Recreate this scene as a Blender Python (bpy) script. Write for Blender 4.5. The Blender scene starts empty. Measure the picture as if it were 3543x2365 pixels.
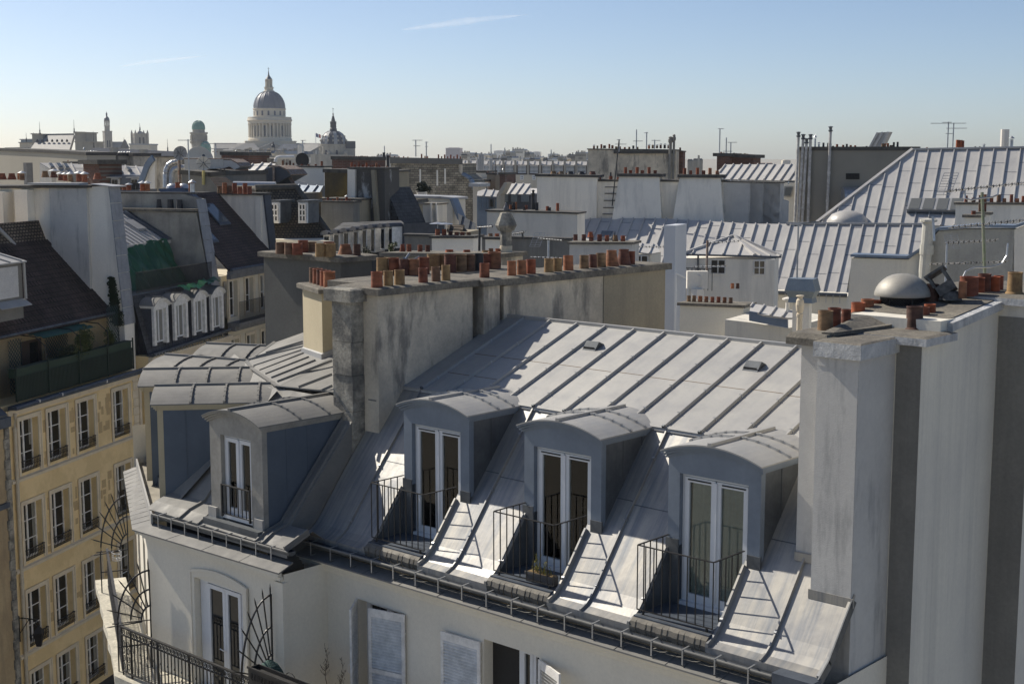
import bpy, math, random
from mathutils import Vector as V, Matrix
random.seed(7)
SC=bpy.context.scene
R=math.radians
# ------------------------------------------------ camera, sky, sun, exposure
ZC=24.0
FPX,PW,PH=4800.0,3543.0,2365.0
PITCH=math.atan((PH/2-540)/FPX)
HEAD=R(-42.2)
cam=bpy.data.cameras.new('camera'); co=bpy.data.objects.new('camera',cam); SC.collection.objects.link(co)
co.location=(0,0,ZC); co.rotation_euler=(R(90)-PITCH,0,-HEAD)
cam.sensor_width=36; cam.lens=36*FPX/PW; cam.clip_start=0.5; cam.clip_end=30000
SC.camera=co
SUN_AZ,SUN_EL=R(-94.5),R(39.5)          # azimuth from +Y towards +X
w=bpy.data.worlds.new('World'); SC.world=w; w.use_nodes=True
nt=w.node_tree; bg=nt.nodes['Background']
sky=nt.nodes.new('ShaderNodeTexSky'); sky.sky_type='NISHITA'; sky.sun_disc=False
sky.sun_elevation=SUN_EL; sky.sun_rotation=SUN_AZ; sky.altitude=500
sky.air_density=0.65; sky.dust_density=1.0; sky.ozone_density=1.8
nt.links.new(sky.outputs[0],bg.inputs[0]); bg.inputs[1].default_value=0.102
sl=bpy.data.lights.new('sun','SUN'); sl.energy=5.0; sl.angle=R(0.5); sl.color=(1,.925,.80)
so=bpy.data.objects.new('sun',sl); SC.collection.objects.link(so)
sd=V((math.sin(SUN_AZ)*math.cos(SUN_EL),math.cos(SUN_AZ)*math.cos(SUN_EL),math.sin(SUN_EL)))
so.rotation_euler=sd.to_track_quat('Z','Y').to_euler(); so.location=(-60,-20,80)
SC.view_settings.view_transform='Standard'; SC.view_settings.look='None'; SC.view_settings.exposure=0.18
SC.render.engine='CYCLES'
SC.cycles.max_bounces=6; SC.cycles.diffuse_bounces=3; SC.cycles.glossy_bounces=3; SC.cycles.transparent_max_bounces=12
SC.cycles.use_denoising=True
# ------------------------------------------------ surveying helpers: sight lines met with real planes
FW=V((math.sin(HEAD)*math.cos(PITCH),math.cos(HEAD)*math.cos(PITCH),-math.sin(PITCH)))
RT=V((math.cos(HEAD),-math.sin(HEAD),0)); UP=RT.cross(FW); CP=V((0,0,ZC))
def ray(q): return FW+RT*((q[0]-PW/2)/FPX)-UP*((q[1]-PH/2)/FPX)
def onX(q,c): d=ray(q); return CP+d*(c/d.x)
def onY(q,c): d=ray(q); return CP+d*(c/d.y)
def onZ(q,c): d=ray(q); return CP+d*((c-ZC)/d.z)
def onP(q,P,n): d=ray(q); return CP+d*((V(P)-CP).dot(V(n))/d.dot(V(n)))
def dep(q,D): return CP+ray(q)*D
def azv(az): a=R(az)+HEAD; return V((math.sin(a),math.cos(a),0))   # horizontal direction, degrees right of the view
def mk(x0,y0,s):
    f=lambda x,y:(x0+x/s,y0+y/s); f.s=s; return f
c0=mk(0,0,2349/3543.)
a1=mk(0,350,3.1357);a2=mk(600,200,3.1357);a3=mk(1250,400,3.1357);a4=mk(1900,400,2.851);a5=mk(2600,400,2.4125);a6=mk(0,600,2.4126)
b1=mk(0,1150,2.6133);b2=mk(0,1700,2.3586);b3=mk(450,1100,1.96);b4=mk(1000,800,2.24);b5=mk(500,1700,2.349);b6=mk(1200,1300,1.96);b7=mk(2100,1400,1.6244);b8=mk(2600,850,2.4125)
z3=mk(1000,950,5.2275)
class Plane:
    """a vertical wall plane met by the sight line q at depth D, running along azimuth az"""
    def __init__(s,q,D,az):
        s.P=dep(q,D) if D else V(q); s.d=azv(az); s.n=V((s.d.y,-s.d.x,0))
        if s.n.dot(CP-s.P)<0: s.n=-s.n
        s.n.z=0
    def __call__(s,q,off=0): return onP(q,s.P+s.n*off,s.n)
    def s(s_,q): return (s_(q)-s_.P).dot(s_.d)
    def at(s,a,z,off=0): p=s.P+s.d*a+s.n*off; return V((p.x,p.y,z))
# ------------------------------------------------ mesh builder
class MB:
    def __init__(s): s.v=[];s.f=[];s.m=[];s.k=0;s.T=None
    def add(s,vs,fs,k=None):
        b=len(s.v)
        for p in vs:
            p=V(p)
            s.v.append(s.T(p) if s.T else p)
        for f in fs: s.f.append([i+b for i in f]); s.m.append(s.k if k is None else k)
        return s
    def poly(s,*p): return s.add(p,[list(range(len(p)))])
    def prism(s,pts,vec):
        n=len(pts); vec=V(vec); a=[V(p) for p in pts]
        return s.add(a+[p+vec for p in a],[list(range(n))[::-1],list(range(n,2*n))]+[[i,(i+1)%n,(i+1)%n+n,i+n] for i in range(n)])
    def box(s,x0,x1,y0,y1,z0,z1): return s.prism([(x0,y0,z0),(x1,y0,z0),(x1,y1,z0),(x0,y1,z0)],(0,0,z1-z0))
    def beam(s,p,q,w,h,up=(0,0,1),lift=0.0,taper=1.0):
        p=V(p);q=V(q);d=q-p
        if d.length<1e-6: return s
        up=V(up);sd_=d.cross(up)
        if sd_.length<1e-6: sd_=d.cross(V((1,0,0)))
        sd_.normalize();u=sd_.cross(d).normalized()
        a=sd_*(w/2);b=a*taper;o=u*lift;t=u*(lift+h)
        return s.add([p-a+o,p+a+o,p+b+t,p-b+t,q-a+o,q+a+o,q+b+t,q-b+t],[[3,2,1,0],[4,5,6,7],[0,1,5,4],[1,2,6,5],[2,3,7,6],[3,0,4,7]])
    def tube(s,pts,r,n=6,r2=None):
        pts=[V(p) for p in pts]; vs=[];m=len(pts)
        for i,p in enumerate(pts):
            d=(pts[min(i+1,m-1)]-pts[max(i-1,0)]).normalized()
            a=d.cross(V((0,0,1)))
            if a.length<.05: a=d.cross(V((0,1,0)))
            a.normalize(); b=a.cross(d); rr=r if r2 is None else r+(r2-r)*i/(m-1)
            vs+=[p+(a*math.cos(2*math.pi*j/n)+b*math.sin(2*math.pi*j/n))*rr for j in range(n)]
        fs=[[i*n+j,i*n+(j+1)%n,(i+1)*n+(j+1)%n,(i+1)*n+j] for i in range(m-1) for j in range(n)]
        fs+=[list(range(n))[::-1],list(range((m-1)*n,m*n))]
        return s.add(vs,fs)
    def lathe(s,c,prof,n=16,a0=0,a1=2*math.pi,axis=None):
        c=V(c); full=abs(a1-a0-2*math.pi)<1e-6; k=n if full else n+1; vs=[]
        q=axis
        for r,z in prof:
            for j in range(k):
                t=a0+(a1-a0)*j/n; p=V((r*math.cos(t),r*math.sin(t),z))
                vs.append(c+(q@p if q else p))
        fs=[[i*k+j,i*k+(j+1)%k,(i+1)*k+(j+1)%k,(i+1)*k+j] for i in range(len(prof)-1) for j in range(n)]
        return s.add(vs,fs)
    def build(s,name,mats,par=None,smooth=False,loc=None):
        me=bpy.data.meshes.new(name); base=V((0,0,0))
        o=par
        while o is not None: base=base+V(o.location); o=o.parent
        if loc is not None: base=base+V(loc)
        me.from_pydata([tuple(p-base) for p in s.v],[],s.f)
        mats=mats if isinstance(mats,(list,tuple)) else [mats]
        for m in mats: me.materials.append(m)
        me.polygons.foreach_set('material_index',[min(k,len(mats)-1) for k in s.m])
        if smooth: me.polygons.foreach_set('use_smooth',[True]*len(me.polygons))
        me.update()
        ob=bpy.data.objects.new(name,me); SC.collection.objects.link(ob)
        if par is not None: ob.parent=par
        if loc is not None: ob.location=loc
        return ob
def tag(o,label,cat,group=None,kind=None):
    if kind: o['kind']=kind
    if label: o['label']=label
    if cat: o['category']=cat
    if group: o['group']=group
    return o
def thing(name,label,cat,loc,group=None):
    o=bpy.data.objects.new(name,None); SC.collection.objects.link(o); o.location=loc; o.empty_display_size=.2
    return tag(o,label,cat,group)
# ------------------------------------------------ materials
def M(name,c1,c2=None,ns=.8,rough=.8,metal=0,bump=0,bs=25,streak=0,sc=(.05,.05,.05),fine=.12,lo=.35,hi=.65,sz=.12,sxy=2.2,spec=.5,slo=.5,shi=.72,bd=.02,sv=None):
    m=bpy.data.materials.new(name); m.use_nodes=True; t=m.node_tree; N=t.nodes; L=t.links.new
    b=N['Principled BSDF']; b.inputs['Roughness'].default_value=rough; b.inputs['Metallic'].default_value=metal
    b.inputs['Specular IOR Level'].default_value=spec
    g=N.new('ShaderNodeNewGeometry')
    def noise(scale,vec,det=5,rg=.6):
        n=N.new('ShaderNodeTexNoise'); n.inputs['Scale'].default_value=scale; n.inputs['Detail'].default_value=det; n.inputs['Roughness'].default_value=rg
        L(vec,n.inputs['Vector']); return n.outputs[0]
    def rng(x,a,b_,c=0,d=1):
        r=N.new('ShaderNodeMapRange'); L(x,r.inputs[0])
        for i,v in enumerate((a,b_,c,d)): r.inputs[i+1].default_value=v
        return r.outputs[0]
    def mix(f,a,b_,mode='MIX'):
        x=N.new('ShaderNodeMix'); x.data_type='RGBA'; x.blend_type=mode
        for s_,v in ((0,f),(6,a),(7,b_)):
            if isinstance(v,(int,float)): x.inputs[s_].default_value=v
            elif isinstance(v,tuple): x.inputs[s_].default_value=(*v,1)
            else: L(v,x.inputs[s_])
        return x.outputs[2]
    P=g.outputs['Position']
    col=mix(rng(noise(ns,P),lo,hi),c1,c2 or tuple(x*.8 for x in c1))
    if streak:
        mp=N.new('ShaderNodeMapping'); mp.inputs['Scale'].default_value=sv or (sxy,sxy,sz); L(P,mp.inputs['Vector'])
        sn=rng(noise(1,mp.outputs[0],6,.65),slo,shi)
        mm=N.new('ShaderNodeMath'); mm.operation='MULTIPLY'; L(sn,mm.inputs[0]); mm.inputs[1].default_value=streak
        col=mix(mm.outputs[0],col,sc)
    if fine:
        f=rng(noise(14,P,4,.7),.25,.75,1-fine,1+fine)
        h=N.new('ShaderNodeHueSaturation'); L(f,h.inputs['Value']); L(col,h.inputs['Color']); col=h.outputs[0]
    L(col,b.inputs['Base Color'])
    if metal>0.05:
        L(rng(noise(3,P,4),.3,.7,rough-.08,rough+.12),b.inputs['Roughness'])
    if bump:
        bn=N.new('ShaderNodeBump'); bn.inputs['Strength'].default_value=bump; bn.inputs['Distance'].default_value=bd
        L(noise(bs,P,4,.7),bn.inputs['Height']); L(bn.outputs[0],b.inputs['Normal'])
    m['mix']=0
    return m
def rnd_mat(name,cols,rough=.85,mot=.5,bump=.3):
    """fired clay whose tone differs from pot to pot"""
    m=M(name,(1,1,1),fine=0,rough=rough,bump=bump,bs=40); t=m.node_tree;N=t.nodes;L=t.links.new
    oi=N.new('ShaderNodeObjectInfo'); cr=N.new('ShaderNodeValToRGB'); cr.color_ramp.interpolation='CONSTANT'
    e=cr.color_ramp.elements
    for i,c in enumerate(cols):
        el=e[0] if i==0 else (e[1] if i==1 else e.new(i/len(cols)))
        el.position=i/len(cols); el.color=(*c,1)
    L(oi.outputs['Random'],cr.inputs[0])
    g=N.new('ShaderNodeNewGeometry'); n=N.new('ShaderNodeTexNoise'); n.inputs['Scale'].default_value=5; n.inputs['Detail'].default_value=5
    mp=N.new('ShaderNodeMapping'); mp.inputs['Scale'].default_value=(1,1,2.2); L(g.outputs['Position'],mp.inputs['Vector']); L(mp.outputs[0],n.inputs['Vector'])
    r=N.new('ShaderNodeMapRange'); L(n.outputs[0],r.inputs[0]); r.inputs[1].default_value=.3;r.inputs[2].default_value=.75;r.inputs[3].default_value=1.15;r.inputs[4].default_value=1-mot
    h=N.new('ShaderNodeHueSaturation'); L(r.outputs[0],h.inputs['Value']); L(cr.outputs[0],h.inputs['Color']); L(h.outputs[0],N['Principled BSDF'].inputs['Base Color'])
    return m
def brickmat(name,c1,c2,mor,e1,e2,w,h,ms=.02,rough=.9,bump=.5,off=.5,sq=1.0,dirt=None):
    """coursed bricks, tiles or slates: e1 runs along the courses, e2 up them"""
    m=M(name,(1,1,1),fine=0,rough=rough); t=m.node_tree;N=t.nodes;L=t.links.new
    g=N.new('ShaderNodeNewGeometry'); c=N.new('ShaderNodeCombineXYZ')
    for i,e in enumerate((e1,e2)):
        d=N.new('ShaderNodeVectorMath'); d.operation='DOT_PRODUCT'; L(g.outputs['Position'],d.inputs[0]); d.inputs[1].default_value=tuple(e); L(d.outputs['Value'],c.inputs[i])
    b=N.new('ShaderNodeTexBrick'); L(c.outputs[0],b.inputs['Vector'])
    b.inputs['Color1'].default_value=(*c1,1);b.inputs['Color2'].default_value=(*c2,1);b.inputs['Mortar'].default_value=(*mor,1)
    b.inputs['Scale'].default_value=1;b.inputs['Mortar Size'].default_value=ms;b.inputs['Brick Width'].default_value=w;b.inputs['Row Height'].default_value=h;b.offset=off;b.inputs['Bias'].default_value=-.1;b.inputs['Mortar Smooth'].default_value=.3
    n=N.new('ShaderNodeTexNoise'); n.inputs['Scale'].default_value=.7; n.inputs['Detail'].default_value=6; L(g.outputs['Position'],n.inputs['Vector'])
    r=N.new('ShaderNodeMapRange'); L(n.outputs[0],r.inputs[0]); r.inputs[1].default_value=.3;r.inputs[2].default_value=.7;r.inputs[3].default_value=.6;r.inputs[4].default_value=1.25
    hs=N.new('ShaderNodeHueSaturation'); L(r.outputs[0],hs.inputs['Value']); L(b.outputs[0],hs.inputs['Color']); L(hs.outputs[0],N['Principled BSDF'].inputs['Base Color'])
    bp=N.new('ShaderNodeBump'); bp.inputs['Strength'].default_value=bump; bp.inputs['Distance'].default_value=.04; bp.invert=True
    L(b.outputs[1],bp.inputs['Height']); L(bp.outputs[0],N['Principled BSDF'].inputs['Normal'])
    return m
def glassmat(name,c=(.012,.014,.016),see=.0,rough=.03):
    m=bpy.data.materials.new(name); m.use_nodes=True; t=m.node_tree; N=t.nodes; L=t.links.new
    b=N['Principled BSDF']; b.inputs['Base Color'].default_value=(*c,1); b.inputs['Roughness'].default_value=rough; b.inputs['IOR'].default_value=1.5
    if see:
        tr=N.new('ShaderNodeBsdfTransparent'); gl=N.new('ShaderNodeBsdfGlossy'); gl.inputs['Roughness'].default_value=.02
        fr=N.new('ShaderNodeFresnel'); fr.inputs[0].default_value=1.55; mx=N.new('ShaderNodeMixShader')
        tr.inputs[0].default_value=(.75,.78,.76,1)
        L(fr.outputs[0],mx.inputs[0]);L(tr.outputs[0],mx.inputs[1]);L(gl.outputs[0],mx.inputs[2]);L(mx.outputs[0],N['Material Output'].inputs[0])
    return m
zinc=M('zinc_sheet',(.43,.42,.395),(.36,.355,.345),ns=.6,rough=.55,metal=.35,spec=.3,bump=.1,bs=1.2,bd=.02,streak=.3,sc=(.27,.28,.29),sv=(4,.25,.3),fine=.05)
zinc_old=M('zinc_old_sheet',(.235,.228,.21),(.185,.182,.175),ns=.8,rough=.7,metal=.15,spec=.3,bump=.1,bs=1.6,bd=.02,streak=.35,sc=(.12,.125,.13),sv=(3,1,.4),fine=.07)
zinc_bright=M('zinc_new_sheet',(.39,.37,.33),(.29,.285,.28),ns=.8,rough=.45,metal=.4,spec=.4,bump=.15,bs=1.3,bd=.03,streak=.85,sc=(.16,.18,.21),sv=(7,.35,.45),fine=.05,slo=.42,shi=.7)
zinc_far=M('zinc_weathered',(.54,.525,.50),(.45,.44,.43),ns=.3,rough=.6,metal=.3,spec=.3,streak=.3,sc=(.32,.325,.335),sv=(2,.3,.3),fine=.06)
zinc_blue=M('zinc_bluish',(.20,.25,.32),(.16,.20,.26),ns=.5,rough=.5,metal=.3,streak=.4,sc=(.10,.13,.18),sz=.3,sxy=1.2,fine=.05)
zinc_pale=M('zinc_pale',(.40,.40,.40),(.33,.335,.34),ns=.3,rough=.55,metal=.3,fine=.05)
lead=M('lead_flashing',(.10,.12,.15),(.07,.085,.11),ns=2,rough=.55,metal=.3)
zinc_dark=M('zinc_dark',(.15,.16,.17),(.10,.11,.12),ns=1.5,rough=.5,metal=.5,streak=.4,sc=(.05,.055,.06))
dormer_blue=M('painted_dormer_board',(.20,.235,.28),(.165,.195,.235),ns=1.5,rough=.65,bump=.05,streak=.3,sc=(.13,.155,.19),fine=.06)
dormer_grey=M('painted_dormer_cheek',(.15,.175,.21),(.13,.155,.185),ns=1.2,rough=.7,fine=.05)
stone_d=M('dormer_stone',(.36,.34,.30),(.26,.25,.225),ns=2,rough=.9,bump=.35,bs=18,streak=.4,sc=(.16,.155,.145))
plaster=M('cream_plaster',(.76,.71,.60),(.70,.655,.555),ns=.7,rough=.9,bump=.15,bs=60,fine=.06)
plaster_w=M('white_plaster',(.86,.81,.71),(.76,.72,.64),ns=.4,rough=.9,streak=.5,sc=(.40,.385,.355),sz=.12,sxy=1.1,fine=.06)
plaster_d=M('dirty_plaster',(.66,.585,.46),(.43,.385,.31),ns=.9,rough=.92,bump=.25,bs=30,streak=.8,sc=(.17,.16,.145),sz=.42,sxy=1.3,fine=.12,slo=.5,shi=.62)
plaster_r=M('stained_pale_plaster',(.73,.69,.59),(.62,.59,.525),ns=.35,rough=.92,bump=.12,bs=45,streak=.65,sc=(.30,.295,.29),sz=.05,sxy=1.6,fine=.05,slo=.5,shi=.78)
plaster_s=M('sooty_plaster',(.57,.555,.52),(.47,.46,.44),ns=.6,rough=.9,bump=.4,bs=55,streak=.7,sc=(.13,.135,.14),sz=.35,sxy=2.2,fine=.06,slo=.55,shi=.75)
plaster_b=M('brown_plaster',(.33,.29,.21),(.27,.24,.18),ns=.9,rough=.92,bump=.2,streak=.3,sc=(.15,.135,.12))
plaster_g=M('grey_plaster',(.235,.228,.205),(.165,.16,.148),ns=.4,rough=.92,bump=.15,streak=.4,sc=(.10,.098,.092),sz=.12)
plaster_x=M('dark_grey_render',(.135,.132,.118),(.10,.098,.09),ns=.6,rough=.92,bump=.2,streak=.5,sc=(.06,.06,.056),sz=.25,sxy=1.5)
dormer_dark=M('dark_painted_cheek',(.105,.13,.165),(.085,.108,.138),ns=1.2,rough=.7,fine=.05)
ochre=M('ochre_render',(.52,.43,.27),(.47,.38,.235),ns=.8,rough=.9,fine=.06)
cream_lit=M('pale_yellow_render',(.50,.43,.29),(.45,.385,.26),ns=1,rough=.9,bump=.1,fine=.05)
facade_m=M('cream_facade_render',(.80,.62,.34),(.72,.55,.29),ns=.9,rough=.9,streak=.3,sc=(.58,.43,.22),sz=.4,sxy=.8,fine=.06,lo=.42,hi=.52)
facade_t=M('facade_trim_stone',(.72,.62,.46),(.62,.535,.40),ns=2,rough=.9,fine=.06)
mortar=M('mortar_cap',(.20,.18,.145),(.115,.105,.09),ns=2.2,rough=.95,bump=.9,bs=22,fine=.4)
mortar_d=M('dark_mortar_cap',(.10,.095,.085),(.065,.062,.058),ns=3,rough=.95,bump=.6,fine=.3)
capstone=M('white_painted_cap',(.55,.55,.54),(.40,.41,.42),ns=5,rough=.9,bump=1.0,bs=18,streak=.5,sc=(.14,.14,.14),sz=.6,sxy=4,fine=.15)
block=M('grey_stone_block',(.36,.335,.28),(.15,.145,.13),ns=2.2,rough=.95,bump=.8,bs=14,streak=.4,sc=(.09,.088,.08),sz=.8,sxy=3,fine=.35,lo=.4,hi=.6)
clay=rnd_mat('terracotta',[(.30,.10,.05),(.20,.065,.038),(.32,.14,.07),(.15,.06,.04),(.26,.16,.085),(.25,.085,.045),(.18,.10,.06),(.10,.05,.035)],mot=.65)
clay_o=rnd_mat('orange_terracotta',[(.38,.105,.042),(.30,.085,.04),(.24,.075,.04),(.36,.14,.065)],mot=.5)
clay_far=rnd_mat('faded_terracotta',[(.36,.13,.08),(.28,.105,.07),(.33,.17,.11)],mot=.3)
potdark=M('black_pot',(.035,.035,.037),rough=.6)
white=M('white_frame_paint',(.72,.73,.74),(.68,.69,.70),ns=3,rough=.5,fine=.03)
white_old=M('worn_white_paint',(.82,.80,.76),(.62,.605,.57),ns=5,rough=.75,bump=.3,fine=.1)
iron=M('black_iron',(.022,.022,.024),(.032,.030,.028),ns=8,rough=.5,metal=.2)
steel=M('galvanised_steel',(.50,.51,.52),(.38,.39,.40),ns=3,rough=.38,metal=.75,fine=.08)
rust=M('rusty_steel',(.22,.13,.08),(.30,.27,.24),ns=5,rough=.7,metal=.3)
glass=glassmat('window_glass')
glass_pale=glassmat('curtained_glass',(.22,.22,.20),rough=.08)
sill_z=M('brown_balcony_zinc',(.17,.155,.13),(.10,.095,.085),ns=4,rough=.7,metal=.2,fine=.15)  # mottled dark brown zinc of the balcony aprons
glass_sky=glassmat('skylight_glass',(.10,.12,.14),rough=.06)
glass_see=glassmat('clear_window_glass',see=1)
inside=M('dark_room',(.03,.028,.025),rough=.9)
slate=M('slate',(.065,.07,.085),(.045,.05,.06),ns=3,rough=.6,fine=.2)
# ================================================ the near corner house
def xform(O,ang):
    O=V(O);c,s_=math.cos(ang),math.sin(ang)
    return lambda p: V((O.x+c*p.x-s_*p.y,O.y+s_*p.x+c*p.y,O.z+p.z))
def arc(hw,ze,zc,n=14):
    """points of a flat segmental arch, left to right"""
    h=zc-ze; r=(hw*hw+h*h)/(2*h); a=math.asin(hw/r)
    return [(r*math.sin(-a+2*a*i/n),zc-r+r*math.cos(-a+2*a*i/n)) for i in range(n+1)]
def frame_rect(mb,x0,x1,z0,z1,y,t,d=.05):
    """a rectangular frame t wide round an opening, in the local xz plane"""
    mb.box(x0,x0+t,y,y+d,z0,z1);mb.box(x1-t,x1,y,y+d,z0,z1);mb.box(x0+t,x1-t,y,y+d,z1-t,z1);mb.box(x0+t,x1-t,y,y+d,z0,z0+t)
def curtain_mesh(mb,x0,x1,z0,z1,y,n=40,amp=.03,seed=0):
    rr=random.Random(seed);ph=[rr.uniform(0,6) for _ in range(4)]
    vs=[];
    for i in range(n+1):
        u=i/n;x=x0+(x1-x0)*u
        o=amp*(math.sin(u*31+ph[0])+.6*math.sin(u*53+ph[1]))
        vs+=[(x,y+o*.6,z1),(x+.01*math.sin(u*20+ph[2]),y+o,z0)]
    mb.add(vs,[[2*i,2*i+2,2*i+3,2*i+1] for i in range(n)])
CUR={'red':M('dark_red_curtain',(.50,.12,.09),(.38,.08,.065),ns=3,rough=.95,fine=.05),'grey':M('grey_curtain',(.72,.73,.73),(.6,.61,.61),ns=2,rough=.95),
 'ochre':M('ochre_curtain',(.22,.18,.09),(.15,.12,.06),ns=2,rough=.95),'purple':M('purple_curtain',(.34,.14,.28),(.26,.10,.21),ns=2,rough=.95),'pale':M('pale_curtain',(.78,.80,.77),(.68,.70,.68),ns=2,rough=.95)}
def dormer(par,O,ang,hw=.92,ow=.685,zf=16.42,zo=18.66,ze=19.04,zc=19.24,zb=17.4,depth=1.75,rdepth=2.1,over=.14,front=None,cheek=None,bars=True,curt=None,seed=1,sub=True,ribs=(.75,1.2),mould=.10,vents=True,zm=None,pane=None):
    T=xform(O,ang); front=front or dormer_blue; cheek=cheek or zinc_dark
    b=MB();b.T=T
    zs=ze-mould
    b.box(-hw,-ow,0,.13,zb,zo);b.box(ow,hw,0,.13,zb,zo)
    ac=arc(hw,zs,zc-.06)
    b.prism([(-hw,0,zo),(hw,0,zo)]+[(x,0,z) for x,z in ac[::-1]],(0,.13,0))
    # jamb reveals and window head down to the floor
    b.box(-ow-.12,-ow,.132,.30,zf-.1,zo);b.box(ow,ow+.12,.132,.30,zf-.1,zo)
    b.k=1
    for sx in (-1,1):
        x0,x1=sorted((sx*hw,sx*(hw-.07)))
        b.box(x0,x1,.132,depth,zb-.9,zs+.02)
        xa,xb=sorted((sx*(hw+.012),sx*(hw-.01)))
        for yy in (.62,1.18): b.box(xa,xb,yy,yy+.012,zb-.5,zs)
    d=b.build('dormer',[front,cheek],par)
    # curved zinc covering with battens and a moulded front
    r=MB();r.T=T;A=arc(hw+.09,ze,zc)
    A2=[(x,z-.025) for x,z in A]
    r.prism([(x,-over,z) for x,z in A]+[(x,-over,z) for x,z in A2[::-1]],(0,rdepth+over,0))
    r.k=1
    for k,(o,h0,h1) in enumerate(((.115,.027,.065),(.07,.067,.11),(.035,.112,.15))):
        r.prism([(x*(1-.02*k),-o,z-h0) for x,z in A]+[(x*(1-.02*k),-o,z-h1) for x,z in A[::-1]],(0,o-.002,0))
        for sx in (-1,1):
            xe=sx*(hw+.075-.025*k); x0,x1=sorted((xe,sx*(hw+.003)));r.box(x0,x1,.0,depth-.1,ze-h1,ze-h0)
    r.k=0
    r.beam((0,-over-.01,zc-.004),(0,rdepth-.25,zc-.004),.085,.055,taper=.8)
    for yy in ribs:
        for sx in (-1,1):
            pts=[(sx*abs(x),yy,z) for x,z in arc(hw+.09,ze,zc,20)[11:]]
            pts[0]=(sx*.05,yy,pts[0][2])
            for i,(p,q) in enumerate(zip(pts,pts[1:])):
                r.beam(p,q,.05,.042,lift=-.002,taper=.7)
                if i%2==0: r.beam(V(p)*.5+V(q)*.5-(V(q)-V(p))*.18,V(p)*.5+V(q)*.5+(V(q)-V(p))*.18,.056,.045)
    r.build('dormer_roof',[zm or zinc,front],d)
    if not sub: 
        g=MB();g.T=T;g.box(-ow,ow,.2,.24,zf,zo);g.build('window_pane',pane or glass,d)
        f=MB();f.T=T;frame_rect(f,-ow,ow,zf,zo,.16,.07);f.box(-.05,.05,.16,.2,zf,zo);f.build('window_frame',white,d);return d
    f=MB();f.T=T
    y=.10;f.k=0;frame_rect(f,-ow,ow,zf,zo,y,.055,.10)
    zl=zo-.055
    for x0,x1 in ((-ow+.057,-.012),(.012,ow-.057)):
        frame_rect(f,x0,x1,zf+.06,zl-.004,y-.02,.085,.07)
    f.box(-.028,.028,y-.045,y-.018,zf+.08,zl-.03)
    f.box(-ow-.02,ow+.02,y-.09,y+.02,zf-.09,zf-.003)
    f.k=1
    if vents:
        for x0,x1 in ((-ow+.12,-.10),(.12,ow-.1)): f.box(x0,x1,y-.032,y-.022,zl-.058,zl-.034)
    f.build('window_frame',[white,iron],d)
    for x0,x1 in ((-ow+.14,-.095),(.095,ow-.14)):
        g=MB();g.T=T;g.box(x0-.01,x1+.01,y+.015,y+.025,zf+.13,zl-.08);g.build('window_pane',glass_see if curt else glass,d)
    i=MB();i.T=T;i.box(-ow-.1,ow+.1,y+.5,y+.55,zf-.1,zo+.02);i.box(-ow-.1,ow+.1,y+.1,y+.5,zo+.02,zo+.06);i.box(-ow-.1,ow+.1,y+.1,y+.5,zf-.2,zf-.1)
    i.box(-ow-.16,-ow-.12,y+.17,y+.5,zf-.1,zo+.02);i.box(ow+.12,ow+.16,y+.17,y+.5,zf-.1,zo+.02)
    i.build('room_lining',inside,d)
    for j,(cn,x0,x1,z0,z1) in enumerate(curt or []):
        q=MB();q.T=T;curtain_mesh(q,x0,x1,z0,z1,y+.065,amp=.016,seed=seed*7+j);q.build('curtain',CUR[cn],d)
    return d
H=thing('corner_apartment_building','zinc roofed corner apartment building with three railed dormers and louvred shutters','building',(-20,18,0))
# ---- mansard (lower) slope of the front wing
PR=[(17.98,16.20),(18.14,16.265),(18.28,16.365),(18.42,16.52),(19.1,17.376),(20.5,19.05)]
DX=[-19.31,-16.03,-12.72]; BAL=[(-20.26,-18.76),(-16.92,-15.46),(-13.62,-12.10)]
X0,X1=-22.15,-10.055
m=MB()
def strip(x0,x1,lo,hi):
    for (ya,za),(yb,zb) in zip(PR[lo:hi],PR[lo+1:hi+1]): m.poly((x0,ya,za),(x1,ya,za),(x1,yb,zb),(x0,yb,zb))
edges=[X0]
for (l,r_) in BAL: edges+=[l,r_]
edges.append(X1)
for i in range(0,len(edges),2):
    strip(edges[i],edges[i+1],0,4)
    m.box(edges[i],edges[i+1],17.965,17.979,16.05,16.205)
ed2=[X0]
for x in DX: ed2+=[x-.9,x+.9]
ed2.append(X1)
for i in range(0,len(ed2),2): strip(ed2[i],ed2[i+1],4,5)
# standing battens following the bend
def batten(x,y0=17.97,y1=20.5,w_=.045,h=.05):
    P=[p for p in PR if y0<p[0]<y1]
    def zz(y):
        for (ya,za),(yb,zb) in zip(PR,PR[1:]):
            if ya-1e-6<=y<=yb+1e-6: return za+(zb-za)*(y-ya)/(yb-ya)
        return 16.2
    P=[(y0,zz(max(y0,17.98)))]+P+[(y1,zz(y1))]
    for (ya,za),(yb,zb) in zip(P,P[1:]): m.beam((x,ya,za-.004),(x,yb,zb-.004),w_,h,taper=.65)
    y=y0+.45
    while y<y1-.1:
        z=zz(y); m.k=1; m.beam((x,y-.012,z-.002),(x,y+.02,z+.018),w_+.015,h+.008,taper=.8); m.k=0; y+=.82
for x in (-21.18,-17.97,-17.2+.28,-14.7,-11.08): batten(x)
for l,r_ in BAL:
    for x in (l-.03,r_+.03): batten(x,17.95,19.04,.06,.07)
# cross joints of the sheets
for x0,x1,y in ((-21.18,-20.3,19.35),(-18.4,-17.97,19.5),(-17.97,-17.0,19.46),(-15.1,-14.7,19.5),(-14.7,-13.7,19.46),(-11.8,-11.08,19.4)):
    z=17.376+(y-19.1)*(19.05-17.376)/1.4; m.k=2; m.beam((x0,y,z),(x1,y,z),.014,.006,up=(0,-.77,.64)); m.k=0
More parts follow.
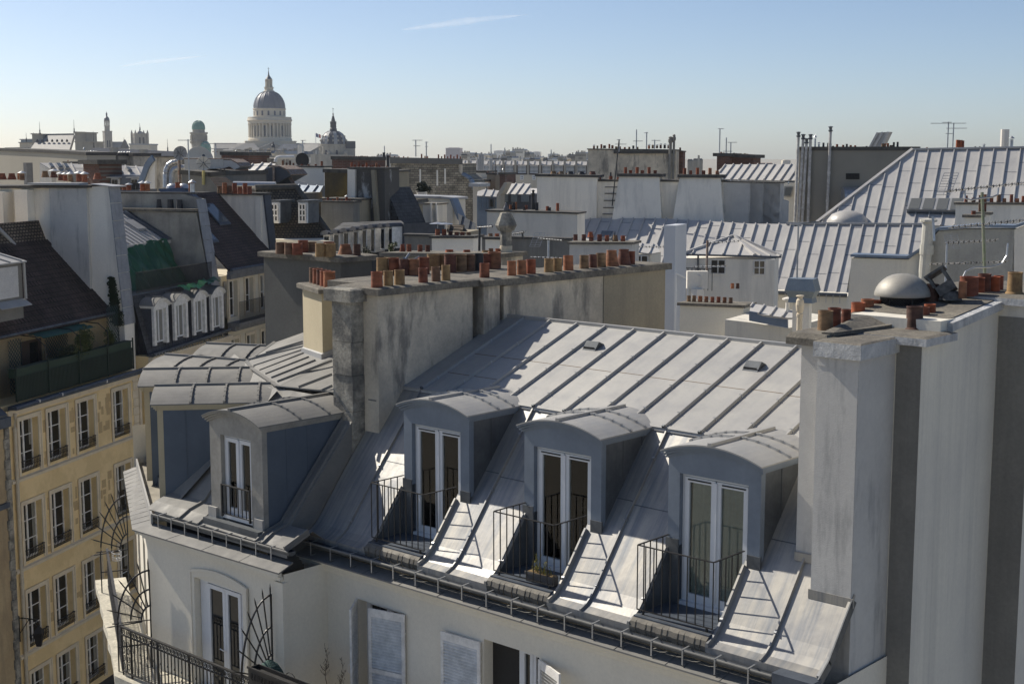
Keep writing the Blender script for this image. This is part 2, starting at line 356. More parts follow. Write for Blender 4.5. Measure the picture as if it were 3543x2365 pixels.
# right verge upstand along the party wall
for (ya,za),(yb,zb) in zip([(17.98,16.2),(18.3,16.42),(18.98,17.23)],[(18.3,16.42),(18.98,17.23),(19.0,17.26)]):
    m.beam((X1,ya,za-.01),(X1,yb,zb-.01),.05,.07); m.k=2; m.beam((X1+.035,ya,za-.12),(X1+.035,yb,zb-.12),.02,.16); m.k=0
m.beam((-11.25,19.215,17.53),(-10.7,19.215,17.53),.02,.14)
m.beam((-10.78,18.87,17.08),(-9.99,18.87,17.08),.03,.15)
m.build('mansard_roof',[zinc_bright,steel,zinc_dark],H)
# ---- balcony recesses: zinc floor, cheeks, apron
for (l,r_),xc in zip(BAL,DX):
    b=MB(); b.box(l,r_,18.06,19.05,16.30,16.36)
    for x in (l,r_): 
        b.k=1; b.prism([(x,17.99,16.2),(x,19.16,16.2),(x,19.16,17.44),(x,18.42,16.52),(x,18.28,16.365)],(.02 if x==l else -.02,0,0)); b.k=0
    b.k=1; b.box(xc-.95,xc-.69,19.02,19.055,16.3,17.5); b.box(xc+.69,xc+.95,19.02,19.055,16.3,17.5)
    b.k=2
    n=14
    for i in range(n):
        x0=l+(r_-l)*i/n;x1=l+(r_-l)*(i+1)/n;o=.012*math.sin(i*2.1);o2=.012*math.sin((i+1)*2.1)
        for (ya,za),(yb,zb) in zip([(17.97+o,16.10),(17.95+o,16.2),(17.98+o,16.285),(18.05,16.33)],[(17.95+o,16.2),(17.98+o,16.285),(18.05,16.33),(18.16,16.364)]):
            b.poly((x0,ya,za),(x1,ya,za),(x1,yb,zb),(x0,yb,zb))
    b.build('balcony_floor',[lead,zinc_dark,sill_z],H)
cfg=[[('ochre',-.5,.5,16.5,18.5)],[('grey',-.5,.52,16.5,18.55),('purple',-.45,.5,16.5,17.3)],[('pale',-.52,.5,16.5,18.55)]]
for i,xc in enumerate(DX): dormer(H,(xc,19.04,0),0,curt=cfg[i],seed=i+3,vents=True)
for l,r_ in BAL:
    b=MB();zt=17.54;y0=18.16;y1=19.05
    b.beam((l,y0,zt),(r_,y0,zt),.035,.014);b.beam((l,y0+.018,zt),(l,y1,zt),.035,.014);b.beam((r_,y0+.018,zt),(r_,y1,zt),.035,.014)
    b.beam((l,y0,16.43),(r_,y0,16.43),.03,.014)
    n=9
    for i in range(n+1):
        x=l+(r_-l)*i/n; b.beam((x,y0,16.44),(x,y0,zt),.015,.015,up=(0,1,0),lift=-.008)
    for k in range(1,5):
        y=y0+(y1-y0)*k/5
        zb=16.42+(y-18.3)*(17.376-16.42)/.8+.02
        for x in (l,r_): b.beam((x,y,min(zb,zt-.03)),(x,y,zt),.016,.016,up=(1,0,0),lift=-.008)
    b.beam((r_-.12,y0,16.33),(r_-.12,y0,16.43),.03,.03,up=(0,1,0))
    b.beam((l+.12,y0,16.33),(l+.12,y0,16.43),.03,.03,up=(0,1,0))
    b.build('railing',iron,H)
# ---- upper slope
S=(20.29-19.07)/3.25
def uz(y): return 19.07+(y-20.5)*S
u=MB(); X2,X3=-21.75,-11.2
u.poly((X2,20.45,uz(20.45)),(X3,20.45,uz(20.45)),(X3,23.75,20.29),(X2,23.75,20.29))
u.poly((X2,23.75,20.29),(X3,23.75,20.29),(X3,27.6,18.9),(X2,27.6,18.9))
u.prism([(X2,20.45,uz(20.45)+.004),(X3,20.45,uz(20.45)+.004),(X3,20.43,18.99),(X2,20.43,18.99)],(0,-.012,0))
u.beam((X2,20.47,uz(20.47)+.002),(X3,20.47,uz(20.47)+.002),.10,.012,up=(0,-S,1))
u.box(X2,X3,23.72,23.84,20.25,20.345)
for i in range(13):
    x=-21.14+.797*i
    if x>X3-.1: break
    u.k=0;u.beam((x,20.46,uz(20.46)-.004),(x,23.72,uz(23.72)-.004),.06,.062,taper=.6)
    u.k=2;u.beam((x,20.44,uz(20.44)-.02),(x,20.475,uz(20.475)-.01),.085,.085,taper=.6);u.k=0
    for y in (20.9,21.75,22.6,23.45):
        u.k=1;u.beam((x,y-.012,uz(y)+.001),(x,y+.012,uz(y)+.001),.085,.068,taper=.55);u.k=0
    yj=22.05+.06*math.sin(i*3.1)
    if x+.797<X3: u.k=3;u.beam((x+.03,yj,uz(yj)),(x+.767,yj,uz(yj)),.013,.005,up=(0,-S,1));u.k=0
    if i<2:
        u.k=3;u.beam((x+.03,21.2,uz(21.2)),(x+.767,21.2,uz(21.2)),.013,.005,up=(0,-S,1));u.k=0
jr=M('rusty_sheet_joint',(.20,.14,.09),rough=.8)
u.build('upper_roof',[zinc,steel,zinc_dark,jr],H)
for x,y in ((-18.42,22.85),(-14.38,22.8)):
    b=MB();z=uz(y)
    b.prism([(x-.17,y-.12,z-.045),(x-.17,y+.2,z+.075),(x-.13,y-.02,z+.15)],(.34,0,0)); b.k=1
    b.box(x-.15,x+.15,y-.105,y-.098,z-.02,z+.03); b.build('roof_vent',[zinc_dark,iron],H)
# ---- gutter of the front wing
def gutter(name,xa,xb,yc,z,r,brz,step=.62,ya2=None):
    b=MB(); n=10; dy=0 if ya2 is None else ya2-yc
    P=[(-r*math.cos(math.pi*i/n),-r*math.sin(math.pi*i/n)) for i in range(n+1)]
    prof=[(y,zz) for y,zz in P]+[(y*.93,zz*.93) for y,zz in P[::-1]]
    b.prism([(xa,yc+y,z+zz) for y,zz in prof],(xb-xa,dy,0))
    b.k=2;b.tube([(xa,yc-r-.008,z+.01),(xb,yc+dy-r-.008,z+.01)],.02,8)
    x=xa+.25
    while x<xb-.05:
        f=(x-xa)/(xb-xa); y=yc+dy*f
        b.k=1;b.beam((x,y-r-.028,brz),(x,y-r-.028,z+.02),.026,.012,up=(0,1,0));b.beam((x,y-r-.035,z+.028),(x,y+r,z+.04),.03,.008)
        b.beam((x,y-r-.028,brz),(x,y+r*.3,brz),.026,.01); x+=step
    b.k=0
    for xe in (xa,xb-.015): b.prism([(xe,yc+(dy if xe>xa else 0)+y,z+zz) for y,zz in P],(.015,0,0))
    b.build(name,[zinc_dark,steel,zinc_old],H)
gutter('gutter',-21.95,-10.75,17.87,16.10,.085,15.86)
b=MB();b.box(-10.70,-10.0,17.70,17.965,15.98,16.2);b.build('gutter_box',[lead],H)
gutter('gutter',-26.02,-21.42,16.93,16.14,.10,15.90,.48,17.06)
# ---- cornices
c=MB()
c.prism([(X0,18.06,15.9),(X0,17.70,15.82),(X0,17.70,15.795),(X0,18.06,15.795)],(-9.98-X0,0,0))
for x in [X0+1.05*i for i in range(1,12)]: c.beam((x,17.695,15.822),(x,18.06,15.902),.012,.006)
c.k=1
c.prism([(X0,17.74,15.79),(X0,17.74,15.765),(X0,17.80,15.735),(X0,17.83,15.69),(X0,17.83,15.67),(X0,17.88,15.64),(X0,17.90,15.56),(X0,17.946,15.55),(X0,17.946,15.79)],(-9.98-X0,0,0))
c.build('cornice',[zinc_old,plaster],H)
DB=V((-.885,.466,0)); NB=V((-.466,-.885,0)); K=V((-26.18,16.78,0))
def onB(s,o,z): p=K+DB*s+NB*o; return V((p.x,p.y,z))
c=MB()
# sloping zinc shelf round the corner of the left wing
ci=V((-26.05,16.93,15.92));co_=V((-26.36,16.53,15.80))
c.prism([(-21.42,17.08,15.92),tuple(ci),tuple(co_),(-21.36,16.66,15.80)],(0,0,-.03))
e1=onB(6.0,-.32,15.92);e2=onB(6.0,.03,15.80)
c.prism([tuple(ci+V((-.003,0,0))),tuple(e1),tuple(e2),tuple(co_+V((-.003,0,0)))],(0,0,-.03))
for f in (.25,.5,.75): 
    p=V((-21.42,17.08,15.92)).lerp(ci,f);q=V((-21.36,16.66,15.80)).lerp(co_,f);c.beam(p+V((0,0,.001)),q+V((0,0,.001)),.012,.006)
for k in range(1,15):
    f=k/15; p=ci.lerp(e1,f);q=co_.lerp(e2,f);c.beam(p+V((0,0,.001)),q+V((0,0,.001)),.014,.008)
c.prism([(-21.42,17.08,15.885),(-21.36,16.66,15.765),(-21.36,16.66,15.72),(-21.42,17.9,15.72),(-21.42,17.9,15.885)],(.0,0,0)) if 0 else None
c.k=1
c.prism([(-21.40,16.70,15.765),(-26.24,16.58,15.765),(-26.24,16.64,15.70),(-21.40,16.72,15.70)],(0,0,-.0)) if 0 else None
c.beam((-26.25,16.66,15.69),(-21.42,16.73,15.69),.10,.075);c.beam((-26.22,16.72,15.61),(-21.42,16.77,15.61),.08,.075)
c.beam(onB(.02,.20,15.69),onB(6.0,-.10,15.69),.10,.075)
c.build('cornice',[zinc_old,plaster],H)
# parapet gutter of the street side
g=MB(); g.prism([onB(0,-.1,15.93),onB(0,-.62,15.93),onB(6.1,-.70,15.93),onB(6.1,-.32,15.93)],(0,0,.05)); g.k=1
g.prism([onB(-.1,-.09,15.92),onB(6.1,-.30,15.92),onB(6.1,-.34,15.92),onB(-.1,-.13,15.92)],(0,0,.22)); g.k=2;g.prism([onB(0,-.585,15.93),onB(6.4,-.585,15.93),onB(6.4,-.62,15.93),onB(0,-.62,15.93)],(0,0,.3))
g.build('parapet_gutter',[M('dirty_zinc_gutter',(.34,.31,.25),(.24,.22,.18),ns=2,rough=.8,fine=.15),zinc,zinc_dark],H)
# ---- walls with openings
def wallgrid(mb,P,d,n,L,z0,z1,ops,dp):
    """wall face from P along d, L long, with reveals dp deep round the openings (s0,s1,z0,z1)"""
    P=V((P[0],P[1],0));d=V(d);n=V(n)
    S_=sorted({0,L}|{x for o in ops for x in o[:2] if 0<x<L});Z_=sorted({z0,z1}|{x for o in ops for x in o[2:4] if z0<x<z1})
    q=lambda s,z,o=0:P+d*s-n*o+V((0,0,z))
    for a,b_ in zip(S_,S_[1:]):
        for c_,e in zip(Z_,Z_[1:]):
            ms,mz=(a+b_)/2,(c_+e)/2
            if any(o[0]<ms<o[1] and o[2]<mz<o[3] for o in ops): continue
            mb.poly(q(a,c_),q(b_,c_),q(b_,e),q(a,e))
    for o in ops:
        a,b_,c_,e=o[:4]
        mb.poly(q(a,c_),q(a,e),q(a,e,dp),q(a,c_,dp));mb.poly(q(b_,c_),q(b_,c_,dp),q(b_,e,dp),q(b_,e))
        mb.poly(q(a,e),q(b_,e),q(b_,e,dp),q(a,e,dp));mb.poly(q(a,c_),q(a,c_,dp),q(b_,c_,dp),q(b_,c_))
wl=MB()
W1=(-20.47,-19.08,12.9,15.16);W2=(-16.98,-15.62,12.9,15.16);W3=(-12.9,-11.5,12.9,15.16)
ops=[(a-X0,b_-X0,c_,e) for a,b_,c_,e in (W1,W2,W3)]+[(a-X0,b_-X0,c_-3.1,e-3.1) for a,b_,c_,e in (W1,W2,W3)]
wallgrid(wl,(X0,17.95),(1,0,0),(0,-1,0),-9.98-X0,0,15.8,ops,.25)
DO=(-24.42,-22.72,12.6,15.05)
wallgrid(wl,(-26.18,16.78),(.9998,.012,0),(.012,-.9998,0),4.76,0,15.72,[(DO[0]+26.18,DO[1]+26.18,DO[2],DO[3])],.16)
wl.poly((-21.42,16.83,0),(-21.42,17.96,0),(-21.42,17.96,15.72),(-21.42,16.83,15.72))
wl.box(-21.66,-21.40,16.78,16.9,0,15.55)
DW=(onB(6,-.25,0)-V((K.x,K.y,0))).normalized();wallgrid(wl,(K.x,K.y),tuple(DW),(DW.y,-DW.x,0) if (DW.y*NB.x-DW.x*NB.y)>0 else (-DW.y,DW.x,0),6.0,0,15.72,[(1.2,2.3,12.6,15.1),(4.0,5.1,12.6,15.1)],.3)
bk=onB(6.0,-.25,0)
wl.poly((bk.x,bk.y,0),(bk.x-1.2,bk.y+3.6,0),(bk.x-1.2,bk.y+3.6,15.6),(bk.x,bk.y,15.6))
wl.poly((bk.x,bk.y,0),(-30,30,0),(-30,30,17),(bk.x,bk.y,17));wl.poly((-30,30,0),(-10,30,0),(-10,30,17),(-30,30,17))
wl.poly((-9.99,17.95,0),(-9.99,30,0),(-9.99,30,16),(-9.99,17.95,16))
wl.build('wall',[plaster],H)
# windows of the front wing
def casement(x0,x1,z0,z1,y,name='window',par=H,mid=True,cross=()):
    f=MB();frame_rect(f,x0,x1,z0,z1,y,.06,.06)
    if mid: xm=(x0+x1)/2; frame_rect(f,x0+.062,xm-.005,z0+.062,z1-.062,y-.01,.07,.05);frame_rect(f,xm+.005,x1-.062,z0+.062,z1-.062,y-.01,.07,.05)
    for z in cross: f.box(x0+.07,x1-.07,y,y+.03,z-.015,z+.015)
    o=f.build(name,white,par); g=MB();g.box(x0+.03,x1-.03,y+.035,y+.045,z0+.03,z1-.03);g.build('window_pane',glass,o);return o
casement(W1[0],W1[1],W1[2],W1[3],18.18);casement(W3[0],W3[1],W3[2],W3[3],18.18)
o_=casement(-16.3,W2[1],W2[2],W2[3],18.18)
b=MB();b.box(W2[0],-16.3,18.195,18.2,12.9,15.16);b.build('window_pane',inside,o_)  # near-black sheet paints the room's shade where the window stands open
def shutter(P,d,wd,z0,z1):
    """louvred leaf hinged at P, opening along d"""
    P=V((P[0],P[1],0));d=V((d[0],d[1],0)).normalized();n=V((d.y,-d.x,0));b=MB()
    def bx(s0,s1,za,zb,t0,t1): b.prism([P+d*s0+n*t0+V((0,0,za)),P+d*s1+n*t0+V((0,0,za)),P+d*s1+n*t1+V((0,0,za)),P+d*s0+n*t1+V((0,0,za))],(0,0,zb-za))
    bx(0,.07,z0,z1,-.02,.02);bx(wd-.07,wd,z0,z1,-.02,.02);bx(.07,wd-.07,z1-.16,z1,-.018,.018);bx(.07,wd-.07,z0,z0+.12,-.018,.018);bx(.07,wd-.07,z1-1.3,z1-1.22,-.018,.018)
    z=z0+.14
    while z<z1-.18:
        a=P+d*.07+V((0,0,z));e=P+d*(wd-.07)+V((0,0,z))
        b.add([a-n*.02,e-n*.02,e+n*.02+V((0,0,.04)),a+n*.02+V((0,0,.04)),a-n*.02+V((0,0,.008)),e-n*.02+V((0,0,.008)),e+n*.02+V((0,0,.048)),a+n*.02+V((0,0,.048))],[[0,1,2,3],[7,6,5,4],[0,4,5,1],[2,6,7,3]])
        z+=.062
    k=b
    for zz in (z0+.5,z1-.4): k.prism([P+n*.02+V((0,0,zz)),P+d*.09+n*.02+V((0,0,zz)),P+d*.09+n*.028+V((0,0,zz)),P+n*.028+V((0,0,zz))],(0,0,.03))
    k.tube([P+d*(wd-.02)+n*.02+V((0,0,z0+1.15)),P+d*(wd-.02)+n*.06+V((0,0,z0+1.13)),P+d*(wd-.02)+n*.06+V((0,0,z0+.99)),P+d*(wd-.02)+n*.02+V((0,0,z0+.97))],.008,5)
    b.build('shutter',white_old,H)
shutter((-20.5,17.94),(.62,-.78),.72,12.9,15.16)
shutter((-19.05,17.90),(-.97,-.22),.86,12.9,15.16)
shutter((-17.02,17.90),(-.99,-.05),.98,12.9,15.10)
shutter((-15.58,17.90),(.92,-.38),.80,12.9,15.14)
# arched balcony door of the left wing with moulded surround
b=MB();AR=arc(.85,15.05,15.19,12);xm=(DO[0]+DO[1])/2
for t,o,w_ in ((0,.03,.10),(.10,.05,.05)):
    pts=[(-.85-t,12.6)]+[(x*(1+t/.85),z+t) for x,z in AR]+[(.85+t,12.6)]
    pt2=[(x*(1+w_/.85) if abs(x)<.849 else x+math.copysign(w_,x),z+w_ if z>12.7 else z) for x,z in pts]
    for (p,q,r_,s_) in zip(pts,pts[1:],pt2,pt2[1:]): b.prism([(xm+p[0],16.80,p[1]),(xm+q[0],16.80,q[1]),(xm+s_[0],16.80,s_[1]),(xm+r_[0],16.80,r_[1])],(0,-o,0))
b.build('door_surround',plaster,H)
b=MB();b.prism([(xm-.86,16.815,15.05)]+[(xm+x,16.815,z) for x,z in AR]+[(xm+.86,16.815,15.05)],(0,-.012,0));b.build('door_head',plaster,H)
b=MB()
fx0,fx1=DO[0]+.25,DO[1]-.14
b.box(DO[0]+.02,fx0,16.92,16.95,12.6,15.05);frame_rect(b,fx0,fx1,12.6,15.05,16.90,.07,.06);xq=fx0+.70
frame_rect(b,fx0+.072,xq-.005,12.65,14.97,16.88,.09,.06);frame_rect(b,xq+.005,fx1-.072,12.65,14.97,16.88,.09,.06)
b.tube([(xq-.02,16.87,13.62),(xq-.02,16.83,13.62),(xq-.16,16.83,13.64)],.012,6)
od=b.build('balcony_door',white,H);g=MB();g.box(fx0+.1,fx1-.1,16.915,16.925,12.7,14.95);g.build('window_pane',glass,od)
# ---- left wing roof: front slope, hip to the street slope, upper slopes
r=MB()
lw=[(17.0,16.16),(17.25,16.30),(17.66,16.42),(19.69,18.72)]
def lz(y):
    for (ya,za),(yb,zb) in zip(lw,lw[1:]):
        if y<=yb: return za+(zb-za)*(y-ya)/(yb-ya)
    return 18.72
for (ya,za),(yb,zb) in zip(lw,lw[1:]): xr=-21.5 if ya<17.6 else -22.2;r.poly((-26.5,ya,za),(xr,ya,za),(xr,yb,zb),(-26.5,yb,zb))
r.poly((-22.2,17.66,16.42),(-22.2,19.69,18.72),(-22.2,19.69,17.5),(-22.2,18.2,16.2),(-22.2,17.66,16.0));r.poly((-22.17,17.66,16.42),(-21.5,17.66,16.42),(-21.5,17.95,16.2),(-22.17,17.95,16.2));r.box(-26.15,-21.5,16.985,16.998,16.0,16.17)
for x,y0,y1 in ((-25.2,16.99,18.6),(-24.5,16.99,17.9),(-22.5,16.99,19.4),(-22.28,16.99,19.3)):
    P=[y0,17.25,17.66,y1]
    for ya,yb in zip(P,P[1:]): r.beam((x,ya,lz(ya)-.004),(x,yb,lz(yb)-.004),.05,.055,taper=.65)
# street-side slope behind the street dormers
hb=[onB(0.1,-.6,16.2),onB(6.4,-.6,16.2),onB(6.4,-3.0,18.72),onB(.1,-3.0,18.72)]
r.poly(*hb)
r.beam((-21.53,16.98,16.12),(-21.53,17.6,16.36),.04,.14)
r.build('wing_mansard_roof',[zinc_old,zinc_dark],H)
UA=V((.474,.88,0)); UP0=V((-25.13,19.69,18.75))
def ub(x,y): return 18.75+.36*((x-UP0.x)*UA.x+(y-UP0.y)*UA.y)
u=MB()
low=[(-21.8,19.75),(-23.5,19.85),(-25.13,19.69),(-27.73,20.96),(-28.85,21.63),(-30.5,24.0)]
def uzz(x,y): return ub(x,y)
tops=[(-21.8,24.5),(-22.5,25.0),(-24.0,25.2),(-25.2,25.5),(-26.2,26),(-28.5,27)]
zt_=lambda p:uzz(*p)
for (a,b_,e,d) in zip(low,low[1:],tops[1:],tops): 
    if a[0]>-25: za,zb=18.76,18.76
    A_=(a[0],a[1],max(18.74,min(zt_(a),18.95)) if a[0]<-25 else 18.80);B_=(b_[0],b_[1],max(18.74,min(zt_(b_),18.95)) if b_[0]<-25.1 else (18.75 if b_[0]<-25 else 18.80))
    u.poly(A_,B_,(e[0],e[1],zt_(e)-.35 if e[0]>-24.5 else zt_(e)),(d[0],d[1],zt_(d)-.35 if d[0]>-24.5 else zt_(d)))
    u.beam(B_,A_,.09,.03)
pl=(-UA.x*.36,-UA.y*.36,1)
for qa,qb in (((1000,435),(1372,292)),((960,410),(1260,290)),((920,385),(1215,268)),((880,360),(1180,243)),((840,330),(1172,222)),((790,292),(1172,200)),((855,268),(1172,180)),((925,240),(1172,165)),((1145,472),(1372,385)),((1300,495),(1372,462))):
    A_=onP(b3(*qa),UP0,pl);B_=onP(b3(*qb),UP0,pl);u.beam(A_,B_,.055,.06,taper=.65,lift=-.01)
u.build('wing_upper_roof',[zinc_old],H)
# dormers of the left wing
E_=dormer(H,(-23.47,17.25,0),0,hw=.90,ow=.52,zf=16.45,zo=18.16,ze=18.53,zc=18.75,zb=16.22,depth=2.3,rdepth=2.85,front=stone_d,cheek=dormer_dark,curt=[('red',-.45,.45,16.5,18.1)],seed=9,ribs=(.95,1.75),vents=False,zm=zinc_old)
b=MB()
for x in (-23.95,-22.99): b.box(x-.02,x+.02,17.2,17.24,16.4,17.1)
b.beam((-23.97,17.22,17.08),(-22.97,17.22,17.08),.04,.02);b.beam((-23.97,17.22,16.46),(-22.97,17.22,16.46),.03,.015)
for i in range(1,7): x=-23.95+.96*i/7; b.beam((x,17.22,16.46),(x,17.22,17.08),.018,.018,up=(0,1,0))
b.build('railing',iron,H)
b=MB();b.box(-24.42,-22.52,17.05,17.26,16.18,16.33)
b.k=1
for x in (-24.28,-22.68): b.box(x-.14,x+.14,17.19,17.247,16.26,16.55)
b.build('dormer_sill',[zinc_dark,zinc],H)
for fx,fy,ax,ay in ((-27.38,17.93,1.69,1.97),(-29.75,19.17,1.76,1.92),(-31.54,21.01,2.48,.78),(-32.56,23.07,2.0,.98)):
    L_=math.hypot(ax,ay)
    ang=math.atan2(ay,ax)-math.pi/2
    D_=V((ax/L_,ay/L_,0)); rd=L_+.25
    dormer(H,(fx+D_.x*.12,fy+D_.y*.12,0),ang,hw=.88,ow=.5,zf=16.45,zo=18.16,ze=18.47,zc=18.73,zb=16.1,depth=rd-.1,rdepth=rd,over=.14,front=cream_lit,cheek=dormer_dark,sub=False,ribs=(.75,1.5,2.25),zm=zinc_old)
# ================================================ chimney walls and their pots
def unit_pot(name,prof,mat,n=18):
    b=MB();b.lathe((0,0,0),prof,n)
    b.lathe((0,0,0),[(.0001,.86),(prof[-1][0],.86)],n)
    me=bpy.data.meshes.new(name);me.from_pydata([tuple(p) for p in b.v],[],b.f);me.materials.append(mat)
    me.polygons.foreach_set('use_smooth',[True]*len(me.polygons));me.set_sharp_from_angle(angle=.7) if hasattr(me,'set_sharp_from_angle') else None
    return me
PR_S=[(1.02,0),(1.0,.3),(.96,.93),(1.0,.955),(1.0,1.0),(.84,1.0),(.84,.86)]
PR_F=[(1.25,0),(1.1,.1),(.98,.5),(.9,.92),(.94,.95),(.94,1.0),(.78,1.0),(.78,.86)]
PR_W=[(1.35,0),(1.2,.15),(.95,.6),(.8,.93),(.86,.95),(.86,1.0),(.7,1.0),(.7,.86)]
PR_L=[(1.3,-.05),(1.22,.06),(1.02,.12),(1.0,.3),(.95,.93),(1.0,.955),(1.0,1.0),(.84,1.0),(.84,.86)]
POT={}
for k,mt in (('c',clay),('o',clay_o),('f',clay_far),('d',potdark),('y',M('yellow_clay',(.34,.22,.10),(.20,.12,.06),ns=6,rough=.9,bump=.3,fine=.15)),('s',steel)):
    for s_,pf in (('s',PR_S),('f',PR_F),('w',PR_W),('l',PR_L)): POT[k+s_]=unit_pot('chimney_pot',pf,mt)
b=MB();b.lathe((0,0,0),[(1.75,1.12),(1.7,1.13),(.05,1.42)],14);b.lathe((0,0,0),[(1.7,1.11),(.05,1.39)],14)
for a in (.3,2.4,4.5): b.beam((.9*math.cos(a),.9*math.sin(a),.85),(1.0*math.cos(a),1.0*math.sin(a),1.16),.12,.05,up=(math.cos(a),math.sin(a),0))
COWL=bpy.data.meshes.new('cowl');COWL.from_pydata([tuple(p) for p in b.v],[],b.f);COWL.materials.append(steel)
def pot(par,p,r,h,kind='cs',cowl=False,tilt=0):
    o=bpy.data.objects.new('chimney_pot',POT[kind]);SC.collection.objects.link(o);o.parent=par
    base=V(par.location); q=par.parent
    while q is not None: base=base+V(q.location);q=q.parent
    o.location=V(p)-base-V((0,0,.01));o.scale=(r,r,h);o.rotation_euler=(tilt,tilt*.6,random.uniform(0,6))
    if cowl:
        c_=bpy.data.objects.new('cowl',COWL);SC.collection.objects.link(c_);c_.parent=o
    return o
def fillet(mb,p,r): mb.lathe(p,[(r*1.55,-.01),(r*1.3,.035),(r*1.0,.06)],12)
# ---- chimney wall on the left of the roof
L1=thing('chimney_wall','long stained plaster chimney wall with stone pilaster end above the zinc roof','chimney',(-21.9,23,16))
b=MB()
b.box(-22.75,-21.72,19.72,22.62,16.2,21.08);b.box(-22.75,-21.98,22.62,22.86,16.2,21.08);b.box(-22.75,-21.60,22.86,23.40,16.2,21.08);b.box(-22.75,-21.95,23.40,23.6,16.2,21.06);b.box(-22.75,-21.66,23.6,27.3,16.2,21.02)
b.k=1;b.box(-22.75,-21.64,27.3,29.92,16.2,21.02)
b.build('wall',[plaster_d,plaster_b],L1)
b=MB()
z=17.0;hs=[.95,.62,.78,.72,.86,.75]
for i,h in enumerate(hs):
    j=.02*((i*7)%3-1); z1_=min(z+h-.012,20.92)
    if z<20.9: b.box(-22.79-j*.4,-22.17+j*.3,19.37+j*.4,20.05,z,z1_)
    z+=h
b.box(-22.74,-22.20,19.40,20.0,16.2,20.93)
b.build('stone_pilaster',[block],L1)
b=MB()
def capslab(mb,pts,z0,z1,dz=.03,top=None):
    """a rough mortar slab on a wall head, weathered to the edges"""
    pts=[V((p[0],p[1],0)) for p in pts];n=len(pts);c_=sum(pts,V((0,0,0)))/n
    lo=[p+V((0,0,z0)) for p in pts];hi=[p+V((0,0,z1-dz)) for p in pts];inn=[p+(c_-p)*.12+V((0,0,z1)) for p in pts]
    vs=lo+hi+inn
    mb.add(vs,[list(range(n))[::-1]]+[[i,(i+1)%n,(i+1)%n+n,i+n] for i in range(n)])
    mb.add(vs,[list(range(2*n,3*n))]+[[n+i,n+(i+1)%n,2*n+(i+1)%n,2*n+i] for i in range(n)],top)
capslab(b,[(-22.95,19.62),(-21.58,19.62),(-21.58,22.78),(-22.95,22.78)],21.08,21.25)
capslab(b,[(-22.95,22.70),(-21.44,22.70),(-21.44,23.55),(-22.95,23.55)],21.07,21.235)
capslab(b,[(-22.95,23.5),(-21.52,23.5),(-21.52,30.05),(-22.95,30.05)],21.03,21.22)
b.k=1;capslab(b,[(-22.93,19.26),(-22.06,19.26),(-22.06,20.0),(-22.93,20.0)],20.93,21.215)
b.build('chimney_cap',[mortar,block],L1)
for q,r_,h,k in (((682,434),.125,.36,'cs'),((770,430),.105,.36,'ys'),((857,424),.115,.36,'ys'),((1040,410),.105,.36,'cs'),((1140,400),.10,.36,'cs'),((1217,394),.10,.38,'ys'),((1515,372),.115,.35,'cs'),((1727,352),.105,.35,'os'),((1803,345),.115,.35,'cs'),((1875,338),.115,.35,'os'),((2013,322),.115,.33,'ys'),((2080,315),.115,.33,'ys'),((2165,305),.125,.37,'os')):
    p=onX(b4(*q),-21.86); p.z=21.22; pot(L1,p,r_,h,k,tilt=random.uniform(-.03,.03))
f=MB()
f2=[]
for q,r_,h in (((345,1525),.12,.36),((432,1520),.10,.36),((510,1490),.13,.38),((615,1475),.155,.43),((735,1465),.155,.43),((810,1455),.10,.36)):
    p=onX(a4(*q),-21.9);p.z=21.2;pot(L1,p,r_,h,'cw' if r_>.15 else 'cs')
# ---- second chimney wall just behind it
L2=thing('chimney_wall','mortar capped chimney wall crowded with old brown pots behind the stained wall','chimney',(-24.1,23,16))
b=MB();b.box(-24.35,-23.1,20.9,26.5,16.2,21.02);b.build('wall',[plaster_b],L2)
b=MB();capslab(b,[(-24.5,20.7),(-23.05,20.7),(-23.05,26.7),(-24.5,26.7)],21.02,21.2);b.build('chimney_cap',[mortar],L2)
for q,r_,h,k in (((725,345),.145,.44,'ys'),((815,345),.13,.44,'cs'),((895,350),.13,.42,'cs'),((970,350),.13,.42,'cs'),((1045,340),.14,.44,'cs'),((1120,305),.16,.42,'ys'),((1185,300),.13,.4,'ys'),((1250,328),.15,.48,'cs'),((1330,322),.15,.46,'cs'),((1400,316),.13,.44,'cs'),((1470,312),.12,.46,'ds'),((1535,300),.12,.42,'cs'),((1590,298),.17,.46,'cs')):
    p=onZ(b4(*q),21.17);pot(L2,p,r_,h,k,tilt=random.uniform(-.02,.02))
# ---- small ochre stack on the left wing
L3=thing('chimney_stack','square pale yellow chimney stack with five clay pots on the left wing roof','chimney',(-26,21.6,18.5))
P3=V((-25.39,21.27,0));d3=azv(-24.6);n3=V((d3.y,-d3.x,0)); n3=n3 if n3.x>0 else -n3
w3=1.62;t3=.55
def foot(o,d,n,w_,t,e=0): return [o-d*e+n*e*1.0,o+d*(w_+e)+n*e,o+d*(w_+e)-n*(t+e),o-d*e-n*(t+e)]
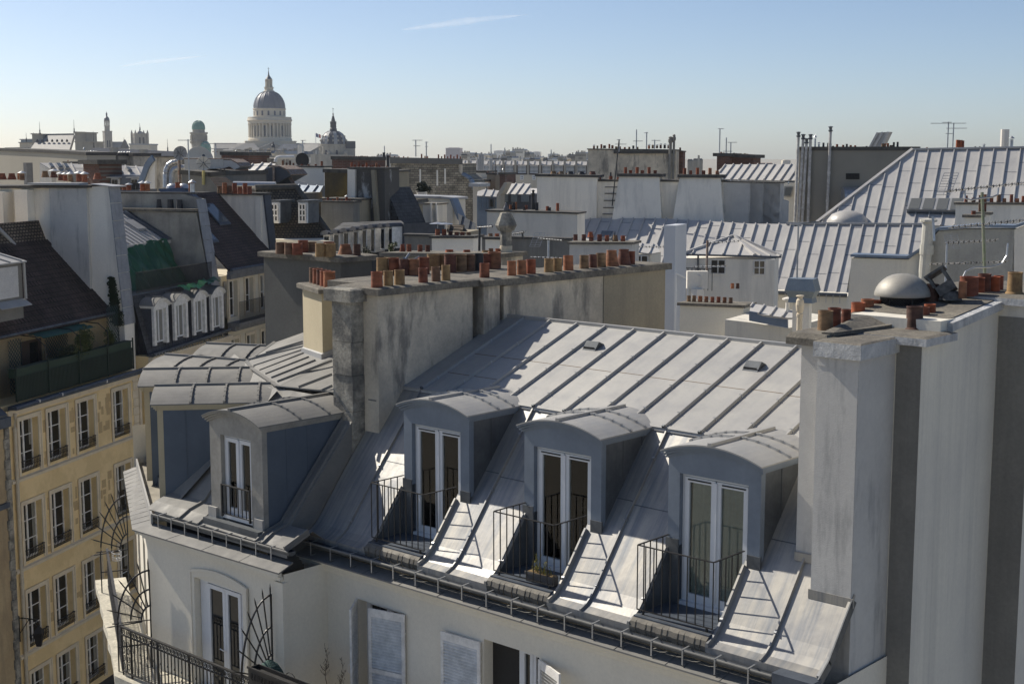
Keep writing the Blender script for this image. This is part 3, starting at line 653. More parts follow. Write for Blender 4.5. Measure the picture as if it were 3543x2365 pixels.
# front face faces the street (-n side): rebuild with the outward normal to the left
b=MB();fp=[P3,P3+d3*w3,P3+d3*w3+n3*t3,P3+n3*t3]
b.prism([(p.x,p.y,18.6) for p in fp],(0,0,2.17));b.build('wall',[cream_lit],L3)
b=MB();e=.12;fp2=[P3-d3*e-n3*e,P3+d3*(w3+e)-n3*e,P3+d3*(w3+e)+n3*(t3+e),P3-d3*e+n3*(t3+e)]
capslab(b,[(p.x,p.y) for p in fp2],20.77,20.90);b.build('chimney_cap',[mortar],L3)
b=MB();e=.05;fp3=[P3-d3*e-n3*e,P3+d3*(w3+e)-n3*e,P3+d3*(w3+e)+n3*(t3+e),P3-d3*e+n3*(t3+e)]
vs=[(p.x,p.y,ub(p.x,p.y)+.13) for p in fp3]+[(p.x,p.y,ub(p.x,p.y)-.2) for p in fp3]
b.add(vs,[[0,1,5,4],[1,2,6,5],[2,3,7,6],[3,0,4,7],[0,1,2,3]]);b.build('chimney_flashing',[zinc_pale],L3)
for i in range(5):
    p=P3+d3*(.16+.32*i)+n3*t3*.45;p.z=20.88;pot(L3,p,.145-.006*i,.40,'os' if i<1 else 'cs')
# ---- chimney wall on the right
Rw=thing('chimney_wall','tall pale rendered chimney wall with stepped faces at the right edge','chimney',(-10.4,21,0))
b=MB();b.k=0
b.box(-10.72,-10.04,18.88,20.04,17.16,20.95);b.box(-11.25,-10.725,19.25,20.04,16.4,21.05)
b.box(-10.6,-10.04,18.88,20.04,0,17.16)
b.k=1;b.box(-11.25,-9.60,20.05,20.80,0,21.08);b.box(-11.25,-9.66,20.80,23.0,0,21.4);b.box(-11.25,-9.06,23.0,26.0,0,21.5);b.box(-11.25,-9.3,26.0,40,0,21.3)
b.k=2;b.box(-10.745,-10.045,18.868,18.879,17.2,20.86)
b.k=3;b.box(-10.02,-9.602,20.044,20.049,0,21.07);b.box(-9.645,-9.062,22.994,22.999,0,21.3);b.k=0;b.box(-10.74,-10.02,18.86,18.867,20.80,20.95)  # thin darker facings put the shade of the step fronts into the colour
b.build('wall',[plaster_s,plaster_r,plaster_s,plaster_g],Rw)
b=MB();capslab(b,[(-10.78,18.79),(-9.97,18.79),(-9.97,20.06),(-10.78,20.06)],20.95,21.20,.02,1);capslab(b,[(-10.9,19.92),(-9.47,19.92),(-9.47,21.02),(-10.9,21.02)],21.09,21.23,.02,1)
b.k=1;capslab(b,[(-11.45,19.1),(-10.72,19.1),(-10.72,20.3),(-11.45,20.3)],21.05,21.24,.08);capslab(b,[(-11.45,20.3),(-10.7,20.3),(-10.7,24),(-11.45,24)],21.08,21.27,.05)
b.prism([(-10.9,19.25,21.2),(-10.72,19.3,21.21),(-10.5,20.6,21.22),(-10.5,22.2,21.23),(-10.95,22.2,21.34),(-10.95,20.4,21.34)],(0,0,.06))
b.k=0;b.prism([(-9.72,21.03,21.37),(-9.56,21.03,21.36),(-9.56,23.0,21.56),(-9.72,23.0,21.57)],(0,0,-.14));b.k=1;b.prism([(-11.4,21.03,21.35),(-9.7,21.03,21.365),(-9.7,23.0,21.565),(-11.4,23.0,21.6)],(0,0,.02))
b.k=0;capslab(b,[(-11.45,22.9),(-8.93,22.9),(-8.93,26.1),(-11.45,26.1)],21.5,21.64,.02,1);b.k=1;capslab(b,[(-11.4,26.1),(-9.2,26.1),(-9.2,40),(-11.4,40)],21.3,21.45)
b.build('chimney_cap',[capstone,mortar],Rw)
for (q,r_,h,k) in (((615,685),.122,.32,'cs'),((690,660),.108,.32,'cs'),((788,640),.082,.26,'cs'),((887,605),.118,.31,'os'),((965,590),.112,.34,'os'),((1040,578),.09,.30,'os')):
    p=onZ(b8(*q),21.27);p.z=21.24;pot(Rw,p,r_,h,k)
for (q,r_,h,k) in (((1362,697),.135,.385,'cl'),((1443,672),.075,.33,'cs'),((1490,662),.095,.36,'os')):
    p=onZ(b8(*q),21.22);pot(Rw,p,r_,h,k,tilt=.03)
for (q,r_,h,k) in (((1500,475),.125,.33,'cs'),((1550,468),.07,.30,'os'),((1760,432),.07,.28,'cs'),((1812,412),.16,.33,'os'),((1905,398),.085,.29,'os'),((1940,390),.115,.34,'cs'),((2020,385),.11,.28,'os'),((2060,375),.085,.28,'os')):
    p=onZ(b8(*q),21.62 if q[0]>1600 else 21.5);pot(Rw,p,r_,h,k)
p=onZ(b8(2195,398),21.64);pot(Rw,p,.128,.38,'yl')
# dome ventilator
vp=onZ(b8(1255,538),21.36);b=MB();vp.z=21.3
dv=thing('dome_ventilator','round grey metal dome vent over a mesh drum among clay pots','roof vent',tuple(vp))
b=MB();prof=[]
for i in range(9): t=i/8; prof.append((.475*math.sin(t*math.pi/2)**.95+.0005,.33+.37*math.cos(t*math.pi/2)**1.15))
prof=prof[::-1];prof=[(.47,.315)]+prof
b.lathe(vp,prof,40);b.lathe(vp,[(.47,.315),(.43,.31),(.3,.33)],40);b.build('dome',[M('grey_painted_metal',(.36,.34,.30),(.30,.285,.25),ns=2,rough=.55,metal=.2,fine=.1)],dv,smooth=True)
b=MB();b.lathe(vp,[(.36,0),(.36,.03),(.345,.03),(.345,0)],32);b.lathe(vp,[(.36,.28),(.36,.33),(.34,.33)],32)
for i in range(48):
    a=2*math.pi*i/48
    for sg in (1,-1):
        pts=[vp+V((.348*math.cos(a+sg*.13*k),.348*math.sin(a+sg*.13*k),.03+.25*k/6)) for k in range(7)];b.tube(pts,.006,4)
for i in range(6): a=i*math.pi/3+.4;b.beam(vp+V((.352*math.cos(a),.352*math.sin(a),0)),vp+V((.352*math.cos(a),.352*math.sin(a),.32)),.02,.02,up=(math.cos(a),math.sin(a),0))
b.build('mesh_drum',[iron],dv)
b=MB();b.lathe(vp,[(.2,0),(.2,.3)],20);b.lathe(vp,[(.42,-.12),(.40,0),(.01,.005)],24);b.build('fan_housing',[zinc_dark],dv)
# toppled cowl
tp=onZ(b8(1660,425),21.62)
b=MB();q=Matrix.Rotation(R(-38),3,'Y')@Matrix.Rotation(R(20),3,'Z')
def tb(x0,x1,y0,y1,z0,z1):
    b.add([tp+q@V((x,y,z)) for x in (x0,x1) for y in (y0,y1) for z in (z0,z1)],[[0,1,3,2],[4,6,7,5],[0,4,5,1],[2,3,7,6],[0,2,6,4],[1,5,7,3]])
tb(-.13,.17,-.15,.15,.06,.24);tb(-.15,-.10,-.17,-.12,.24,.46);tb(.12,.17,-.17,-.12,.24,.46);tb(-.15,-.10,.12,.17,.24,.46);tb(.12,.17,.12,.17,.24,.46);tb(-.18,.2,-.19,.19,.46,.50)
b.lathe(tp,[(.2,-.05),(.17,.03),(.12,.1),(.0001,.1)],10)
o=b.build('toppled_chimney_cowl',[M('sooty_cast_iron',(.05,.05,.05),(.14,.14,.13),ns=9,rough=.9,bump=.5)]);tag(o,'sooty square cowl tipped over among the clay pots by the dome vent','chimney cowl')
# ================================================ ground and street
asph=M('street_asphalt',(.06,.06,.062),(.045,.045,.047),ns=1.5,rough=.9,fine=.15)
b=MB();b.poly((-9000,-9000,0),(9000,-9000,0),(9000,9000,0),(-9000,9000,0));tag(b.build('ground',[M('city_ground',(.34,.31,.25),(.24,.22,.18),ns=.02,rough=.95)]),None,None,kind='structure')
# ================================================ the row of houses across the street
RW=Plane(b1(150,1340),57,14.4)
def F(s,o,z): return RW.at(s,z,o)
def rbox(mb,s0,s1,o0,o1,z0,z1): return mb.prism([F(s0,o0,z0),F(s1,o0,z0),F(s1,o1,z0),F(s0,o1,z0)],(0,0,z1-z0))
b=MB();b.prism([F(-60,0,.004),F(60,0,.004),F(60,9.5,.004),F(-60,9.5,.004)],(0,0,0.001));tag(b.build('street',[asph]),None,None,kind='structure')
ss=RW.d;nn_=RW.n
tile_d=brickmat('brown_roof_tiles',(.075,.052,.045),(.05,.036,.032),(.015,.012,.011),tuple(ss),(0,0,1.4),.25,.26,ms=.018,bump=.8)
tile_l=brickmat('weathered_clay_tiles',(.24,.19,.14),(.15,.115,.085),(.03,.025,.02),tuple(ss),(0,0,1.4),.24,.2,ms=.035,bump=1)
slate_m=brickmat('mansard_slates',(.075,.078,.085),(.05,.053,.06),(.02,.02,.022),tuple(ss),(0,0,1),.25,.22,ms=.012,bump=.4)
green=M('dark_green_paint',(.012,.030,.022),(.009,.022,.017),ns=2,rough=.6)
green_p=M('green_planter',(.018,.045,.028),(.014,.036,.024),ns=2,rough=.6)
brwood=M('brown_door',(.05,.032,.022),rough=.7)
def fwindow(par,s,z0,z1,wd,off,iron_g=True,surround=True,cross=2,fr=white_old,back=.32):
    """tall casement in a reveal, with moulded surround and a low iron guard"""
    w_=MB()
    def fx(s0,s1,za,zb,o0,o1): rbox(w_,s0,s1,off+o0,off+o1,za,zb)
    o0=-back;x0,x1=s-wd/2,s+wd/2
    for a,b_,c_,e in ((x0,x0+.06,z0,z1),(x1-.06,x1,z0,z1),(x0+.06,x1-.06,z1-.07,z1),(x0+.06,x1-.06,z0,z0+.1),(s-.05,s+.05,z0+.1,z1-.07)): fx(a,b_,c_,e,o0,o0+.06)
    for k in range(1,cross+1):
        z=z0+(z1-z0)*k/(cross+1); fx(x0+.06,x1-.06,z-.018,z+.018,o0+.005,o0+.045)
    o_=w_.build('window',fr,par)
    g=MB();rbox(g,x0+.02,x1-.02,off+o0+.012,off+o0+.02,z0+.02,z1-.02);g.build('window_pane',glass,o_)
    if random.random()<.8:
        c_=MB();sh=random.uniform(.16,.34)*wd;zc_=z0+(.1 if random.random()<.6 else (z1-z0)*.45)
        for xa,xb in ((x0+.07,x0+sh),(x1-sh,x1-.07)): rbox(c_,xa,xb,off+o0+.0205,off+o0+.0215,zc_,z1-.08)
        c_.build('curtain',glass_pale,o_)
    if surround:
        t=MB()
        for a,b_,c_,e in ((x0-.17,x0-.002,z0-.1,z1+.17),(x1+.002,x1+.17,z0-.1,z1+.17),(x0-.002,x1+.002,z1+.002,z1+.17)): rbox(t,a,b_,off+.002,off+.045,c_,e)
        for a,b_,c_,e in ((x0-.20,x0-.14,z0-.1,z1+.2),(x1+.14,x1+.20,z0-.1,z1+.2),(x0-.14,x1+.14,z1+.14,z1+.2)): rbox(t,a,b_,off+.046,off+.075,c_,e)
        t.build('window_surround',facade_t,o_)
    if iron_g:
        t=MB();zt=z0+.48;oo=off+.06
        t.beam(F(x0-.03,oo,zt),F(x1+.03,oo,zt),.04,.03);t.beam(F(x0,oo,z0+.05),F(x1,oo,z0+.05),.03,.02);t.beam(F(x0,oo,zt-.12),F(x1,oo,zt-.12),.02,.015)
        for e in (x0,x1): t.beam(F(e,oo-.1,zt),F(e,oo,zt),.03,.03)
        n=12
        for i in range(n+1):
            x=x0+wd*i/n
            t.beam(F(x,oo,z0+.05),F(x,oo,zt),.016,.016,up=nn_)
            if i<n: t.tube([F(x+wd/n*(.5+.4*math.cos(a)),oo,z0+.22+.1*math.sin(a)) for a in [k*.9 for k in range(7)]],.010,4)
        t.build('window_guard',iron,o_)
    return o_
# ---- house with the planted terrace
T1=thing('street_house','cream street house with planted terrace and dark brown tiled roof','building',tuple(F(5,-4,0)))
CS=[(.33,1.66),(2.38,3.72),(4.66,6.0),(7.66,9.0)]
ROWS=[(11.02,13.2),(7.25,9.65),(3.55,5.9),(.3,2.4)]
ops=[(a+.62,b_+.62,z0,z1) for a,b_ in CS for z0,z1 in ROWS]
b=MB();q0=F(-.62,0,0);wallgrid(b,q0,tuple(ss),tuple(nn_),10.75,0,13.75,ops,.32)
rbox(b,-.62,10.1,-9,-1.5,0,16.6);rbox(b,-.62,10.1,-1.499,-.33,0,13.9)
b.k=1
for z in (10.86,7.08,3.42): 
    rbox(b,-.4,10.05,.0,.10,z-.14,z-.02)
    b.prism([F(-.4,.1,z-.02),F(10.05,.1,z-.02),F(10.05,0,z+.03),F(-.4,0,z+.03)],(0,0,-.02))
rbox(b,-.4,9.6,.0,.04,13.5,13.74)
# patches of bare stone showing through the render
b.k=2
rr=random.Random(5)
for a,e in ((1.95,2.2),(4.02,4.45),(6.3,7.4)):
    for z0,z1 in ((11.0,13.2),(7.2,9.6),(3.5,5.9)):
        n=4 if e-a<.5 else 11
        for k in range(n):
            x=rr.uniform(a,e-.12);z=rr.uniform(z0,z1-.3);ww=rr.uniform(.12,.36);hh=rr.uniform(.2,.55);o=.003+.0015*rr.random()
            rbox(b,x,min(x+ww,e+.05),.0,o,z,z+hh)
b.k=1
for k in range(34): rbox(b,9.45 if k%2 else 9.5,9.98,.0,.035,.2+.4*k,.2+.4*k+.375)
b.build('wall',[facade_m,facade_t,M('bare_patch_stone',(.52,.38,.20),(.47,.345,.185),ns=3,rough=.9)],T1)
for i,(a,e) in enumerate(CS):
    for z0,z1 in ROWS: fwindow(T1,(a+e)/2,z0,z1,e-a,0)
b=MB()
for z in (0,): 
    b.tube([F(-.05,.12,13.6),F(-.12,.12,12.9),F(-.13,.12,.1)],.075,10)
    for z in (12.9,9.6,6.4,3.2): b.lathe(F(-.13,.12,z),[(.09,0),(.09,.12)],10)
b.build('downpipe',[M('cream_painted_pipe',(.55,.49,.38),(.48,.42,.33),ns=4,rough=.6)],T1)
b=MB();b.tube([F(10.02,.08,13.5),F(10.02,.08,.1)],.07,8);b.build('downpipe',facade_t,T1)
b=MB();rbox(b,-.2,10.15,-.1,.32,13.76,13.9);b.tube([F(-.3,.30,13.86),F(10.2,.30,13.95)],.085,8);b.k=1
for x in (1.3,3.0,6.6): rbox(b,x,x+.05,.22,.395,13.84,13.97)
b.build('gutter',[lead,white_old],T1)
b=MB();zb,zt=14.02,15.02
for i in range(92): x=.3+9.3*i/91; rbox(b,x,x+.062,-.02,.0,zb,zt)
rbox(b,.28,9.62,-.04,-.021,zb+.05,zb+.1);rbox(b,.28,9.62,-.05,-.021,zt-.1,zt-.04);rbox(b,.28,9.62,-.06,-.041,zb,zt)
for x in (.28,2.62,4.98,7.35,9.6): rbox(b,x-.03,x+.03,.001,.05,zb,15.5)
b.build('terrace_railing',[green],T1)
b=MB();rbox(b,.3,9.6,-.35,-.062,15.0,15.36);rbox(b,.28,9.62,-.37,.02,15.33,15.37);b.build('planter',green_p,T1)
b=MB();rbox(b,-.5,10.1,-1.52,-1.50,13.9,16.75)
b.build('terrace_wall',[M('cream_terrace_wall',(.50,.43,.31),(.42,.36,.26),ns=1,rough=.9)],T1)
b=MB();rbox(b,2.9,4.4,-1.49,-1.44,13.9,16.1);b.k=1;rbox(b,3.5,4.1,-1.438,-1.43,13.95,16.0);b.build('terrace_door',[brwood,glass],T1)
def trellis(par,s0,s1,off,z0,z1,step=.13):
    t=MB();L_=s1-s0;Hh=z1-z0;k=-Hh
    while k<L_:
        for sg in (1,-1):
            a0=max(k,0);a1=min(k+Hh,L_)
            if a1>a0:
                pa,pb=(s0+a0,z0+a0-k),(s0+a1,z0+a1-k)
                if sg<0: pa,pb=(s1-a0,pa[1]),(s1-a1,pb[1])
                t.beam(F(pa[0],off+.012*sg,pa[1]),F(pb[0],off+.012*sg,pb[1]),.022,.01,up=nn_)
        k+=step*1.5
    return t.build('trellis',M('blue_green_trellis',(.05,.09,.09),rough=.7),par)
for a,e,z0,z1 in ((1.9,2.85,14.0,16.3),(4.6,6.4,14.0,16.3),(.1,.6,14.2,16.4),(8.9,10.0,14.6,17.0)): trellis(T1,a,e,-1.40 if a<8 else -.9,z0,z1)
b=MB()
for x in (2.6,5.3,7.6): b.tube([F(x,-.05,15.4),F(x,-.1,16.05),F(x,-.55,16.4),F(x,-1.3,16.45)],.025,6)
b.build('pergola_arch',iron,T1)
b=MB();n=10
for i in range(n):
    f=lambda i:(16.45-.16*(i/n)+.03*math.sin(i*1.9))
    o1,o2=-1.45+1.0*i/n,-1.45+1.0*(i+1)/n
    b.prism([F(3.2,o1,f(i)),F(7.2,o1,f(i)),F(7.2,o2,f(i+1)),F(3.2,o2,f(i+1))],(0,0,-.02))
b.build('awning',[M('green_awning',(.03,.10,.075),(.022,.075,.06),ns=4,rough=.85)],T1)
# roof, skylight, roller shutter dormer
TS=(20.6-16.62)/(5.15-1.2)
def tz(o): return 16.62+(-1.2-o)*TS
b=MB();b.prism([F(-.6,-1.15,tz(-1.15)),F(10.1,-1.15,tz(-1.15)),F(10.1,-4.6,tz(-4.6)),F(-.6,-4.6,tz(-4.6))],(0,0,-.12));b.k=1
b.tube([F(-.5,-1.1,16.55),F(10.1,-1.1,16.6)],.06,8);b.k=0
rr=random.Random(2)
for k in range(15): # tile courses standing proud
    o=-1.2-.23*k; b.beam(F(-.6,o,tz(o)+.002),F(10.1,o,tz(o)+.002),.03,.028,up=tuple(nn_*-TS+V((0,0,1))))
for i in range(44): x=-.5+.24*i; b.beam(F(x,-1.15,tz(-1.15)),F(x,-4.6,tz(-4.6)),.05,.022,taper=.5)
b.build('tiled_roof',[tile_d,zinc_dark],T1)
b=MB();o0,o1=-2.75,-3.75
b.prism([F(3.55,o0,tz(o0)+.05),F(4.45,o0,tz(o0)+.05),F(4.45,o1,tz(o1)+.05),F(3.55,o1,tz(o1)+.05)],(0,0,.07));b.k=1;b.prism([F(3.63,o0-.08,tz(o0)+.21),F(4.37,o0-.08,tz(o0)+.21),F(4.37,o1+.08,tz(o1)+.05),F(3.63,o1+.08,tz(o1)+.05)],(0,0,.005))
b.k=2;b.prism([F(3.45,o0+.02,tz(o0)+.06),F(4.55,o0+.02,tz(o0)+.06),F(4.55,o0+.3,tz(o0+.3)+.06),F(3.45,o0+.3,tz(o0+.3)+.06)],(0,0,.01));b.build('skylight',[lead,glass_sky,zinc],T1)
b=MB();rbox(b,-1.0,1.85,-4.2,-.55,17.3,19.62);b.k=1
for i in range(17): rbox(b,.0,1.55,-.545,-.525+.004*(i%2),18.22+.075*i,18.22+.075*i+.07)
b.k=2;b.prism([F(-1.1,-.35,19.62),F(1.95,-.35,19.62),F(1.95,-4.6,20.7),F(-1.1,-4.6,20.7)],(0,0,.06))
for x in (-.8,0,.8,1.6): b.beam(F(x,-.36,19.68),F(x,-4.6,20.76),.06,.06)
b.prism([F(-.2,-.52,18.1),F(1.9,-.52,18.1),F(1.9,-.15,17.85),F(-.2,-.15,17.85)],(0,0,.02));b.tube([F(1.88,-.45,19.6),F(1.88,-.42,18.1)],.06,8)
b.build('dormer',[plaster_g,M('roller_shutter',(.58,.57,.55),(.52,.51,.50),ns=3,rough=.6),zinc],T1)
b=MB();b.prism([F(1.9,-3.6,19.3),F(6.3,-4.6,19.9),F(6.3,-5.0,20.95),F(3.5,-5.0,21.1)],(0,0,-.1));b.prism([F(-2,-4.6,20.6),F(3.4,-5.0,21.05),F(3.0,-8,21.8),F(-2,-8,21.7)],(0,0,-.1))
b.prism([F(6.3,-4.6,19.9),F(10.05,-4.6,19.9),F(10.05,-5.0,20.95),F(6.3,-5.0,20.95)],(0,0,-.1))
b.k=1;b.beam(F(1.7,-3.5,19.75),F(6.0,-5.1,21.3),.18,.12);b.tube([F(6.2,-4.95,21.1),F(7.2,-4.7,20.2),F(7.6,-4.5,19.7)],.1,8)
b.build('tiled_roof',[tile_l,zinc_pale],T1)
# ---- plants on the terrace
def leaf_mat(n,a,b_): return M(n,a,b_,ns=6,rough=.6,fine=.3)
LG=leaf_mat('shrub_leaves',(.075,.095,.015),(.030,.050,.012));LD=leaf_mat('dark_leaves',(.02,.035,.014),(.012,.02,.01))
def foliage(mb,c,rx,ry,rz,n,sz,rr,d=None,e=None):
    d=d or ss;e=e or nn_
    lobes=[(rr.gauss(0,.45),rr.gauss(0,.45),rr.gauss(0,.35),rr.uniform(.35,.6)) for _ in range(9)]
    for _ in range(n):
        L_=rr.choice(lobes);v=V((rr.gauss(0,1),rr.gauss(0,1),rr.gauss(0,1))).normalized()*L_[3]*rr.random()**.4
        p=c+d*((L_[0]+v.x)*rx)+e*((L_[1]+v.y)*ry)+V((0,0,(L_[2]+v.z)*rz))
        a=V((rr.gauss(0,1),rr.gauss(0,1),rr.gauss(0,.6))).normalized()*sz*rr.uniform(.6,1.3);bb=a.cross(V((rr.gauss(0,1),rr.gauss(0,1),rr.gauss(0,1)))).normalized()*sz*.45
        mb.add([p-a,p+bb,p+a,p-bb],[[0,1,2,3]])
def shrub(label,s,o,z,rx,rz,n,sz=.05,mat=LG,seed=1):
    t=thing('shrub',label,'plant',tuple(F(s,o,z-.1)),'plants on the terrace');rr=random.Random(seed);f=MB();foliage(f,F(s,o,z+rz*.6),rx,.25,rz,n,sz,rr);f.build('foliage',mat,t)
    st=MB()
    for k in range(5): st.tube([F(s,o,z-.1),F(s+rr.uniform(-.3,.3)*rx,o,z+rz*.4),F(s+rr.uniform(-.8,.8)*rx,o+rr.uniform(-.1,.1),z+rz*rr.uniform(.6,1.1))],.012,5,.004)
    st.build('stem',M('brown_stem',(.07,.05,.03)),t)
shrub('large yellow green shrub spilling over the green terrace planter',5.75,-.25,15.35,1.0,.75,2600,.05,seed=3)
shrub('small yellow green shrub at the far end of the green planter',8.15,-.25,15.36,.42,.5,900,.05,seed=4)
shrub('dark leafy shrub low beside the terrace door and trellis',4.4,-.3,15.30,.75,.35,800,.05,LD,seed=6)
t=thing('climbing_plant','dark climbing vine growing up the edge of the pale chimney wall','plant',tuple(F(9.6,-1,16)))
f=MB();rr=random.Random(8)
for k in range(1500):
    u=rr.random()**.8;p=F(9.98-.02*rr.random(),-.95-.25*u+rr.gauss(0,.16*(1-u*.6)),16.0+u*2.3)
    a=V((rr.gauss(0,.3),rr.gauss(0,1),rr.gauss(0,1))).normalized()*.07;bb=a.cross(V((1,.2,.3))).normalized()*.045;f.add([p-a,p+bb,p+a,p-bb],[[0,1,2,3]])
f.build('foliage',LD,t);f=MB();f.tube([F(9.97,-.8,14),F(9.97,-.95,16),F(9.97,-1.15,18.2)],.02,5);f.build('stem',M('vine_stem',(.06,.045,.03)),t)
# ---- house at the left border
T0=thing('street_house','worn cream house side at the left border with stone quoins','building',tuple(F(-4,-4,0)))
b=MB();rbox(b,-14,-.64,-9,.05,0,13.2);rbox(b,-14,-.75,-9,-.5,13.2,16.5);b.k=1
for k in range(32): rbox(b,-.86 if k%2 else -.80,-.50,.051,.12,.1+.42*k,.1+.42*k+.40)
b.k=2;rbox(b,-14,-.6,.0,.3,13.2,13.6);rbox(b,-14,-.8,.05,.2,9.9,10.1)
b.build('wall',[M('worn_cream_render',(.48,.37,.22),(.36,.27,.16),ns=.8,rough=.9,streak=.6,sc=(.20,.16,.11),sz=.3,fine=.12),block,lead],T0)
b=MB();b.prism([F(-14,.2,13.6),F(-.7,.2,13.6),F(-.7,-5,18),F(-14,-5,18)],(0,0,.1));b.build('roof',[zinc_dark],T0)
b=MB()
b.beam(F(-.45,.1,5.1),F(-.45,1.0,5.1),.04,.04);b.beam(F(-.45,.1,4.4),F(-.45,.6,5.1),.03,.03);b.beam(F(-.45,.1,4.1),F(-.45,.1,5.2),.04,.04)
t=thing('wall_lantern','black four sided street lantern on a scrolled wall bracket','lantern',tuple(F(-.45,.5,4)))
b.tube([F(-.45,.95+.1*math.cos(a*.5),4.95+.1*math.sin(a*.5)) for a in range(12)],.015,5);b.build('bracket',iron,t)
b=MB();c_=F(-.45,1.0,4.0)
b.lathe(c_,[(.13,.0),(.25,.55),(.27,.57),(.10,.78),(.02,.85)],4);b.k=1;b.lathe(c_,[(.12,.02),(.23,.53)],4);b.build('lantern_head',[iron],t)
# ---- the big party wall with slate clad edge
W1_=thing('chimney_wall','broad streaked white chimney wall with slate clad sloping edge and capped pots','chimney',tuple(F(10.5,-4,16)))
b=MB()
def pw(mb,s0,s1,pts): mb.prism([F(s0,o,z) for o,z in pts],ss*(s1-s0))
pw(b,10.1,11.02,[(-1.22,22.6),(-.66,16.0),(-.66,0),(-9,0),(-9,22.45),(-4.3,22.5)])
b.k=1;pw(b,9.92,10.095,[(-2.30,22.5),(-2.30,16),(-4.28,16),(-4.28,22.5)])
b.k=0;pw(b,9.5,10.09,[(-5.2,22.4),(-5.2,16),(-5.9,16),(-5.9,22.4)]);pw(b,9.3,10.09,[(-6.4,22.3),(-6.4,16),(-7.1,16),(-7.1,22.3)])
b.build('wall',[plaster_w,plaster_s],W1_)
b=MB()
for k in range(8):
    f0,f1=k/8,(k+1)/8-.004;e=.03+.006*(k%2)
    a=(-1.22+.56*f0,22.6-6.6*f0);c_=(-1.22+.56*f1,22.6-6.6*f1);pw(b,10.06,11.06,[(a[0]+.002,a[1]),(a[0]+e,a[1]),(c_[0]+e+.02,c_[1]),(c_[0]+.002,c_[1])])
b.build('slate_cladding',[M('grey_slate_cladding',(.30,.31,.33),(.23,.24,.26),ns=2,rough=.7,streak=.3)],W1_)
b=MB();b.prism([F(9.8,-2.1,22.52),F(11.15,-2.1,22.52),F(11.15,-9,22.5),F(9.8,-9,22.45)],(0,0,.12));b.k=1;b.prism([F(10.0,-1.0,22.55),F(11.15,-.9,22.55),F(11.15,-2.1,22.66),F(10.0,-2.1,22.66)],(0,0,.05))
b.prism([F(9.7,-2.6,22.64),F(10.6,-2.6,22.64),F(10.6,-5.3,22.64),F(9.7,-5.3,22.64)],(0,0,.10));b.build('chimney_cap',[mortar_d,zinc_pale],W1_)
for q,r_,h,k,cw in (((660,860),.14,.34,'cf',1),((710,865),.12,.34,'os',1),((765,870),.13,.36,'cf',1),((860,872),.15,.40,'os',1),((920,875),.14,.38,'cs',1),((490,825),.20,.40,'cw',0),((585,828),.19,.38,'cw',1),((1060,845),.20,.36,'cw',0),((240,855),.14,.36,'cs',1),((205,850),.08,.4,'os',0),((130,850),.20,.36,'cw',0),((25,850),.2,.36,'cw',0)):
    p=onZ(a1(*q),22.68)
    if -3<p.x+45: pass
    pot(W1_,p,r_,h,k,cw)
b=MB();p=onZ(a1(320,1060),21.4);b.box(p.x-.2,p.x+.2,p.y-.2,p.y+.2,21.0,23.6);o=b.build('asbestos_flue',[M('grey_flue',(.20,.20,.20),(.15,.15,.15),ns=3)],W1_)
# ---- slate mansard house with four white dormers
T2=thing('mansard_house','slate mansard house with four white arched dormers and a tarpaulin terrace','building',tuple(F(15,-4,0)))
b=MB();rbox(b,11.05,19.3,-9,-.02,0,14.4);b.k=1;rbox(b,11.05,19.9,.0,.12,13.9,14.35);rbox(b,11.05,19.9,.12,.22,14.2,14.36)
for k in range(4): rbox(b,11.4+2.1*k,11.6+2.1*k,.0,.2,13.3,13.9)
b.build('wall',[facade_m,facade_t],T2)
b=MB();b.poly(F(11.05,.0,14.45),F(19.3,0,14.7),F(19.3,-.75,17.35),F(11.05,-.75,17.3));b.build('mansard_roof',[slate_m],T2)
b=MB();b.tube([F(11.05,.30,14.48),F(19.5,.30,14.72)],.07,8);b.beam(F(11.05,.1,14.38),F(19.5,.1,14.6),.4,.08);b.k=1
for k in range(28): s_=11.2+.29*k;b.beam(F(s_,.36,14.36),F(s_,.36,14.52),.02,.02,up=nn_)
b.build('gutter',[zinc_dark,steel],T2)
for s_ in (12.25,14.3,16.35,18.35):
    O_=F(s_,.12,0);ang=math.atan2(nn_.x,-nn_.y)
    dormer(T2,O_,math.atan2(-nn_.y,-nn_.x)-math.pi/2,hw=.72,ow=.50,zf=14.95,zo=16.6,ze=16.82,zc=17.15,zb=14.85,depth=1.0,rdepth=1.1,over=.12,front=white_old,cheek=slate,sub=False,ribs=(),pane=glass_pale,zm=zinc_old)
b=MB();rbox(b,11.05,19.3,-9,-.75,14,17.32);b.build('terrace_floor',[zinc_dark],T2)
b=MB()
b.beam(F(11.0,-.5,18.42),F(19.0,-.5,18.36),.05,.03);b.beam(F(11.0,-.5,17.48),F(19.0,-.5,17.46),.04,.02)
for k in range(96): s_=11.02+7.96*k/95;b.beam(F(s_,-.5,17.45),F(s_,-.5,18.4),.018,.018,up=nn_)
b.build('terrace_railing',iron,T2)
b=MB()
zr=lambda o:19.62+(-3.3-o)*.57
b.prism([F(11.05,-3.0,zr(-3.0)),F(19.3,-3.0,zr(-3)),F(19.3,-6,zr(-6)),F(11.05,-6,zr(-6))],(0,0,-.1))
for k in range(17): s_=11.3+.48*k;b.beam(F(s_,-3.0,zr(-3)),F(s_,-6,zr(-6)),.06,.06)
b.beam(F(11.05,-2.98,zr(-3)-.03),F(19.2,-2.98,zr(-3)-.03),.05,.1)
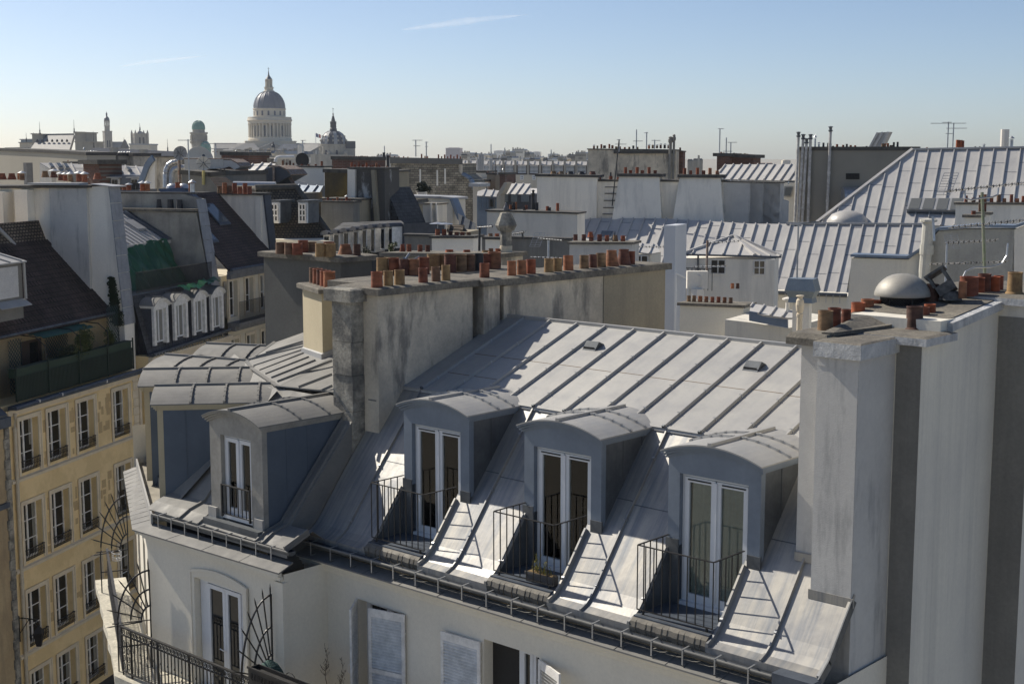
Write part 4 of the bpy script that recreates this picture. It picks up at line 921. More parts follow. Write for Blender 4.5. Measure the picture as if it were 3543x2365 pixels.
b.k=1;b.beam(F(19.05,-3.0,zr(-3)),F(19.05,-5.6,zr(-5.6)),.35,.18);b.k=2;b.prism([F(17.6,-4.0,zr(-4)+.06),F(18.5,-4.0,zr(-4)+.06),F(18.5,-4.8,zr(-4.8)+.06),F(17.6,-4.8,zr(-4.8)+.06)],(0,0,.1))
b.build('upper_roof',[zinc_far,lead,zinc_pale],T2)
b=MB();rbox(b,11.05,19.3,-8.8,-3.2,17.32,19.4);b.build('terrace_wall',plaster_d,T2)
tp_=MB();n=60;m_=16;rr=random.Random(11)
def tf(i,j):
    u=i/n;v=j/m_;s_=11.2+7.4*u
    o=-2.95+1.1*v+.10*math.sin(u*23+2*math.sin(v*5))*(.3+v)+.07*math.sin(u*51+v*3)+.05*math.sin(u*90-v*7);z=zr(-3)+.08-2.2*v+.10*math.sin(u*9)*(1-v)+.06*math.sin(u*33+1)*(1-v)
    return F(s_,o,z)
tp_.add([tf(i,j) for i in range(n+1) for j in range(m_+1)],[[i*(m_+1)+j,(i+1)*(m_+1)+j,(i+1)*(m_+1)+j+1,i*(m_+1)+j+1] for i in range(n) for j in range(m_)])
o=tp_.build('tarpaulin',[M('green_tarpaulin',(.018,.085,.032),(.012,.06,.026),ns=1.5,rough=.35)],smooth=True);tag(o,'crumpled dark green tarpaulin hung from the zinc roof behind the terrace railing','tarpaulin')
tp_=MB()
def tf2(i,j):
    u=i/30;v=j/5;return F(14.8+4.2*u,-.35+.45*v+.05*math.sin(u*40+v*4),17.45+.05*math.sin(u*21+v*3)+.04*math.sin(u*47)-.16*v+.1*(u>.5))
tp_.add([tf2(i,j) for i in range(31) for j in range(6)],[[i*6+j,(i+1)*6+j,(i+1)*6+j+1,i*6+j+1] for i in range(30) for j in range(5)])
o=tp_.build('tarpaulin',[M('bright_green_tarpaulin',(.02,.12,.05),(.014,.08,.035),ns=3,rough=.3)],smooth=True);tag(o,'bright green tarpaulin strip lying on the mansard edge above the white dormers','tarpaulin')
# ---- grey party wall beyond it
W2_=thing('chimney_wall','grey chimney wall with slate clad edge and three dark urn pots','chimney',tuple(F(19.6,-4,16)))
b=MB();pw(b,19.3,20.0,[(-1.45,21.0),(-.68,16.6),(-.68,0),(-9,0),(-9,21.05),(-6,21.05)]);pw(b,20.005,20.25,[(-1.42,21.7),(-.68,16.6),(-9,16.6),(-9,21.95),(-2.5,21.95)])
b.prism([F(19.28,-1.5,17.4),F(19.28,-1.5,21.0),F(19.28,-1.75,21.0),F(19.28,-1.75,17.4)],tuple(ss*.018))
b.build('wall',[M('mottled_grey_render',(.36,.35,.31),(.22,.215,.20),ns=.8,rough=.9,bump=.3,streak=.4,sc=(.14,.14,.135),fine=.1)],W2_)
b=MB()
for k in range(7):
    f0,f1=k/7,(k+1)/7-.004;a=(-1.42+.76*f0,21.7-5.1*f0);c_=(-1.42+.76*f1,21.7-5.1*f1);pw(b,19.27,20.3,[(a[0]+.002,a[1]),(a[0]+.035,a[1]),(c_[0]+.055,c_[1]),(c_[0]+.002,c_[1])])
b.build('slate_cladding',[bpy.data.materials['grey_slate_cladding']],W2_)
b=MB();rbox(b,19.1,20.1,-6.1,-1.4,21.05,21.19);b.k=1;rbox(b,20.0,20.4,-9,-1.9,21.95,22.05);b.build('chimney_cap',[mortar,mortar_d],W2_)
for q in ((1735,1158),(1852,1160),(1948,1163)):
    p=onZ(a1(*q),21.19);pot(W2_,p,.17,.48,'df')
p=onZ(a1(1450,1145),21.19);pot(W2_,p,.15,.2,'ds')
pot(W2_,F(20.2,-2.1,22.04),.13,.5,'ss',1)
for q,k,r_,h in (((1305,960),'cs',.13,.3),((1350,963),'cs',.13,.3),((1400,965),'os',.13,.3),((1445,960),'ds',.12,.42),((1493,960),'ds',.12,.4),((1550,970),'os',.15,.4),((1600,970),'os',.15,.4),((1930,975),'os',.14,.5),((2075,980),'os',.14,.55)):
    p=onZ(a1(*q),22.04);pot(W2_,p,r_,h,k,cowl=k=='os' and q[0]<1700)
b=MB();p=onZ(a1(1870,972),22.04)
for q in ((1870,972),(1990,972)):
    p=onZ(a1(*q),22.04);b.lathe(p,[(.2,0),(.2,.12),(.36,.14),(.30,.3),(.15,.4),(.001,.43)],16)
b.build('vent_cowl',[steel],W2_)
# ---- house with dark roof, skylights and balcony
T3=thing('street_house','pale cream house with dark tiled roof, skylights and an iron balcony','building',tuple(F(24,-4,0)))
ops=[(a-20.25,a-20.25+1.0,z0,z1) for a in (20.5,22.55,24.5,26.6,28.6) for z0,z1 in ((15.2,17.2),(11.6,13.95),(8,10.3),(4,6.3))]
b=MB();wallgrid(b,F(20.25,-.25,0),tuple(ss),tuple(nn_),12,0,17.6,ops,.3);rbox(b,20.25,32.2,-9,-.6,0,17.5);b.k=1
rbox(b,20.25,32,-.25,.0,17.35,17.6);rbox(b,20.25,32,-.25,.45,14.75,14.95);rbox(b,20.25,32,-.25,.2,14.5,14.75)
for k in range(46): rbox(b,20.3+.26*k,20.5+.26*k,-.24,.12,17.6,17.8)
b.build('wall',[M('pale_cream_render',(.66,.60,.47),(.60,.54,.42),ns=1,rough=.9,fine=.05),M('slate_band',(.20,.20,.20),(.15,.15,.15),ns=3)],T3)
for a in (20.5,22.55,24.5,26.6,28.6):
    for z0,z1 in ((15.2,17.2),(11.6,13.95),(8,10.3)):
        fwindow(T3,a+.5,z0,z1,1.0,-.25,iron_g=False,surround=True,cross=1,back=.28)
b=MB();b.beam(F(20.3,.45,16.08),F(32,.45,16.05),.05,.03);b.beam(F(20.3,.45,15.1),F(32,.45,15.07),.04,.02)
for k in range(100): s_=20.3+11.6*k/99;b.beam(F(s_,.45,14.95),F(s_,.45,16.06),.02,.02,up=nn_)
b.build('balcony_railing',iron,T3)
zt3=lambda o:17.85+(-.1-o)*1.04
b=MB();b.prism([F(20.25,-.1,zt3(-.1)),F(27.0,-.1,zt3(-.1)),F(27.0,-4.0,zt3(-4)),F(20.25,-4.0,zt3(-4))],(0,0,-.1));b.k=1
b.tube([F(20.25,.05,17.86),F(31,.05,17.8)],.08,8);b.prism([F(20.3,-3.4,zt3(-3.4)+.03),F(24,-3.4,zt3(-3.4)+.03),F(24,-4.2,zt3(-4.2)+.06),F(20.3,-4.2,zt3(-4.2)+.06)],(0,0,.05))
b.build('tiled_roof',[brickmat('dark_red_tiles',(.085,.058,.05),(.06,.043,.038),(.02,.016,.015),tuple(ss),(0,0,1.4),.22,.2,ms=.02,bump=.6),lead],T3)
for s0,s1,o0,o1 in ((20.5,21.8,-1.4,-3.0),(23.6,25.0,-2.2,-3.3)):
    b=MB();b.prism([F(s0,o0,zt3(o0)+.05),F(s1,o0,zt3(o0)+.05),F(s1,o1,zt3(o1)+.05),F(s0,o1,zt3(o1)+.05)],(0,0,.08));b.k=1
    b.prism([F(s0+.1,o0-.08,zt3(o0)+.22),F(s1-.1,o0-.08,zt3(o0)+.22),F(s1-.1,o1+.08,zt3(o1)+.06),F(s0+.1,o1+.08,zt3(o1)+.06)],(0,0,.005));b.build('skylight',[lead,glass_sky],T3)
W3_=thing('chimney_wall','clean white gable chimney wall with seven clay pots behind the dark roof','chimney',tuple(F(27.4,-3,16)))
b=MB();pw(b,27.0,27.8,[(-1.05,21.7),(-.72,18.3),(-.72,0),(-9,0),(-9,21.75)]);b.prism([F(26.93,-1.2,18.4),F(26.93,-1.2,21.6),F(26.93,-1.55,21.6),F(26.93,-1.55,18.4)],tuple(ss*.069));b.build('wall',plaster_w,W3_)
b=MB();pw(b,26.95,27.85,[(-1.05,21.72),(-.95,21.72),(-.62,18.3),(-.72,18.3)]);b.build('slate_cladding',slate,W3_)
b=MB();rbox(b,26.85,27.95,-9,-.9,21.75,21.86);b.build('chimney_cap',mortar_d,W3_)
for q,h in (((503,1468),.42),((559,1470),.62),((613,1470),.45),((667,1472),.62),((722,1474),.42),((780,1476),.62),((826,1478),.45)):
    p=onZ(a2(*q),21.86);pot(W3_,p,.14,h,'os' if h>.5 else 'cs')
# ================================================ roofs and walls further back
def pts_on(pl,m,qs): return [pl(m(*q)) for q in qs]
def slab(mb,pl,m,tops,th,zb=0.0):
    """upright wall whose head follows the given points; it stands on zb"""
    P=pts_on(pl,m,tops); n=pl.n
    poly=P+[V((P[-1].x,P[-1].y,zb)),V((P[0].x,P[0].y,zb))]
    mb.prism(poly,-n*th); return P
def face(mb,pl,m,poly,th): mb.prism(pts_on(pl,m,poly),-pl.n*th)
def capline(mb,pl,P,th,e=.1,h=.12,lift=.002):
    for a,b_ in zip(P,P[1:]):
        d=(b_-a).normalized(); z=V((0,0,lift))
        mb.prism([a-d*e+pl.n*e+z,b_+d*e+pl.n*e+z,b_+d*e-pl.n*(th+e)+z,a-d*e-pl.n*(th+e)+z],(0,0,h))
def potrow(par,pl,m,D,lst,off=.3,dz=0):
    """pots given by foot point, width, height (as seen) and kind"""
    for cx,cy,w_,h_,k,*cw in lst:
        p=pl(m(cx,cy),-off); f=D/FPX/m.s
        pot(par,p+V((0,0,dz-.02)),w_*f/2,h_*f,k,bool(cw and cw[0]))
def chim(label,m,tops,D,az,th,mat,cap=mortar_d,pots=(),zb=0.0,name='chimney_wall',cat='chimney',e=.1,h=.12,extra=None,off=None):
    pl=Plane(m(*tops[0]),D,az); t=thing(name,label,cat,tuple(V((pl.P.x,pl.P.y,zb))))
    b=MB();P=slab(b,pl,m,tops,th,zb)
    if extra: extra(b,pl)
    b.build('wall',mat if isinstance(mat,list) else [mat],t)
    if cap: b=MB();capline(b,pl,P,th,e,h);b.build('chimney_cap',[cap],t)
    potrow(t,pl,m,D,pots,off if off is not None else th/2,0)
    return t,pl
def inter(poly,a):
    """where the line x=a crosses a 2D polygon"""
    ys=[]
    for (x0,y0),(x1,y1) in zip(poly,poly[1:]+poly[:1]):
        if (x0-a)*(x1-a)<0: ys.append(y0+(y1-y0)*(a-x0)/(x1-x0))
    return sorted(ys)
def sroof(mb,P0,azu,slope,pts,step=.8,w_=.07,h=.07,joint=0,ph=.3,th=.08,seam=True):
    """sheet roof rising along azimuth azu; battens every step metres; pts are points of its plane"""
    u=azv(azu); e=V((u.y,-u.x,0)); g=(u*math.cos(R(slope))+V((0,0,math.sin(R(slope))))); n=e.cross(g).normalized()
    if n.z<0: n=-n
    P=[onP(q,P0,n) for q in pts]
    mb.prism(P,-n*th)
    if not seam: return P,n
    Q=[((p-P0).dot(e),(p-P0).dot(g)) for p in P]
    x0,x1=min(q[0] for q in Q),max(q[0] for q in Q)
    k=math.ceil((x0-ph)/step)
    i=0
    while ph+k*step<x1:
        a=ph+k*step; ys=inter(Q,a)
        for ya,yb in zip(ys[::2],ys[1::2]):
            if yb-ya>.1: mb.beam(P0+e*a+g*ya-n*.005,P0+e*a+g*yb-n*.005,w_,h,up=n,taper=.7)
        if joint:
            ys=inter(Q,a+step/2); 
            for ya,yb in zip(ys[::2],ys[1::2]):
                y=ya+joint*(.6+.25*math.sin(i*2.3))
                while y<yb-.1:
                    mb.k=1;mb.beam(P0+e*(a+.05)+g*y,P0+e*(a+step-.05)+g*y,.03,.012,up=n);mb.k=0; y+=joint
        k+=1;i+=1
    return P,n
def antenna(label,q,D,hpx,m,arms=(),name='tv_antenna'):
    """aerial mast: hpx tall as seen, arms = (height fraction, length, direction azimuth, elements)"""
    p=dep(m(*q),D); H_=hpx/m.s*D/FPX; t=thing(name,label,'antenna',tuple(p)); b=MB(); b.tube([p-V((0,0,.3)),p+V((0,0,H_))],.022*D/60+.012,5); b.build('mast',steel,t)
    for fr,L_,az,ne in arms:
        L_*=.15 if D>=180 else .5 if D in (122,46) else .3 if D>100 else .22
        b=MB();d=azv(az);c_=p+V((0,0,H_*fr));sd_=V((d.y,-d.x,0));r_=.010*D/60+.006
        b.tube([c_-d*L_*.35,c_+d*L_*.65],r_,4)
        for i in range(ne):
            x=-.33+.95*i/max(1,ne-1);l=.07+.03*(1-i/ne);b.tube([c_+d*L_*x-sd_*l,c_+d*L_*x+sd_*l],r_*.7,4)
        b.build('boom',steel,t)
    return t
# ---- big grey stack just behind the pale yellow one
def axbox_from(q,D,wx,wy,zb,ztop=None):
    p=dep(q,D); return p
p=dep(b4(400,240),36);D6=36
t=thing('chimney_stack','large grey rendered chimney block topped with wide pots and fluted silver cowls','chimney',(p.x-2,p.y+1.2,0))
b=MB();zt=p.z;x1=p.x;y0=p.y;x0=onY(c0(605,590),y0).x;yb=onX(c0(853,592),x1).y
b.box(x0,x1,y0,yb,0,zt);b.build('wall',[plaster_x],t)
b=MB();capslab(b,[(x0-.12,y0-.12),(x1+.12,y0-.12),(x1+.12,yb+.12),(x0-.12,yb+.12)],zt,zt+.16);b.build('chimney_cap',[mortar],t)
b=MB();L_=14
for k in range(2*L_):
    a0,a1_=math.pi*k/L_,math.pi*(k+1)/L_;r0,r1=(1.75,1.62) if k%2 else (1.62,1.75);z0_,z1_=(1.16,1.10) if k%2 else (1.10,1.16)
    b.poly((r0*math.cos(a0),r0*math.sin(a0),z0_),(r1*math.cos(a1_),r1*math.sin(a1_),z1_),(.03,0,1.5))
for a in (.3,2.4,4.5): b.beam((.9*math.cos(a),.9*math.sin(a),.85),(.95*math.cos(a),.95*math.sin(a),1.2),.1,.05,up=(math.cos(a),math.sin(a),0))
FLUT=bpy.data.meshes.new('fluted_cowl');FLUT.from_pydata([tuple(p_) for p_ in b.v],[],b.f);FLUT.materials.append(steel)
for q,w_,h_,k,c_ in (((5,175),.28,.30,'cs',0),((65,178),.28,.30,'os',0),((110,165),.28,.34,'cs',1),((178,160),.32,.28,'cw',1),((245,193),.28,.34,'ys',0),((322,193),.28,.34,'ys',0),((310,165),.3,.3,'cs',1),((437,180),.32,.28,'cw',1),((527,185),.2,.30,'cs',0),((-60,170),.3,.3,'cs',0)):
    pp=onZ(b4(*q),zt+.15);n0=len(bpy.data.objects);pot(t,pp,w_/2,h_,k)
    if c_:
        o=t.children[-1];o2=bpy.data.objects.new('cowl',FLUT);SC.collection.objects.link(o2);o2.parent=o
# ---- low mortar slab with three wide pots
t,pl=chim('low dirty chimney wall with a broad mortar slab and flared pots','x' and b4,[(735,195),(1645,205)],42,-52,1.0,plaster_d,mortar,
 [(880,150,38,58,'ow'),(930,152,38,60,'cs'),(1016,158,38,60,'cs'),(1075,160,38,60,'cs'),(1243,192,72,56,'ow'),(1378,196,62,58,'ow'),(1523,192,62,50,'yw'),(1565,185,36,58,'cs'),(1617,185,36,56,'os')],off=.5)
# ---- stone lantern chimney
p=dep(a3(1570,1560),40);f=40/FPX/3.1357
t=thing('lantern_chimney','weathered stone chimney with a flared square head and a pigeon on top','chimney',(p.x,p.y,p.z-2))
b=MB();qz=lambda y:p.z+(1560-y)*f
c_=V((p.x,p.y,0));rot=Matrix.Rotation(R(15),3,'Z')
b.lathe(c_,[(60*f,p.z-2),(60*f,qz(1480)),(68*f,qz(1475)),(68*f,qz(1412)),(55*f,qz(1410))],20)
b.k=1;b.lathe(c_,[(62*f,qz(1410)),(62*f,qz(1255)),(88*f,qz(1250)),(118*f,qz(1190)),(112*f,qz(1172)),(62*f,qz(1058)),(56*f,qz(1052)),(.001,qz(1052))],8);b.build('stack',[facade_t,block],t)
b=MB();pg=V((p.x,p.y,qz(1052)));b.lathe(pg+V((0,0,.02)),[(.001,0),(.06,.03),(.075,.09),(.055,.15),(.03,.19),(.038,.23),(.02,.265),(.001,.27)],10)
b.tube([pg+RT*.02+V((0,0,.1)),pg+RT*.2+V((0,0,.03))],.04,6,.02);o=b.build('pigeon',[M('pigeon_grey',(.10,.105,.12),rough=.7)],smooth=True);tag(o,'grey pigeon perched on top of the stone lantern chimney','bird')
# ---- white stack with a black band
t,pl=chim('white chimney stack with a black band line and six clay pots under disc cowls',a3,[(765,1330),(1215,1330)],70,-70,1.2,plaster_w,mortar_d,
 [(828,1308,52,85,'cs'),(900,1310,50,85,'os'),(968,1322,50,72,'cs'),(1035,1320,48,66,'cs'),(1098,1328,50,72,'os'),(1165,1330,48,72,'cs')],extra=lambda b,pl:face(b,pl,a3,[(765,1395),(1210,1408),(1210,1420),(765,1405)],-.02))
for q in ((828,1225),(905,1230)):
    p=pl(a3(*q),-.6);b=MB();b.lathe(p,[(.42,.25),(.05,.33)],14);b.lathe(p,[(.43,.245),(.05,.32)],14);b.tube([p,p+V((0,0,.28))],.02,5);o=b.build('cowl',steel,t)
chim('long grey wall behind the banded white stack',a3,[(470,1305),(1230,1325),(1360,1330)],76,-70,.6,plaster_g,mortar_d)
chim('short white stack with two clay pots beside the lantern chimney',a3,[(1345,1340),(1510,1345)],66,-70,.9,plaster_w,mortar_d,[(1402,1335,48,64,'cs'),(1472,1335,48,62,'os')])
chim('plain grey wall running behind the mesh aerial',a3,[(1500,1330),(2260,1350)],78,-72,.5,plaster_g,mortar_d)
# ---- white wall block with thin pots
t,pl=chim('white chimney wall with rough top and alternating black and orange pots',a3,[(1362,1040),(2200,1062),(2345,1068)],105,-74,2.5,plaster_w,mortar_d,
 [(1620,1015,32,52,'os'),(1652,1035,34,96,'ds'),(1680,1015,24,82,'os'),(1770,1038,34,54,'ds'),(1790,1015,30,48,'os'),(1905,1043,36,104,'ds'),(2020,1028,36,50,'os'),(2040,1048,38,56,'ds'),(2130,1035,34,90,'os')],off=1.2)
b=MB();p=pl(a3(1865,1020),-1.2);f=105/FPX/3.1357;b.lathe(p,[(20*f,0),(18*f,60*f),(14*f,130*f),(20*f,170*f),(20*f,176*f),(13*f,180*f),(13*f,200*f),(24*f,205*f),(5*f,216*f)],12);b.build('flue',iron,t)
# ---- small stack with seven pots
chim('pale stack with rough cap and seven clay pots below the blue zinc roof',a4,[(200,1270),(815,1270)],70,-70,1.4,plaster_s,mortar,
 [(260,1225,44,60,'cs'),(342,1228,44,62,'cs'),(408,1190,50,48,'ow'),(415,1230,46,64,'cs'),(497,1232,46,66,'cs'),(570,1236,42,62,'os'),(652,1240,50,68,'cw'),(728,1240,46,62,'os')],off=.6)
# ---- the white row of walls and battered stacks
t=thing('chimney_wall','long white party wall with two battered chimney stacks and rows of tall orange pots','chimney',tuple(Plane(a4(240,610),112,-78).at(0,0)))
pl=Plane(a4(240,610),112,-78)
b=MB();b.k=0
P1=slab(b,pl,a4,[(-120,600),(470,610)],3,0)
pr_=Plane(pl.P-pl.n*.7,0,-78)
P2=slab(b,pr_,a4,[(470,650),(1290,652)],2.5,0);P4=slab(b,pr_,a4,[(1290,652),(1720,655)],2.5,0)
b.k=1;P3=slab(b,pr_,a4,[(1700,655),(2281,668)],2.5,0);P3b=slab(b,pr_,a5,[(-10,563),(268,563)],2.4,0);face(b,pr_,a5,[(250,562),(258,705),(310,720),(305,915),(250,915)],2)
b.k=0
for tp in ([(690,602),(1085,605),(1110,1068),(615,1055)],[(1285,612),(1690,615),(1722,1100),(1212,1078)]):
    top=[pl(a4(*q),-.1) for q in tp[:2]];bot=[pl(a4(*q),.55) for q in (tp[2],tp[3])]
    A_=[top[0],top[1],bot[0],bot[1]];bk_=[q-pl.n*(1.9 if i<2 else 2.6) for i,q in enumerate(A_)]
    # sides flare towards the foot
    b.add(A_+bk_,[[0,1,2,3],[7,6,5,4],[0,4,5,1],[1,5,6,2],[2,6,7,3],[3,7,4,0]])
b.build('wall',[plaster_w,plaster_s],t)
b=MB();capline(b,pl,P1,3,.15,.2);capline(b,pr_,[P2[0],P4[1]],2.5,.12,.16);capline(b,pr_,[pr_(a4(1700,655)),pr_(a5(268,563))],2.4,.1,.08)
for x0,x1,y in ((682,1112,602),(1278,1722,612)): capline(b,pl,[pl(a4(x0,y)),pl(a4(x1,y+3))],2,.1,.25)
b.build('chimney_cap',[mortar_d],t)
potrow(t,pl,a4,112,[(753,580,32,74,'os'),(803,582,34,48,'os'),(868,582,32,76,'os'),(918,584,34,48,'os'),(985,584,32,78,'os'),(1045,586,34,50,'os'),(1337,590,34,76,'os'),(1395,592,32,54,'os'),(1463,592,32,80,'os'),(1523,592,36,54,'os'),(1586,592,34,78,'os'),(1657,592,34,50,'os')],1.0,.0)
potrow(t,pl,a4,112,[(42,588,58,46,'cw'),(120,590,54,44,'cw'),(208,592,66,46,'dw'),(318,592,66,46,'dw'),(428,592,62,46,'cw'),(85,588,20,28,'os'),(172,590,22,28,'os'),(505,632,18,30,'os'),(607,636,36,44,'os'),(678,638,22,36,'os'),(607,592,16,36,'ds'),(1118,640,18,12,'os'),(1185,640,30,12,'os'),(1245,640,20,12,'os')],1.4,0)
b=MB();pa=pl(a4(690,240),-.2);pb=pl(a4(622,890),.5);b.tube([pa,pb],.05,6)
for y in (705,768,838,908,972): c_=pr_(a4(625+(708-y)*.10,y),.06);b.tube([c_-pl.d*.7,c_+pl.d*.6],.035,5)
b.build('climbing_irons',iron,t)
# ---- blue zinc roof below that wall and the lit roof to its right
t=thing('zinc_house','long house with seamed zinc roof below the white party wall','building',tuple(dep(a5(400,1480),98)-V((0,0,14))))
P0=dep(a5(900,912),104)
b=MB();Pz,nz=sroof(b,P0,22,36,[a4(240,1035),a4(480,1010),a4(1130,1015),a4(1740,1050),a5(0,902),a5(700,905),a5(1420,912),a5(1480,1010),a5(1330,1190),a5(840,1190),a5(790,1490),a5(0,1472),a4(1650,1560),a4(600,1480),a4(240,1300)],step=.9,w_=.10,h=.13,joint=3.2)
b.build('zinc_roof',[zinc_far,lead],t)
pg=Plane(a5(0,1480),98,-72)
b=MB();P=pts_on(pg,a5,[(-650,1440),(800,1498)]);b.tube([P[0]+pg.n*.12,P[1]+pg.n*.12],.14,8);b.k=1
for k in range(26): q=P[0].lerp(P[1],k/26)+pg.n*.28;b.beam(q-V((0,0,.55)),q,.04,.04,up=pg.n)
b.build('gutter',[zinc_dark,steel],t)
b=MB();slab(b,pg,a5,[(-650,1455),(800,1510)],6,0);b.build('wall',[plaster],t)
b=MB();b.beam(onP(a5(290,905),P0,nz),onP(a5(1420,915),P0,nz),.22,.16);b.build('ridge_roll',[zinc_pale],t)
for poly in ([a4(510,1130),a4(650,1135),a4(610,1205),a4(490,1200)],):
    b=MB();sp=[onP(q,P0+nz*.25,nz) for q in poly];b.prism(sp,-nz*.3);b.k=1;c_=sum(sp,V((0,0,0)))/4;b.prism([c_+(q-c_)*.8+nz*.02 for q in sp],nz*.01);b.build('skylight',[zinc_pale,glass_sky],t)
# ---- big seamed roof at the right border
t=thing('large_zinc_roof_house','big house with a steep seamed zinc roof and long glass skylight at the right border','building',tuple(dep(a5(1300,900),106)-V((0,0,18))))
P0=dep(a5(900,908),106)
b=MB();Pz,nz=sroof(b,P0,24,40,[a5(545,898),a5(1345,287),a5(2320,270),a5(2320,930),a5(1420,915)],step=.98,w_=.09,h=.12,joint=2.6,ph=.1)
b.k=0;b.beam(Pz[0],Pz[1],.22,.18,up=nz);b.beam(Pz[1],Pz[2],.3,.14);b.build('zinc_roof',[zinc_far,lead],t)
b=MB();sk=[onP(q,P0+nz*.35,nz) for q in (a5(1325,688),a5(1780,688),a5(1760,790),a5(1295,780))]
b.prism(sk,-nz*.4)
for k in range(4):
    f0,f1=k/4+.02,(k+1)/4-.02;q=[sk[0].lerp(sk[1],f0),sk[0].lerp(sk[1],f1),sk[3].lerp(sk[2],f1),sk[3].lerp(sk[2],f0)];c_=sum(q,V((0,0,0)))/4
    b.k=1;b.prism([c_+(x-c_)*.93+nz*.015 for x in q],nz*.01)
b.k=2;b.prism([sk[3]-nz*.4,sk[2]-nz*.4,sk[2]+nz*.02-V((0,0,.25)),sk[3]+nz*.02-V((0,0,.25))],nz*.02);b.build('skylight',[zinc_pale,glassmat('dusty_skylight_glass',(.16,.165,.16),rough=.25),lead],t)
b=MB();c_=onP(a5(800,895),P0,nz);b.lathe(c_+V((0,0,-.3)),[(1.6,0),(1.55,.5),(1.2,.95),(.6,1.2),(.001,1.28)],20);b.build('dome_skylight',[M('milky_dome',(.50,.48,.45),rough=.4)],t,smooth=True)
b=MB();pw_=Plane(P0+V((0,0,-1)),0,-66);b.prism([Pz[0]-nz*.1,Pz[4]-nz*.1,Pz[3]-nz*.1,V((Pz[3].x,Pz[3].y,0)),V((Pz[0].x,Pz[0].y,0))],azv(24)*.5);b.build('wall',[plaster],t)
potrow(t,Plane(a5(1740,270),118,-70),a5,118,[(1720,262,30,62,'os'),(1745,262,30,60,'os'),(1765,262,20,56,'os'),(1868,275,14,20,'ds'),(1905,275,14,20,'ds'),(1970,274,14,16,'ds'),(2000,273,14,14,'ds'),(2035,272,22,14,'ds'),(2168,270,30,72,'ss',1),(1465,272,16,10,'os'),(1940,275,18,30,'ss',1)],0)
b=MB();p=dep(a5(2110,272),118);b.tube([p,p+V((0,0,155*118/FPX/2.4125))],.36,10);b.build('flue_pipe',[plaster_w],t)
# ---- grey party wall with flue pipes
t,pl=chim('tall plain grey party wall with barred slit window and white flue pipes',a5,[(400,292),(1400,292)],128,-74,4,M('brown_grey_render',(.27,.255,.215),(.22,.21,.185),ns=.15,rough=.92,streak=.25,sc=(.16,.155,.14),sz=.1,sxy=.4,fine=.05),mortar_d,
 [(562,276,16,42,'ss',1),(600,276,18,52,'ds'),(638,276,16,50,'ds'),(680,274,18,24,'ds'),(714,272,20,36,'os'),(765,272,20,30,'cs'),(795,272,18,38,'ds'),(828,274,20,30,'os'),(865,274,18,28,'os'),(932,274,14,18,'ds'),(960,274,16,22,'ds'),(1095,268,22,38,'cs'),(1115,268,18,36,'os'),(1138,270,20,42,'os'),(1165,270,26,26,'cs'),(1187,268,18,48,'ds'),(1219,268,18,50,'ds'),(530,276,16,86,'ss',1)],h=.35,off=1.5)
b=MB();face(b,pl,a5,[(788,482),(902,482),(902,532),(788,532)],-.02);b.k=1
for k in range(9): q=pl(a5(797+12*k,484),.06);b.beam(q,q-V((0,0,46*128/FPX/2.4125)),.05,.05,up=pl.n)
b.build('window',[inside,iron],t)
b=MB()
for x,y0,y1,lean in ((392,180,890,-30),(432,200,890,-40),(460,235,890,-38),(493,200,890,-22),(660,135,830,-30)):
    pts=[pl(a5(x+lean*k/6,y0+(y1-y0)*k/6),.35) for k in range(7)];b.k=0;b.tube(pts,.13,8)
    for k in (1,3,5): q=pts[k];b.lathe(q,[(.16,-.1),(.16,.2)],8)
    b.k=1;b.lathe(pts[0],[(.14,0),(.2,.05),(.2,.15),(.12,.18),(.16,.4),(.24,.42),(.23,.46),(.05,.5)],10)
b.build('flue_pipe',[M('peeling_white_pipe',(.58,.57,.54),(.36,.34,.32),ns=3,rough=.7),zinc_dark],t)
b=MB();p=pl(a5(760,685),.8);b.tube([p,p+RT*3.2],.95,16);b.build('duct',[steel],t)
b=MB();pd=Plane(a5(985,270),140,-60);face(b,pd,a5,[(985,272),(1055,142),(1145,136),(1080,272)],1.5);b.k=1
for q0,q1 in (((985,272),(1055,142)),((1020,272),(1098,138)),((1080,272),(1146,136))): b.beam(pd(a5(*q0),.02),pd(a5(*q1),.02),.2,.12,up=pd.n)
b.build('roof_hatch',[zinc_pale,zinc_far],t)
antenna('tall twin mast aerial above the big roof on the right',(1680,268),122,205,a5,((.98,6,-80,7),(.78,3.5,100,5)))
antenna('thin aerial mast beside the twin mast on the right roof',(1636,270),122,215,a5,((.98,1.6,-70,4),(.55,1.2,100,3)))
# ---- grey chimney block with aerials and the brick stack
t,pl=chim('broad weathered chimney block crowded with pots, aerials and twin flue pipes',a4,[(383,336),(1250,345)],150,-78,4,plaster_d,mortar_d,
 [(442,325,20,30,'cs',1),(476,322,18,28,'ys'),(515,322,20,42,'os'),(546,320,30,28,'cs'),(594,322,20,44,'os'),(624,322,24,32,'cs'),(662,328,26,26,'ys'),(700,330,18,28,'os'),(746,330,20,22,'os'),(790,330,22,24,'ys'),(830,325,22,32,'ds'),(872,328,20,22,'ys'),(985,325,22,34,'os',1),(1022,322,22,36,'ys'),(1064,320,22,28,'cs',1),(1100,322,22,36,'cs',1),(1140,322,24,36,'ds',1),(1176,322,20,30,'cs',1)],off=1.5)
b=MB();face(b,pl,a4,[(640,345),(1245,345),(1245,375),(640,375)],-.3);b.build('stone_band',[mortar_d],t)
b=MB()
for x0,y0,r_ in ((1197,270,.17),(1232,250,.13)): b.tube([pl(a4(x0,y0),.4),pl(a4(x0-10,640),.4)],r_,8);q=pl(a4(x0,y0),.4);b.lathe(q,[(r_,0),(r_*1.5,.1),(r_*1.5,.4),(r_,.45),(r_*1.3,.6),(.05,.7)],10)
b.build('flue_pipe',[plaster_g],t)
